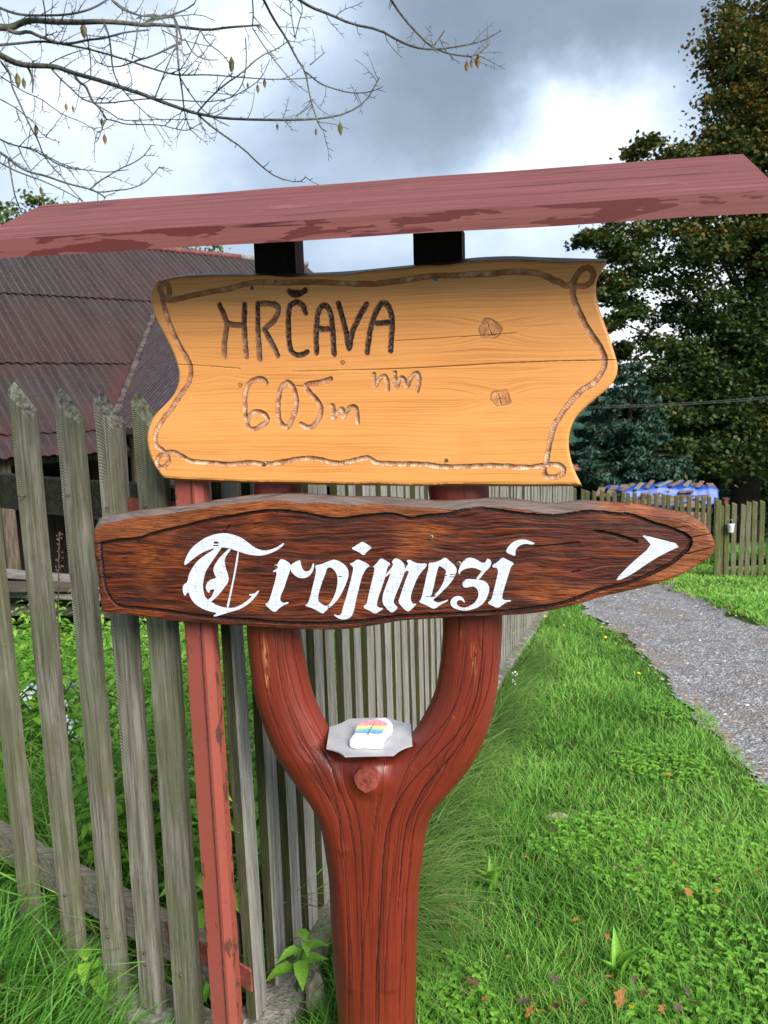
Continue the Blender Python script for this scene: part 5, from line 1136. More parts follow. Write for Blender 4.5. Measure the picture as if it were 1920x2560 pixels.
# ================================================================== TREES
def leaf_cloud(P, size, tone, flat=.5, asp=.7, seed=1, droop=.0):
    """one quad per leaf at points P; returns verts, quads, tone attribute"""
    r_ = np.random.default_rng(seed); n = len(P)
    nn = r_.normal(size=(n, 3)); nn[:, 2] = np.abs(nn[:, 2]) + flat; nn /= np.linalg.norm(nn, axis=1)[:, None]
    t = r_.normal(size=(n, 3)); t[:, 2] -= droop; t -= nn * (t * nn).sum(1)[:, None]; t /= np.linalg.norm(t, axis=1)[:, None]; b = np.cross(nn, t)
    s = (size * r_.uniform(.6, 1.25, n))[:, None]
    V_ = np.stack([P - t * s * .5, P + b * s * .5 * asp - t * s * .05, P + t * s * .55 - nn * s * .08, P - b * s * .5 * asp - t * s * .05], 1)
    return V_.reshape(-1, 3), np.arange(n * 4).reshape(-1, 4), np.repeat(tone, 4)
def leafmat(name, stops, trans=.28):
    m, k = material(name); t = k.attr('tone'); c = k.ramp(t, stops); return finish(m, k, c, .55, spec=.3, trans=trans)
M_MAPLE = leafmat('autumn_maple_leaves', [(0., (.009, .022, .007)), (.35, (.022, .050, .010)), (.6, (.050, .075, .013)), (.8, (.13, .095, .015)), (1., (.28, .13, .018))], .22)
M_SPRUCE = leafmat('blue_spruce_needles', [(0., (.011, .032, .020)), (.5, (.028, .070, .042)), (1., (.070, .140, .090))], .05)
M_SHRUB = leafmat('dark_hedge_leaves', [(0., (.010, .022, .008)), (.6, (.028, .055, .014)), (1., (.07, .10, .02))], .15)
M_LIME = leafmat('pale_green_leaves', [(0., (.05, .09, .02)), (1., (.20, .27, .07))], .35)
M_BARK = mat_simple('dark_tree_bark', (.010, .008, .006), (.030, .024, .019), 9, .95, .8, stretch=(3, 3, .5), dist=.03)
def crown(name, lobes, per, size, mat, parent, seed, k_sub=9, tonef=None, flat=.5, asp=.75, droop=0.):
    r_ = np.random.default_rng(seed); Ps = []; T_ = []
    for (c_, R_) in lobes:
        nsub = max(4, int(k_sub * R_ ** 2)); u = r_.normal(size=(nsub, 3)); u /= np.linalg.norm(u, axis=1)[:, None]; rad = R_ * r_.uniform(.35, 1.0, nsub) ** .6
        sub = np.array(c_) + u * rad[:, None] * (1, 1, .85)
        for s_ in sub:
            n = max(8, int(per * r_.uniform(.5, 1.4))); q_ = r_.normal(size=(n, 3)) * (.26, .26, .12) * r_.uniform(.7, 1.25) * min(1., R_ ** .5)
            q_[:, 2] -= .35 * (q_[:, 0] ** 2 + q_[:, 1] ** 2)
            Ps.append(s_ + q_); T_.append(np.clip(r_.normal(.0, .13, n) + r_.uniform(-.12, .12), -1, 1))
    P = np.vstack(Ps); tn = np.concatenate(T_); tn = tn + (tonef(P) if tonef else .5)
    V_, Fq, ta = leaf_cloud(P, size, np.clip(tn, 0, 1), flat, asp, seed, droop)
    return link(name, mesh(name, V_ - np.array(parent.location), Fq, {'tone': ta}, smooth=False, mats=[mat]), parent)
def lob(L): return [(at(a, b, Y), R_) for a, b, Y, R_ in L]
ML = lob([(1850, 110, 18, .85), (1905, 30, 18.5, 1.0), (1890, 240, 17.6, 1.2), (1990, 120, 18.5, 1.9), (1830, 215, 18, .55), (1805, 160, 18, .35), (1850, 345, 18, .8), (1640, 392, 17.2, .50), (1605, 375, 17, .25), (1700, 400, 17.5, .65), (1780, 420, 17.8, .9), (1860, 470, 18, 1.2),
          (1700, 480, 18, .8), (1500, 605, 16.8, .38), (1455, 602, 16.6, .18), (1560, 590, 17, .5), (1640, 590, 17.3, .75), (1740, 600, 17.6, 1.0), (1860, 640, 18, 1.3), (1960, 480, 19, 2.4), (1560, 680, 17, .45), (1640, 690, 17.2, .55), (1510, 740, 16.9, .32), (1720, 750, 17.8, .8),
          (1890, 800, 17.6, 1.2), (1540, 800, 17, .30), (1600, 770, 17.2, .3), (1800, 860, 17.2, .9), (1700, 880, 17, .6), (1620, 940, 17, .5), (1740, 980, 17, .9), (1860, 960, 17.2, 1.2), (1660, 1020, 16.6, .7), (1780, 1080, 16.6, .8), (1700, 1120, 16.4, .6), (1880, 1080, 16.8, 1.0), (1800, 1150, 16.4, .55), (1640, 1100, 16.8, .45),
          (1600, 650, 18.5, .55), (1555, 745, 18.5, .40), (1640, 830, 18.5, .50), (1700, 790, 18.5, .55), (1500, 810, 18, .28), (1575, 880, 18, .35), (1490, 700, 18, .25), (1530, 640, 18, .35), (2050, 900, 18, 2.6), (2150, 300, 19, 3.0), (2080, 650, 19.5, 2.6), (1900, 900, 20, 2.0), (1850, 1050, 20, 1.6), (1960, 1160, 18, .9), (1700, 930, 19, .9), (1620, 1010, 19, .8), (1750, 1080, 19.5, 1.0), (1800, 950, 20, 1.4)])
tb0 = at(1862, 1240, 18.5); g_ = float(ground(tb0[0], tb0[1]))
MAP = thing('maple_tree', 'tall broad maple with green and orange autumn leaves right of the sign', 'tree', (tb0[0], tb0[1], g_))
def mtone(P):
    o = np.array([mnoise.noise(Vector(p * .55)) for p in P[::1]]) if len(P) < 200000 else 0
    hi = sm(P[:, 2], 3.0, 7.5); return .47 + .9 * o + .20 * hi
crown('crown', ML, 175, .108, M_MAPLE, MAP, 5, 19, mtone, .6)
mb = MB(); base = np.array([tb0[0], tb0[1], g_ - .2]); mb.tube([base, base + (0, 0, 1.0), base + (.05, 0, 2.6), base + (-.05, 0, 5), base + (.3, 0, 8), base + (.6, 0, 11)], [.45, .34, .28, .2, .12, .05], 14); mb.build('trunk', M_BARK, MAP, smooth=True)
for (c_, R_) in ML[7:36:2] + ML[2:5]:
    s0 = base + np.array([0, 0, max(2.2, (c_[2] - base[2]) * .62)]); c_ = np.array(c_); m_ = (s0 + c_) / 2 + (0, 0, .35)
    mb = MB(); mb.tube([s0, m_, c_], [.06, .035, .012], 6); mb.build('branch', M_BARK, MAP, smooth=True)
def spruce(px, pyb, pyt, Y, rw, label, seed, tiers=16):
    b = at(px, pyb, Y); t_ = at(px, pyt, Y); g_ = float(ground(b[0], Y)); T_ = thing('spruce_tree', label, 'tree', (b[0], Y, g_)); r_ = np.random.default_rng(seed); Ps = []; H_ = t_[2] - g_
    mb = MB()
    for i in range(tiers):
        f_ = i / tiers; z = g_ + .5 + (H_ - .5) * f_; R_ = rw * (1 - f_) ** .8 + .12
        for j_ in range(max(5, int(13 * (1 - f_)) + 4)):
            a = r_.uniform(0, 2 * math.pi); L_ = R_ * r_.uniform(.72, 1.12); n = int(260 * L_ + 40); u = r_.uniform(.12, 1, n) ** .7
            wdt = .20 * (1 - u * .55) * L_ ** .5; off = r_.normal(size=n) * wdt; x = math.cos(a) * L_ * u - math.sin(a) * off; y = math.sin(a) * L_ * u + math.cos(a) * off
            zz = z - .32 * L_ * u + .22 * L_ * u ** 3 - np.abs(off) * .35 + r_.normal(size=n) * .035 - .06 * r_.random(n)
            Ps.append(np.stack([b[0] + x, Y + y, zz], 1)); e = (b[0] + math.cos(a) * L_, Y + math.sin(a) * L_, z - .1 * L_); mb.tube([(b[0], Y, z), e], [.02, .006], 4)
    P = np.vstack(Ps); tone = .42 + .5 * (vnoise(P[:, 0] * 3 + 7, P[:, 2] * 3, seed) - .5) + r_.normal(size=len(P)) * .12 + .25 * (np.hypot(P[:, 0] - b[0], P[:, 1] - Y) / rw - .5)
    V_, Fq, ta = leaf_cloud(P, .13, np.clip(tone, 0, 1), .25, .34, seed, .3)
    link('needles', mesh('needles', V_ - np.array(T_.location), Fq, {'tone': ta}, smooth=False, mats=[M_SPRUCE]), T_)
    mb.tube([(b[0], Y, g_ - .1), (b[0], Y, g_ + H_)], [.12, .015], 8); mb.build('trunk', M_BARK, T_)
spruce(1572, 1235, 880, 16.0, 1.55, 'bluish green spruce standing behind the wood stack beside the maple', 21)
spruce(1490, 1235, 905, 23., 1.3, 'small bluish spruce left of the big spruce, partly behind the pine board', 23, 12)
spruce(1700, 1235, 930, 21., 1.5, 'dark spruce half hidden behind the maple branches', 22, 12)
# dark shrubs added to darken the gap under the crowns
for i, (px, py, Y, R_, n_) in enumerate([(1530, 1215, 21, .8, 0), (1640, 1200, 22, 1.2, 1), (1780, 1190, 22.5, 1.5, 2), (1960, 1170, 22, 1.7, 3), (1870, 1120, 23.5, 1.6, 4), (1620, 1100, 24., 1.8, 5), (1740, 1060, 24.5, 2.2, 6)]):
    c_ = at(px, py, Y); g_ = float(ground(c_[0], Y)); T_ = thing('shrub', ['added low dark shrub at the left foot of the spruce', 'added rounded dark shrub behind the blue tarpaulin', 'added broad dark shrub in the shade left of the maple trunk', 'added dark leafy shrub behind the garden gate', 'added tall shady shrub directly behind the maple trunk', 'added tall dark shrub closing the gap behind the big spruce', 'added tall dark shrub farthest back under the maple crown'][i], 'shrub', (c_[0], Y, g_))
    L = [((c_[0] + random.uniform(-.6, .6) * R_, Y + random.uniform(-.3, .3), c_[2] - R_ * .5 + random.uniform(-.6, .5) * R_), R_ * .75) for _ in range(5)] + [((c_[0], Y, (g_ + c_[2]) / 2), R_ * .8)]
    crown('crown', L, 60, .11, M_SHRUB, T_, 40 + i, 12, lambda P: .35 + .3 * (vnoise(P[:, 0], P[:, 2], 7) - .5), .5)
    mb = MB(); mb.tube([(c_[0], Y, g_ - .1), (c_[0], Y, c_[2])], [.07, .03], 6); mb.build('trunk', M_BARK, T_)
# leafy tree behind the barn
for i, (L, lab) in enumerate([([(30, 545, 21, .5), (75, 520, 21, .38), (105, 505, 21, .30), (10, 580, 21, .6), (60, 570, 21, .6), (-60, 560, 21, 1.0), (140, 530, 21, .28)], 'small pale green treetop behind the left end of the sign roof'),
                         ([(440, 625, 22, .5), (490, 618, 22, .42), (530, 622, 22, .30), (400, 640, 22, .6), (360, 650, 22, .8)], 'small green treetop showing over the barn ridge')]):
    lb = lob(L); c_ = lb[0][0]; g_ = float(ground(c_[0], c_[1])); T_ = thing('garden_tree', lab, 'tree', (c_[0], c_[1], g_)); crown('crown', lb, 34, .12, M_LIME, T_, 60 + i, 16, lambda P: .45 + .6 * (vnoise(P[:, 0] * 2, P[:, 2] * 2, 9) - .5), .4)
    mb = MB(); mb.tube([(c_[0] - .5, c_[1], g_ - .1), (c_[0] - .5, c_[1], (g_ + c_[2]) * .5), tuple(np.array(c_))], [.16, .11, .03], 8)
    for (q_, R_) in lb: mb.tube([(c_[0] - .5, c_[1], (g_ + c_[2]) * .6), tuple(q_)], [.05, .015], 5)
    mb.build('trunk', M_BARK, T_)

# ---- bare tree whose branches hang in from the left
def YS(px, py): return 3.3 + .55 * mnoise.noise(Vector((px * .0035, py * .006, 4.2))) + .0002 * px
def BP(px, py): return at(px, py, YS(px, py))
z6 = .28933; z1 = .57866
S6 = lambda P: [(a * z6, b * z6) for a, b in P]
S1 = lambda P: [(a * z1, b * z1) for a, b in P]
S2 = lambda P: [(960 + a * z1, b * z1) for a, b in P]
BR = [(S6([(-30, 235), (60, 240), (110, 235), (200, 190), (300, 170), (420, 185), (560, 190), (700, 192), (850, 185), (1000, 190), (1150, 205), (1240, 218), (1350, 210), (1500, 225), (1640, 243)]) + S1([(900, 130), (980, 118), (1070, 112), (1125, 108)]), 16, 3.5),
      (S6([(-30, 460), (60, 510), (150, 550), (250, 565), (430, 570), (500, 580), (600, 620), (700, 650), (850, 690), (1050, 755), (1250, 820), (1400, 880), (1640, 965)]) + S1([(850, 490), (950, 510), (1100, 517), (1280, 518), (1400, 512), (1500, 490), (1580, 440), (1620, 370), (1640, 335)]), 14, 2),
      (S1([(850, 490), (900, 535), (960, 580), (1050, 640), (1130, 720), (1200, 770), (1290, 790), (1322, 765)]), 5, 2),
      (S6([(70, 260), (150, 290), (250, 270), (330, 310), (430, 345), (530, 380), (650, 370), (750, 345), (900, 330), (1000, 300), (1100, 275), (1290, 258)]), 9, 3),
      (S6([(-20, 390), (150, 375), (350, 355), (480, 370), (620, 395), (750, 420), (900, 460), (1100, 520), (1300, 590), (1500, 645)]) + S1([(800, 325), (900, 322), (1050, 335), (1200, 345), (1370, 335)]), 6, 2),
      (S6([(-20, 60), (100, 110), (200, 130), (350, 135), (560, 130), (700, 105), (820, 65), (940, -10)]), 6, 4), (S6([(940, -30), (1010, 50), (1100, 105), (1250, 145), (1400, 135), (1500, 130), (1600, 85), (1680, 30)]), 4, 3), (S6([(1260, 200), (1290, 165), (1400, 155), (1500, 145)]), 6, 4),
      (S6([(640, 640), (680, 710), (740, 740), (770, 810), (800, 880), (860, 930), (920, 1030)]), 7, 4), (S6([(920, 1030), (880, 1110), (860, 1180), (835, 1225)]), 3, 1.5),
      (S6([(900, 205), (940, 300), (960, 450), (970, 580), (1000, 680), (1040, 750), (1130, 860), (1240, 960), (1320, 1040), (1330, 1070)]), 4.5, 1.5),
      (S6([(1500, 140), (1530, 260), (1530, 400), (1540, 560), (1560, 700), (1580, 830), (1590, 950), (1610, 1030), (1640, 1110)]), 5, 2), (S6([(1500, 145), (1545, 240), (1570, 345)]), 6, 4),
      (S6([(0, 520), (50, 590), (90, 650), (100, 740), (150, 850), (200, 960), (270, 1110), (330, 1210), (370, 1330), (450, 1440), (540, 1530), (600, 1620), (720, 1740)]), 5, 2),
      (S6([(-10, 1310), (80, 1370), (160, 1440), (260, 1490), (400, 1520), (560, 1580), (680, 1610), (780, 1635), (860, 1670), (910, 1710)]), 6, 3), (S6([(-10, 1400), (120, 1470), (250, 1520), (340, 1550), (430, 1590), (540, 1640), (650, 1700), (720, 1740)]), 4, 2),
      (S6([(780, 1635), (850, 1570), (950, 1510), (1050, 1450), (1130, 1420), (1230, 1360), (1280, 1300), (1305, 1255)]), 4, 2), (S6([(780, 1640), (870, 1665), (1000, 1645), (1120, 1635), (1240, 1590), (1330, 1500), (1380, 1440)]), 3.5, 2),
      (S6([(-10, 1200), (100, 1250), (200, 1270), (300, 1300), (400, 1360), (520, 1430), (620, 1460), (780, 1470), (900, 1490), (1000, 1480), (1110, 1465)]), 4, 2), (S6([(-10, 650), (100, 720), (200, 790), (300, 830), (380, 870), (440, 920), (560, 1000), (700, 1050), (800, 1110), (860, 1150)]), 3, 1.6),
      (S6([(-10, 850), (80, 900), (150, 940), (220, 1000), (300, 1060), (350, 1150), (430, 1200), (520, 1230)]), 3, 1.5), (S6([(70, 1370), (90, 1480), (110, 1600), (130, 1700), (185, 1830)]), 4, 2.5), (S6([(160, 1270), (200, 1370), (270, 1480)]), 3, 2), (S6([(370, 1330), (460, 1380), (560, 1430), (700, 1460)]), 3, 1.6),
      (S6([(440, 590), (520, 680), (620, 770), (700, 850), (800, 890), (950, 890), (1100, 870), (1300, 850), (1450, 860), (1640, 873)]) + S1([(900, 440), (980, 430), (1060, 390), (1130, 340), (1165, 260)]), 4, 1.8),
      (S6([(920, 1030), (1000, 1045), (1080, 1075), (1250, 1075), (1400, 1080), (1500, 1110), (1610, 1130), (1659, 1110), (1740, 1060)]), 3.5, 1.6), (S6([(860, 920), (960, 980), (1040, 1040), (1200, 1040), (1400, 1030), (1680, 1035)]), 3, 1.6), (S6([(430, 550), (520, 500), (620, 460), (720, 430)]), 3, 2),
      (S6([(1340, 840), (1400, 690), (1460, 530), (1520, 400), (1570, 350)]), 3, 2), (S6([(820, 515), (880, 560), (970, 580), (1060, 570), (1150, 535), (1300, 490), (1440, 430), (1560, 370)]), 2, 4), (S6([(1140, 510), (1170, 400), (1190, 240), (1220, 150)]), 3, 2.5), (S6([(370, -10), (390, 100), (395, 200), (400, 330)]), 3, 2.5), (S6([(750, 300), (770, 420), (785, 530), (785, 660)]), 3, 2.5),
      (S1([(1135, -10), (1180, 80), (1240, 170), (1280, 250), (1320, 310), (1335, 400), (1350, 460), (1380, 550), (1410, 568)]), 6, 2), (S1([(1320, 310), (1380, 360), (1430, 380), (1500, 400), (1570, 403), (1620, 390), (1655, 375)]), 4, 2), (S1([(1090, -10), (1095, 60), (1090, 115)]), 3, 3), (S1([(1090, 120), (1140, 200), (1200, 280), (1260, 350), (1330, 400)]), 3, 1.6),
      (S1([(850, 490), (900, 430), (970, 365), (1040, 320), (1120, 245), (1200, 210), (1250, 175)]), 4, 2.5), (S1([(1275, 165), (1290, 100), (1310, 40), (1290, -10)]), 2.5, 2), (S1([(1275, 165), (1262, 90), (1250, -10)]), 2.5, 2),
      (S1([(1280, -10), (1340, 30), (1420, 60), (1520, 105), (1640, 128)]) + S2([(60, 175), (130, 205), (210, 215), (290, 205), (390, 188), (450, 165), (505, 132)]), 7, 3), (S2([(25, -10), (70, 60), (130, 130), (200, 200), (270, 230), (330, 240), (390, 245), (440, 205), (455, 190)]), 5.5, 3), (S2([(205, 210), (240, 165), (262, 132)]), 4, 3), (S2([(240, 165), (265, 220)]), 2.5, 2),
      (S1([(865, 130), (830, 220), (780, 300)]), 3, 2), (S1([(1060, 165), (1065, 240), (1060, 320), (1040, 380), (1000, 420)]), 3, 2), (S6([(240, 580), (270, 640), (285, 720), (280, 800)]), 6, 3), (S1([(865, 130), (900, 190), (960, 230), (1010, 300)]), 3, 2), (S1([(775, 330), (830, 420), (900, 500), (990, 545)]), 3, 2), (S1([(1340, 280), (1405, 225)]), 3, 1.5), (S1([(590, 80), (640, 60), (720, 70), (750, 60), (830, 30), (850, -5)]), 3, 2),
      (S1([(480, -5), (540, 40), (620, 75), (760, 70), (860, 60), (930, 90)]), 3, 1.5), (S1([(700, 130), (780, 170), (850, 190), (910, 200)]), 2.5, 1.5), (S1([(800, 170), (840, 240), (900, 260), (945, 258)]), 3, 1.5), (S1([(560, 230), (620, 260), (700, 220), (760, 190)]), 2.5, 2), (S1([(60, 200), (130, 250), (160, 290)]), 2, 1.5), (S1([(0, 600), (60, 630), (150, 640), (230, 690), (330, 735)]), 2.5, 1.5)]
M_BRANCH = mat_simple('greenish_grey_bark', (.030, .032, .026), (.105, .105, .085), 40, .9, .5, stretch=(1, 1, 1))
tX = at(-800, 900, 3.5); gT = float(ground(tX[0], tX[1])); BT = thing('bare_tree', 'nearly leafless tree reaching in from the upper left with thin drooping branches', 'tree', (tX[0], tX[1], gT))
PXM = 3.4 / FPX / 2
mb = MB(); mb.tube([(tX[0], tX[1], gT - .1), (tX[0] + .03, tX[1], gT + 1.2), (tX[0] - .04, tX[1], gT + 2.4), (tX[0] + .02, tX[1], gT + 3.6), (tX[0], tX[1], gT + 5.2)], [.17, .13, .115, .09, .04], 12); mb.build('trunk', M_BRANCH, BT, smooth=True)
twigs = MB(); tr = random.Random(5)
for pl, w0, w1 in BR:
    P = chaikin(np.array(pl, float), n=1); k_ = len(P); wd = np.linspace(w0, w1, k_)
    pts = [BP(*p) for p in P]
    if pl[0][0] <= 1:
        tz = pts[0][2] + (-.25 if pl[0][1] < 300 else .05); e = [np.array([tX[0], tX[1], min(max(tz, 1.2), gT + 5)]), (np.array([tX[0], tX[1], tz]) * .5 + pts[0] * .5) + (0, 0, .06)]; pts = e + pts; wd = np.r_[w0 * 2.2, w0 * 1.4, wd]
    mb = MB(); mb.tube(pts, list(wd * PXM * 1.05), 7 if w0 > 5 else 5); mb.build('branch', M_BRANCH, BT, smooth=True)
    L_ = np.sum(np.linalg.norm(np.diff(P, axis=0), axis=1))
    for _ in range(int(L_ / 24)):
        i = tr.randrange(1, k_); t = tr.random(); p = P[i - 1] * (1 - t) + P[i] * t; d = P[i] - P[i - 1]; a = math.atan2(d[1], d[0]) + tr.choice((-1, 1)) * tr.uniform(.5, 1.3)
        if p[1] > 560: continue
        l_ = tr.choice((6, 8, 10, 12, 22, 36, 60, 80)); q_ = [p]; nseg = 2 if l_ < 15 else 5
        for s_ in range(nseg): a += tr.uniform(-.25, .25); q_.append(q_[-1] + np.array([math.cos(a), math.sin(a)]) * l_ / nseg)
        twigs.tube([BP(*v) for v in q_], list(np.linspace(2.2, 1.1, nseg + 1) * PXM), 4)
        if l_ > 30:
            for s_ in q_[1:-1]:
                if tr.random() < .6:
                    b_ = a + tr.choice((-1, 1)) * tr.uniform(.6, 1.2); twigs.tube([BP(*s_), BP(*(s_ + np.array([math.cos(b_), math.sin(b_)]) * tr.uniform(6, 18)))], [1.5 * PXM, 1.0 * PXM], 4)
twigs.build('twigs', M_BRANCH, BT, smooth=True)
M_DRYLEAF = mat_simple('yellowed_hanging_leaf', (.045, .042, .012), (.13, .105, .030), 60, .6, .3); M_DRYO = mat_simple('orange_hanging_leaf', (.12, .06, .015), (.20, .11, .03), 60, .6, .3)
for (a, b, s_, m_) in [(S1([(1000, 277)])[0] + (30, M_DRYLEAF)), (S1([(1113, 383)])[0] + (18, M_DRYLEAF)), (S1([(1143, 360)])[0] + (18, M_DRYLEAF)), (S1([(1070, 370)])[0] + (12, M_DRYLEAF)), (S1([(1198, 547)])[0] + (14, M_BOLT)), (S1([(1365, 570)])[0] + (15, M_DRYO)), (S1([(1470, 555)])[0] + (27, M_DRYLEAF)), (S1([(440, 528)])[0] + (20, M_DRYLEAF)), (S1([(452, 600)])[0] + (22, M_DRYO)),
                       (S1([(155, 560)])[0] + (24, M_DRYLEAF)), (S1([(177, 825)])[0] + (18, M_DRYLEAF)), (S1([(360, 130)])[0] + (32, M_DRYLEAF)), (S1([(75, 345)])[0] + (30, M_DRYLEAF)), (S1([(102, 358)])[0] + (22, M_DRYLEAF)), (S2([(405, 264)])[0] + (30, M_DRYO)), (S2([(378, 275)])[0] + (20, M_DRYLEAF)), (S2([(357, 286)])[0] + (24, M_DRYO)), (S1([(285, 462)])[0] + (16, M_DRYO)), (S1([(315, 470)])[0] + (14, M_DRYO))]:
    p = BP(a, b); h_ = s_ * PXM * 1.15; ww = h_ * .42; an = random.uniform(-.4, .4); V_ = []
    for (x, z, y) in ((0, 1.25, 0), (.0, 1, .0), (-1, .25, .3), (0, .2, 0), (1, .25, .3), (-.8, -.4, .3), (0, -.4, 0), (.8, -.4, .3), (.1, -1.1, .1)): V_.append((p[0] + ww * x * math.cos(an), p[1] + ww * y + ww * x * math.sin(an), p[2] + h_ * z))
    mb = MB(); mb.add(V_, [(1, 2, 3), (1, 3, 4), (2, 5, 6, 3), (3, 6, 7, 4), (5, 8, 6), (6, 8, 7)]); mb.tube([p + (0, 0, h_), p + (.002, 0, h_ * 1.7)], .0007, 4); mb.build('leaf', m_, BT)

# two thin cables before the trees, from a pole behind the pine board to one beyond the right edge
for i, (ya, yb) in enumerate(((1017, 984), (1021, 989))):
    a = at(1405, ya, 14.5); b = at(2300, yb - 34, 12.5); pts = [a + (b - a) * t - np.array([0, 0, .10 * 4 * t * (1 - t)]) for t in np.linspace(0, 1, 24)]
    mb = MB(); mb.tube(pts, .006, 5); o = mb.build('power_cable', M_STEEL, None); tag(o, ['upper thin cable crossing in front of the dark trees', 'lower thin cable crossing in front of the dark trees'][i], 'cable')
for (px, Y, lab) in ((1405, 14.5, 'plain wooden pole hidden behind the pine board carrying two cables'), (2300, 12.5, 'plain wooden pole beyond the lawn carrying two cables')):
    t_ = at(px, 1010 if px < 2000 else 945, Y); g_ = float(ground(t_[0], t_[1])); o = thing('utility_pole', lab, 'pole', (t_[0], t_[1], g_)); mb = MB(); mb.tube([(t_[0], t_[1], g_ - .1), (t_[0], t_[1], t_[2] + .12)], [.10, .08] if px > 2000 else [.04, .035], 10); mb.build('pole_shaft', M_BARK, o)
    mb = MB(); mb.box((t_[0], t_[1], t_[2]), (.03, .16, .12), bev=.005); mb.build('cable_bracket', M_STEEL, o)

# ================================================================== GRASS AND WEEDS
def blades(name, x, y, h, w_, lean, mat, seed, tone=None, zoff=0., curl=.6, direc=None, jit=1.):
    r_ = np.random.default_rng(seed); n = len(x); z = ground(x, y) + zoff - .005
    a = r_.uniform(0, 2 * math.pi, n) if direc is None else direc + r_.normal(size=n) * .6 * jit
    f_ = r_.uniform(0, 2 * math.pi, n) if direc is None else a + math.pi / 2 + r_.normal(size=n) * .5
    L_ = lean * r_.uniform(.3, 1.4, n); d = np.stack([np.cos(a), np.sin(a), np.zeros(n)], 1); s = np.stack([np.cos(f_), np.sin(f_), np.zeros(n)], 1) * (w_ / 2)[:, None] if hasattr(w_, '__len__') else np.stack([np.cos(f_), np.sin(f_), np.zeros(n)], 1) * w_ / 2
    base = np.stack([x, y, z], 1); V_ = []
    tt = (0., .38, .72, 1.)
    for t, ws in zip(tt, (1., .95, .62, 0.)):
        ht = h * (t - curl * L_ * .42 * t ** 2.4); p = base + d * (h * L_ * t ** 1.7)[:, None]; p[:, 2] += np.maximum(ht, .1 * h * t)
        if ws > 0: V_ += [p - s * ws, p + s * ws]
        else: V_.append(p)
    V_ = np.stack(V_, 1).reshape(-1, 3); b = (np.arange(n) * 7)[:, None]
    T_ = np.concatenate([b + [0, 1, 3], b + [0, 3, 2], b + [2, 3, 5], b + [2, 5, 4], b + [4, 5, 6]], 0)
    if tone is None: tone = np.clip(.45 + .55 * (vnoise(x * 2.3 + 4, y * 2.3, 17) - .5) + r_.normal(size=n) * .17, 0, .9)
    dry = r_.random(n) < .03; tone = np.where(dry, 1., tone)
    o = link(name, mesh(name, V_, T_, {'tone': np.repeat(tone, 7), 'hgt': np.tile([0, 0, .38, .38, .72, .72, 1.], n)}, smooth=True, mats=[mat])); return o
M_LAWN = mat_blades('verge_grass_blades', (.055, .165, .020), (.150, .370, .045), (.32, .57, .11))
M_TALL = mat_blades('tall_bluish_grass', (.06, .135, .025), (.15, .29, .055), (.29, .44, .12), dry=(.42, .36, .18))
def scatter(n, x0, x1, y0, y1, p=1.5, keep=None, seed=0):
    r_ = np.random.default_rng(seed); u = r_.random(n); e = 1 - p
    y = (y0 ** e + u * (y1 ** e - y0 ** e)) ** (1 / e) if abs(e) > 1e-6 else y0 * (y1 / y0) ** u
    x = r_.uniform(x0, x1, n); m_ = keep(x, y) if keep else np.ones(n, bool); return x[m_], y[m_]
vk = lambda x, y: (line_s(x, y) > np.where(y < 2.6, .10, .06)) & (x < road_l(y) + .10 * (vnoise(x * 9, y * 5, 23) - .5) + .02) & (zA(x, y) > -3) & (x < 2 + .4 * y)
x, y = scatter(290000, -.6, 3.6, .95, 12.5, 1.55, vk, 1)
low = vnoise(x * 3.1, y * 3.1, 27); h = (.030 + .045 * low) * rng.uniform(.6, 1.4, len(x)) * (1 + .5 * sm(.5 - line_s(x, y), 0, .4)); wdt = .0026 * (1 + .22 * np.maximum(y - 1.5, 0))
nearroad = sm(x, road_l(y) - .25, road_l(y) + .05); h = h * (1 - .45 * nearroad)
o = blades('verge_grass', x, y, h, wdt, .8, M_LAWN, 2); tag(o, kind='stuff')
# longer soft grass leaning out from the plinth
r_ = np.random.default_rng(31); n = 8000; yy = 1.75 + 5.5 * r_.random(n) ** 1.4; off = np.abs(r_.normal(size=n)) * .085 + .05; xx = xb(yy) + off * 1.05
den = vnoise(yy * 2.1, yy * 0 + 2, 29); m_ = r_.random(n) < np.clip(den * 1.7 - .1, .1, 1); xx, yy = xx[m_], yy[m_]
o = blades('long_verge_grass', xx, yy, r_.uniform(.10, .27, len(xx)) * np.clip(1.2 - .10 * yy, .5, 1), .0030 * (1 + .10 * yy), 1.25, M_TALL, 33, curl=.85, direc=np.full(len(xx), -.5)); tag(o, kind='stuff')
# tuft at the foot of the left fence, camera side
n = 17000; r_ = np.random.default_rng(35); yy = r_.uniform(.85, 2.3, n); xx = r_.uniform(-1.6, -.36, n); za = zA(xx, yy); m_ = (za < -.01) & (za > -1.0) & (r_.random(n) < np.clip((-.30 - xx) * 2.2, .05, 1)); xx, yy, za = xx[m_], yy[m_], za[m_]
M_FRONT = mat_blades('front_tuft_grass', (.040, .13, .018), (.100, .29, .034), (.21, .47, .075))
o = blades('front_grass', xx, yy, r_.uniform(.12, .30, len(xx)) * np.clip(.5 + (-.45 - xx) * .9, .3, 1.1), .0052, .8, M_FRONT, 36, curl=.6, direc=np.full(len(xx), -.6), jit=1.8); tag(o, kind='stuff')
n = 26000; r_ = np.random.default_rng(37); yy = r_.uniform(.8, 2.3, n); xx = r_.uniform(-1.6, .2, n); m_ = (zA(xx, yy) < -.05) & (line_s(xx, yy) < .5) & ((line_s(xx, yy) < -.2) | (line_s(xx, yy) > .11)); xx, yy = xx[m_], yy[m_]
o = blades('low_grass', xx, yy, r_.uniform(.03, .08, len(xx)), .0028, .9, M_LAWN, 38); tag(o, kind='stuff')
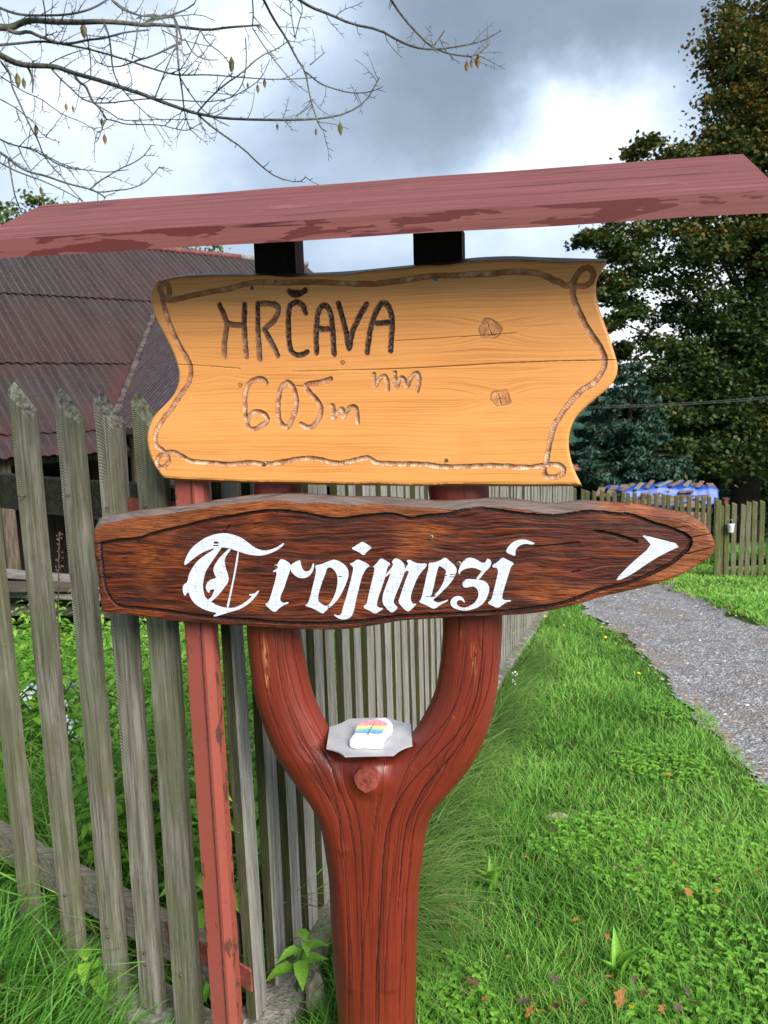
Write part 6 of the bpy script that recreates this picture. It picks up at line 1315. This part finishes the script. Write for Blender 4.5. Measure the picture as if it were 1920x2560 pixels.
# lawn right of the track
x, y = scatter(150000, 2.9, 12, 4.5, 14, 1.6, lambda x, y: (x > road_r(y) + .10 * (vnoise(x * 7, y * 5, 24) - .5)) & (x < .62 * y), 3)
o = blades('lawn_grass', x, y, rng.uniform(.03, .07, len(x)), .012, .8, M_LAWN, 4, tone=np.clip(.62 + .3 * (vnoise(x * 1.2, y * 1.2, 18) - .5) + rng.normal(size=len(x)) * .12, 0, .9)); tag(o, kind='stuff')
# garden behind the fences
gk = lambda x, y: (zA(x, y) > .08) & (line_s(x, y) < -.12) & (x > -.62 * y - .3)
x, y = scatter(60000, -4.6, 2.0, 1.4, 7.5, 1.3, gk, 5)
o = blades('garden_grass', x, y, rng.uniform(.14, .42, len(x)) * (.7 + .5 * vnoise(x * 2, y * 2, 30)), .0062, .85, M_LAWN, 6, curl=.7, tone=np.clip(.55 + .7 * (vnoise(x * 1.6, y * 1.6, 19) - .5) + rng.normal(size=len(x)) * .15, 0, .9)); tag(o, kind='stuff')
# strip of rough herbs under the far fence
x, y = scatter(14000, 2.5, 9, 10.5, 12.6, 1., lambda x, y: (np.abs(y - (11.9 - .0 * x)) < .5), 8)
o = blades('rough_grass', x, y, rng.uniform(.12, .38, len(x)), .020, .7, M_FRONT, 9); tag(o, kind='stuff')

def broadleaf(P, L_, wr, dirs, up, seed):
    """folded, serrated-looking leaf: base at P, pointing along dirs; 8 verts, 6 faces"""
    r_ = np.random.default_rng(seed); n = len(P); d = dirs / np.linalg.norm(dirs, axis=1)[:, None]; s = np.cross(d, up); s /= np.maximum(np.linalg.norm(s, axis=1), 1e-6)[:, None]; nn = np.cross(s, d); L_ = L_[:, None]
    pr = [(0, 0, 0), (.28, -.85, .16), (.28, 0, .0), (.28, .85, .16), (.62, -.75, .10), (.62, 0, -.04), (.62, .75, .10), (1.0, 0, -.20)]
    V_ = np.stack([P + d * L_ * a + s * L_ * wr * .5 * b + nn * L_ * c_ for a, b, c_ in pr], 1).reshape(-1, 3); b = (np.arange(n) * 8)[:, None]
    T_ = np.concatenate([b + [0, 1, 2], b + [0, 2, 3], b + [1, 4, 5], b + [1, 5, 2], b + [2, 5, 6], b + [2, 6, 3], b + [4, 7, 5], b + [5, 7, 6]], 0); return V_, T_
M_NETTLE = None
m, k = material('nettle_leaves'); t = k.attr('tone'); c = k.ramp(t, [(0., (.045, .14, .018)), (.4, (.14, .35, .030)), (.8, (.26, .52, .055)), (1., (.36, .58, .09))]); nz = k.noise(k.obj(), 160, 3, .6)
M_NETTLE = finish(m, k, k.mix(k.rng(nz, .35, .7, 0., .3), c, (.02, .06, .01)), .5, nz, .3, .002, spec=.35, trans=.32)
def weeds(name, xs_, ys_, hs, seed, size=(.05, .11)):
    r_ = np.random.default_rng(seed); Ps = []; Ds = []; Ls = []; Ts = []; st = MB()
    for x, y, h in zip(xs_, ys_, hs):
        z = float(ground(x, y)); lx, ly = r_.normal(size=2) * .12; nl = int(4 + h * 17); tn = r_.uniform(.2, .8); a0 = r_.uniform(0, 6.28)
        for i in range(nl):
            f_ = (i + 1) / nl; p = np.array([x + lx * h * f_, y + ly * h * f_, z + h * f_]); sz = r_.uniform(*size) * (1.15 - .65 * f_)
            for s_ in (0, math.pi):
                a = a0 + i * 1.57 + s_ + r_.normal() * .2; Ps.append(p); Ds.append((math.cos(a), math.sin(a), r_.uniform(-.35, .45))); Ls.append(sz); Ts.append(tn + r_.normal() * .12 + .18 * f_)
    V_, T_ = broadleaf(np.array(Ps), np.array(Ls), .52, np.array(Ds), np.tile([0., 0, 1], (len(Ps), 1)), seed)
    return V_, T_, np.repeat(np.clip(Ts, 0, 1), 8)
x, y = scatter(4300, -4.6, 1.6, 1.5, 6.8, 1.5, lambda x, y: gk(x, y) & (zA(x, y) > .16) & (vnoise(x * 1.5, y * 1.5, 44) > .22), 7)
V_, T_, ta = weeds('w', x, y, rng.uniform(.20, .66, len(x)) * np.clip(1.2 - .07 * y, .5, 1), 45); o = link('nettle_patch', mesh('nettle_patch', V_, T_, {'tone': ta}, mats=[M_NETTLE])); tag(o, kind='stuff')
# clover and plantain in the turf
def clover(n, keep, seed, x0, x1, y0, y1, sz):
    x, y = scatter(n, x0, x1, y0, y1, 1.4, keep, seed); r_ = np.random.default_rng(seed); P = []; D_ = []; 
    z = ground(x, y) + r_.uniform(.012, .05, len(x)); a0 = r_.uniform(0, 6.28, len(x)); Pn = []; Dn = []
    for q_ in range(3):
        a = a0 + q_ * 2.09; Pn.append(np.stack([x, y, z], 1)); Dn.append(np.stack([np.cos(a), np.sin(a), np.full(len(x), .12)], 1))
    Pn = np.vstack(Pn); Dn = np.vstack(Dn); L_ = sz * r_.uniform(.7, 1.3, len(Pn)); V_, T_ = broadleaf(Pn, L_, .95, Dn, np.tile([0., 0, 1], (len(Pn), 1)) + r_.normal(size=(len(Pn), 3)) * .12, seed)
    return V_, T_, np.repeat(np.clip(.55 + r_.normal(size=len(Pn)) * .15, 0, 1), 8)
V_, T_, ta = clover(34000, lambda x, y: vk(x, y) & (vnoise(x * 2.6, y * 2.6, 47) > .42), 48, -.5, 2.2, .95, 4.2, .012); o = link('clover_patch', mesh('clover_patch', V_, T_, {'tone': ta}, mats=[M_NETTLE])); tag(o, kind='stuff')

def gpt(px, py, dz=0.0):
    d = ray(px, py); lo = .3
    for s_ in np.arange(.4, 30, .05):
        p = CAM + d * s_
        if p[2] < float(ground(p[0], p[1])) + dz:
            lo, hi = s_ - .05, s_
            for _ in range(12):
                m_ = (lo + hi) / 2; p = CAM + d * m_
                if p[2] < float(ground(p[0], p[1])) + dz: hi = m_
                else: lo = m_
            return CAM + d * hi
    return CAM + d * 10
# single plants: nettle by the plinth, broad-leaved plant lower left, plantain rosettes
def plant(name, label, x, y, h, seed, size, cat='plant', zb=None, nl=None):
    z = float(ground(x, y)) if zb is None else zb; T_ = thing(name, label, cat, (x, y, z)); r_ = np.random.default_rng(seed); mb = MB(); nl = nl or 5; lx, ly = r_.normal(size=2) * .10
    st = [np.array([x + lx * h * t ** 2, y + ly * h * t ** 2, z + h * t]) for t in np.linspace(0, 1, 6)]; mb.tube(st, [.003, .0028, .0025, .002, .0016, .001], 6); mb.build('stem', M_NETTLE, T_)
    for i in range(nl):
        f_ = .25 + .75 * (i + 1) / nl; p = np.array([x + lx * h * f_ ** 2, y + ly * h * f_ ** 2, z + h * f_])
        for s_ in (0, math.pi):
            a = i * 1.57 + s_ + r_.normal() * .25 + .4; V_, F_ = broadleaf(p[None], np.array([size * (1.2 - .55 * f_)]), .56, np.array([[math.cos(a), math.sin(a), r_.uniform(-.25, .35)]]), np.array([[0., 0, 1]]), seed + i)
            link('leaf', mesh('leaf', V_ - np.array(T_.location), F_, {'tone': np.full(8, min(1, .5 + .35 * f_))}, mats=[M_NETTLE]), T_)
p = at(735, 2455, 1.62); plant('nettle', 'bright green nettle growing out between pickets over the plinth', p[0], 1.66, .17, 3, .085, zb=.09, nl=4)
p = gpt(275, 2510); plant('nettle', 'leafy nettle in the grass at the lower left corner', p[0] - .02, p[1], .13, 8, .10, nl=4)
p = at(75, 2300, 2.3)
for i, (px, py) in enumerate([(1545, 2470), (1230, 2240), (1440, 2120)]):
    p = gpt(px, py); T_ = thing('plantain', ['tall pointed green plantain near the bottom right', 'upright plantain rosette right of the trunk', 'flat clump of broad leaves in the middle of the verge'][i], 'plant', tuple(p)); r_ = np.random.default_rng(i + 70)
    for q_ in range(4 if i < 2 else 8):
        a = q_ * (1.6 if i < 2 else .8) + r_.normal() * .3; V_, F_ = broadleaf(np.array([p]), np.array([r_.uniform(.10, .15) if i < 2 else .07]), .28 if i < 2 else .6, np.array([[math.cos(a), math.sin(a), 3.2 if i < 2 else .5]]), np.array([[-math.cos(a) * .8, -math.sin(a) * .8, .4]]), q_)
        link('leaf', mesh('leaf', V_ - p, F_, {'tone': np.full(8, r_.uniform(.5, .85))}, mats=[M_NETTLE]), T_)
p = gpt(1085, 2290); r_ = np.random.default_rng(66); n = 260
o = blades('straw_tuft', p[0] + r_.normal(size=n) * .05, p[1] + r_.normal(size=n) * .10, r_.uniform(.04, .13, n), .0022, 1.2, M_LAWN, 67, tone=np.full(n, 1.), curl=.8); tag(o, kind='stuff')
# dead leaves
M_FALL = [mat_simple('brown_dead_leaf', (.055, .025, .012), (.17, .085, .045), 70, .8, .6), mat_simple('orange_dead_leaf', (.20, .075, .02), (.40, .19, .055), 60, .7, .5), mat_simple('grey_brown_dead_leaf', (.07, .045, .035), (.16, .11, .085), 70, .85, .6)]
def deadleaf(seed):
    r_ = random.Random(seed); V_ = []; F_ = []; n = 13; ring = []
    for i in range(n):
        a = 2 * math.pi * i / n; rr = (1.0 if i % 2 == 0 else .62) * (1 + .2 * r_.uniform(-1, 1)) * (1.15 if abs(a - math.pi) > 2.2 else .85); ring.append((rr * math.cos(a), rr * math.sin(a) * .72))
    c1, c2 = r_.uniform(.2, .6), r_.uniform(-.4, .5); V_.append((0, 0, .0))
    for (x, y) in ring: V_.append((x * .5, y * .5, c1 * y * y * .25 + .05 * r_.uniform(-1, 1)))
    for (x, y) in ring: V_.append((x, y, c1 * y * y + c2 * x * x * .6 + .10 * r_.uniform(-1, 1)))
    F_ = [(0, 1 + i, 1 + (i + 1) % n) for i in range(n)] + [(1 + i, 1 + n + i, 1 + n + (i + 1) % n, 1 + (i + 1) % n) for i in range(n)]
    return V_, F_
DL = [mesh('fallen_leaf', np.array(deadleaf(i)[0]), deadleaf(i)[1], smooth=False, mats=[M_FALL[i % 3]]) for i in range(9)]
fl = [(1300, 700, 34), (570, 545, 16), (685, 420, 20), (775, 230, 15), (1215, 165, 13), (1190, 235, 13), (990, 318, 12), (910, 300, 12), (890, 370, 12), (1080, 600, 17), (1235, 570, 16), (1535, 480, 12), (1520, 735, 18), (1435, 700, 15), (1070, 525, 15), (1120, 495, 15), (930, 905, 26), (705, 1110, 30), (335, 1125, 32), (940, 1090, 24), (1050, 1100, 20), (1100, 1170, 30), (990, 1200, 44), (1290, 1150, 30), (1320, 1210, 28), (590, 1245, 34), (575, 1205, 34), (700, 1225, 30), (490, 1000, 18), (1005, 985, 16), (755, 980, 16), (380, 1190, 22), (300, 1165, 26), (1430, 640, 18), (1610, 615, 16), (1500, 330, 10), (1550, 270, 10), (1050, 270, 10), (975, 70, 10), (1300, 390, 10), (1060, 360, 10), (970, 580, 14), (630, 850, 14), (790, 830, 16), (1190, 460, 12), (820, 1215, 20), (1180, 1240, 26), (1250, 1235, 26)]
for i, (a, b, s_) in enumerate(fl):
    p = gpt(1000 + .5546 * a, 1860 + .5546 * b, .035); o = link('fallen_leaf', DL[1 if i == 0 else (i * 7) % 9], None, (p[0], p[1], p[2] + .026)); dist = np.linalg.norm(p - CAM); sc = s_ * .5546 * dist / FPX * .95
    o.scale = (sc,) * 3; o.rotation_euler = (random.uniform(-.5, .3) , random.uniform(-.4, .4), random.uniform(0, 6.28))
    if i == 0: tag(o, 'large curled orange leaf in the right half of the verge', 'leaf', 'fallen leaves on the verge')
    else: tag(o, 'small curled dead leaf lying in the verge grass', 'leaf', 'fallen leaves on the verge')
# litter along both sides of the track
Vl = []; Fl = []; r_ = random.Random(9)
for side in (0, 1):
    for i in range(150 if side else 120):
        y = r_.uniform(4.5, 10.5) if side else r_.uniform(1.6, 6.5); x = float(road_r(y)) + r_.gauss(.02, .05) if side else float(road_l(y)) + r_.gauss(.0, .06); V_, F_ = deadleaf(i % 9); s_ = r_.uniform(.010, .020); a = r_.uniform(0, 6.28); z = float(ground(x, y)) + .03; b = len(Vl)
        Vl += [(x + s_ * (u * math.cos(a) - v * math.sin(a)), y + s_ * (u * math.sin(a) + v * math.cos(a)), z + s_ * w_) for u, v, w_ in V_]; Fl += [[q_ + b for q_ in f_] for f_ in F_]
for i in range(70):
    g0 = gpt(r_.uniform(1080, 1900), 2560 - abs(r_.gauss(0, 1)) * 55); V_, F_ = deadleaf(i % 9); s_ = r_.uniform(.006, .015); a = r_.uniform(0, 6.28); b = len(Vl)
    Vl += [(g0[0] + s_ * (u * math.cos(a) - v * math.sin(a)), g0[1] + s_ * (u * math.sin(a) + v * math.cos(a)), g0[2] + .022 + s_ * w_ + .3 * s_ * u) for u, v, w_ in V_]; Fl += [[q_ + b for q_ in f_] for f_ in F_]
M_LIT = mat_simple('leaf_litter_mixed', (.10, .045, .02), (.40, .22, .06), 5.5, .8, .4)
o = link('leaf_litter', mesh('leaf_litter', np.array(Vl), Fl, smooth=False, mats=[M_LIT])); tag(o, kind='stuff')
# pebbles in the track
n = 7000; x, y = scatter(n, 1.2, 4.6, 1.3, 12, 1.5, lambda x, y: (x > road_l(y) - .05) & (x < road_r(y) + .02), 51); r_ = np.random.default_rng(52)
s_ = r_.uniform(.004, .012, len(x)) * (1 + .10 * y); u = np.array([(0, 0, 1), (1, 0, .1), (.3, .95, .2), (-.8, .6, .1), (-.8, -.6, .15), (.3, -.95, .1)]); P = np.stack([x, y, ground(x, y) + .010], 1)
V_ = P[:, None] + u[None] * s_[:, None, None] * r_.uniform(.6, 1.3, (len(x), 6, 1)) * (1, 1, .55); b = (np.arange(len(x)) * 6)[:, None]; T_ = np.concatenate([b + [0, i, i % 5 + 1] for i in range(1, 6)], 0)
M_PEB = None; m, k = material('pebbles'); M_PEB = finish(m, k, k.ramp(k.attr('tone'), [(0., (.09, .085, .085)), (.6, (.26, .25, .25)), (.93, (.34, .33, .32)), (1., (.70, .70, .68))]), .85, spec=.2)
o = link('loose_gravel', mesh('loose_gravel', V_.reshape(-1, 3), T_, {'tone': np.repeat(r_.random(len(x)), 6)}, smooth=False, mats=[M_PEB])); tag(o, kind='stuff')
# a few stones
M_WS = mat_simple('pale_limestone', (.22, .19, .13), (.40, .35, .26), 30, .85, .6); M_WQ = mat_simple('white_quartz', (.62, .62, .62), (.80, .80, .80), 40, .7, .4)
def stone(label, px, py, r0, sc, mat, seed, dz=0.):
    p = gpt(px, py); import bmesh as _b; bm = _b.new(); _b.ops.create_icosphere(bm, subdivisions=3, radius=1.)
    for v in bm.verts: v.co *= 1 + .35 * mnoise.noise(v.co * 1.3 + Vector((seed, 0, 0))) + .08 * mnoise.noise(v.co * 4); v.co = Vector((v.co.x * sc[0], v.co.y * sc[1], v.co.z * sc[2])) * r0
    me = bpy.data.meshes.new('stone'); bm.to_mesh(me); bm.free(); me.materials.append(mat); o = link('stone', me, None, (p[0], p[1], p[2] + dz)); tag(o, label, 'stone')
stone('pale sandy stone at the foot of the red trunk beside the plinth', 790, 2530, .032, (.8, .8, 1.5), M_WS, 3, .05)
stone('flat whitish stone at the left edge of the gravel track', 1833, 1808, .030, (1.3, .8, .5), M_WS, 5)
stone('small white stone in the gravel track near the right edge', 1868, 1768, .020, (1., .8, .7), M_WQ, 8)
stone('half sunken pale stone in the verge right of the trunk', 1390, 2045, .035, (1.4, .8, .5), M_WS, 12, -.002)
# flowers
def flower_mesh(name, npet, r0, mp, mc_, stem=.06, cen=.3):
    V_ = []; F_ = []; mi = []
    for i in range(npet):
        a = 2 * math.pi * i / npet; b = len(V_)
        for (rr, da, z) in ((.25, 0, .0), (.85, -.30, .15), (1.0, 0, .12), (.85, .30, .15)): V_.append((r0 * rr * math.cos(a + da * 6.28 / npet / .9), r0 * rr * math.sin(a + da * 6.28 / npet / .9), r0 * z))
        F_.append((b, b + 1, b + 2, b + 3)); mi.append(0)
    b = len(V_); V_ += [(r0 * cen * math.cos(t), r0 * cen * math.sin(t), r0 * .16) for t in np.linspace(0, 6.28, 8)[:-1]]; F_.append(tuple(range(b, b + 7))); mi.append(1)
    b = len(V_); q_ = .0012; V_ += [(q_, 0, 0), (-q_, q_, 0), (-q_, -q_, 0), (q_, 0, -stem), (-q_, q_, -stem), (-q_, -q_, -stem)]; F_ += [(b, b + 1, b + 4, b + 3), (b + 1, b + 2, b + 5, b + 4), (b + 2, b, b + 3, b + 5)]; mi += [2, 2, 2]
    return mesh(name, np.array(V_), F_, smooth=False, mats=[mp, mc_, M_NETTLE], midx=mi)
M_YEL = mat_simple('yellow_petals', (.75, .52, .01), (.85, .66, .03), 90, .6, .1); M_WPE = mat_simple('white_petals', (.72, .75, .74), (.82, .84, .82), 90, .6, .1)
MF = flower_mesh('yellow_flower', 9, .0105, M_YEL, M_YEL, .07, .5); MW = flower_mesh('white_flower', 5, .013, M_WPE, M_LIME, .12)
for i, (a, b) in enumerate([(533, 285), (627, 330), (713, 318), (722, 350), (775, 312), (820, 338), (838, 390), (1006, 573), (1170, 703), (582, 1150), (675, 338)]):
    p = gpt(1100 + .4943 * a, 1400 + .4943 * b, .07); o = link('yellow_flower', MF, None, tuple(p)); o.scale = (1.15 if p[1] > 3 else .8,) * 3; o.rotation_euler = (.5, .1, i)
    tag(o, {9: 'yellow flower in the near verge grass right of the trunk', 8: 'yellow flower on a tall stem beside the gravel track', 7: 'lone yellow flower halfway up the verge'}.get(i, 'tiny yellow flower in the far verge grass below the arrow board'), 'flower', 'yellow flowers in the verge')
p = gpt(1582, 2517, .04); o = link('yellow_flower', MF, None, tuple(p)); o.scale = (.9,) * 3; o.rotation_euler = (.5, 0, 0); tag(o, 'yellow flower among the clover at the bottom right', 'flower', 'yellow flowers in the verge')
for i, (a, b) in enumerate([(378, 577), (373, 620)]):
    p = gpt(1100 + .4943 * a, 1400 + .4943 * b, .06); o = link('white_flower', MW, None, tuple(p)); o.scale = (1.5,) * 3; o.rotation_euler = (.9, 0, i); tag(o, ['upper white flower beside the plinth right of the trunk', 'lower white flower beside the plinth right of the trunk'][i], 'flower', 'white flowers beside the plinth')
for i, (a, b) in enumerate([(205, 1355), (170, 1395), (178, 1465), (455, 1330), (470, 1345), (485, 1420), (415, 1460), (435, 1585), (440, 1620), (490, 1580), (505, 1680), (685, 1435), (655, 1380), (405, 1535), (395, 1560), (195, 1340)]):
    p = at(a * .3858, 1200 + b * .3858, 2.25 + .12 * (i % 3)); o = link('white_flower', MW, None, tuple(p)); s_ = 1.3 + .5 * random.random(); o.scale = (s_,) * 3; o.rotation_euler = (1.0, random.uniform(-.4, .4), i); tag(o, 'small white flower among the nettles behind the left fence', 'flower', 'white flowers behind the left fence')
# dark seed stalk behind the fence
for i, (px, y0, y1, Y) in enumerate([(378, 1930, 2080, 2.1), (392, 1560, 1760, 2.5), (145, 1330, 1560, 3.3)]):
    a = at(px, y1, Y); b = at(px + 3, y0, Y); g_ = float(ground(a[0], Y)); T_ = thing('dock_stalk', ['dark dry dock stalk behind the fourth picket', 'thin brown dock stalk behind the left fence', 'tall brown weed stalk near the timber pile'][i], 'plant', (a[0], Y, g_))
    mb = MB(); mb.tube([(a[0], Y, g_), tuple(a), tuple(b)], [.004, .0035, .0015], 5); mb.build('stem', M_BOLT, T_); mb = MB(); rr = random.Random(i)
    for q_ in range(40):
        t = rr.uniform(.25, 1); c_ = a + (b - a) * t; mb.box((c_[0] + rr.gauss(0, .008), c_[1] + rr.gauss(0, .008), c_[2]), (.005, .005, .006), Rz(rr.random()))
    mb.build('seeds', M_BOLT, T_)
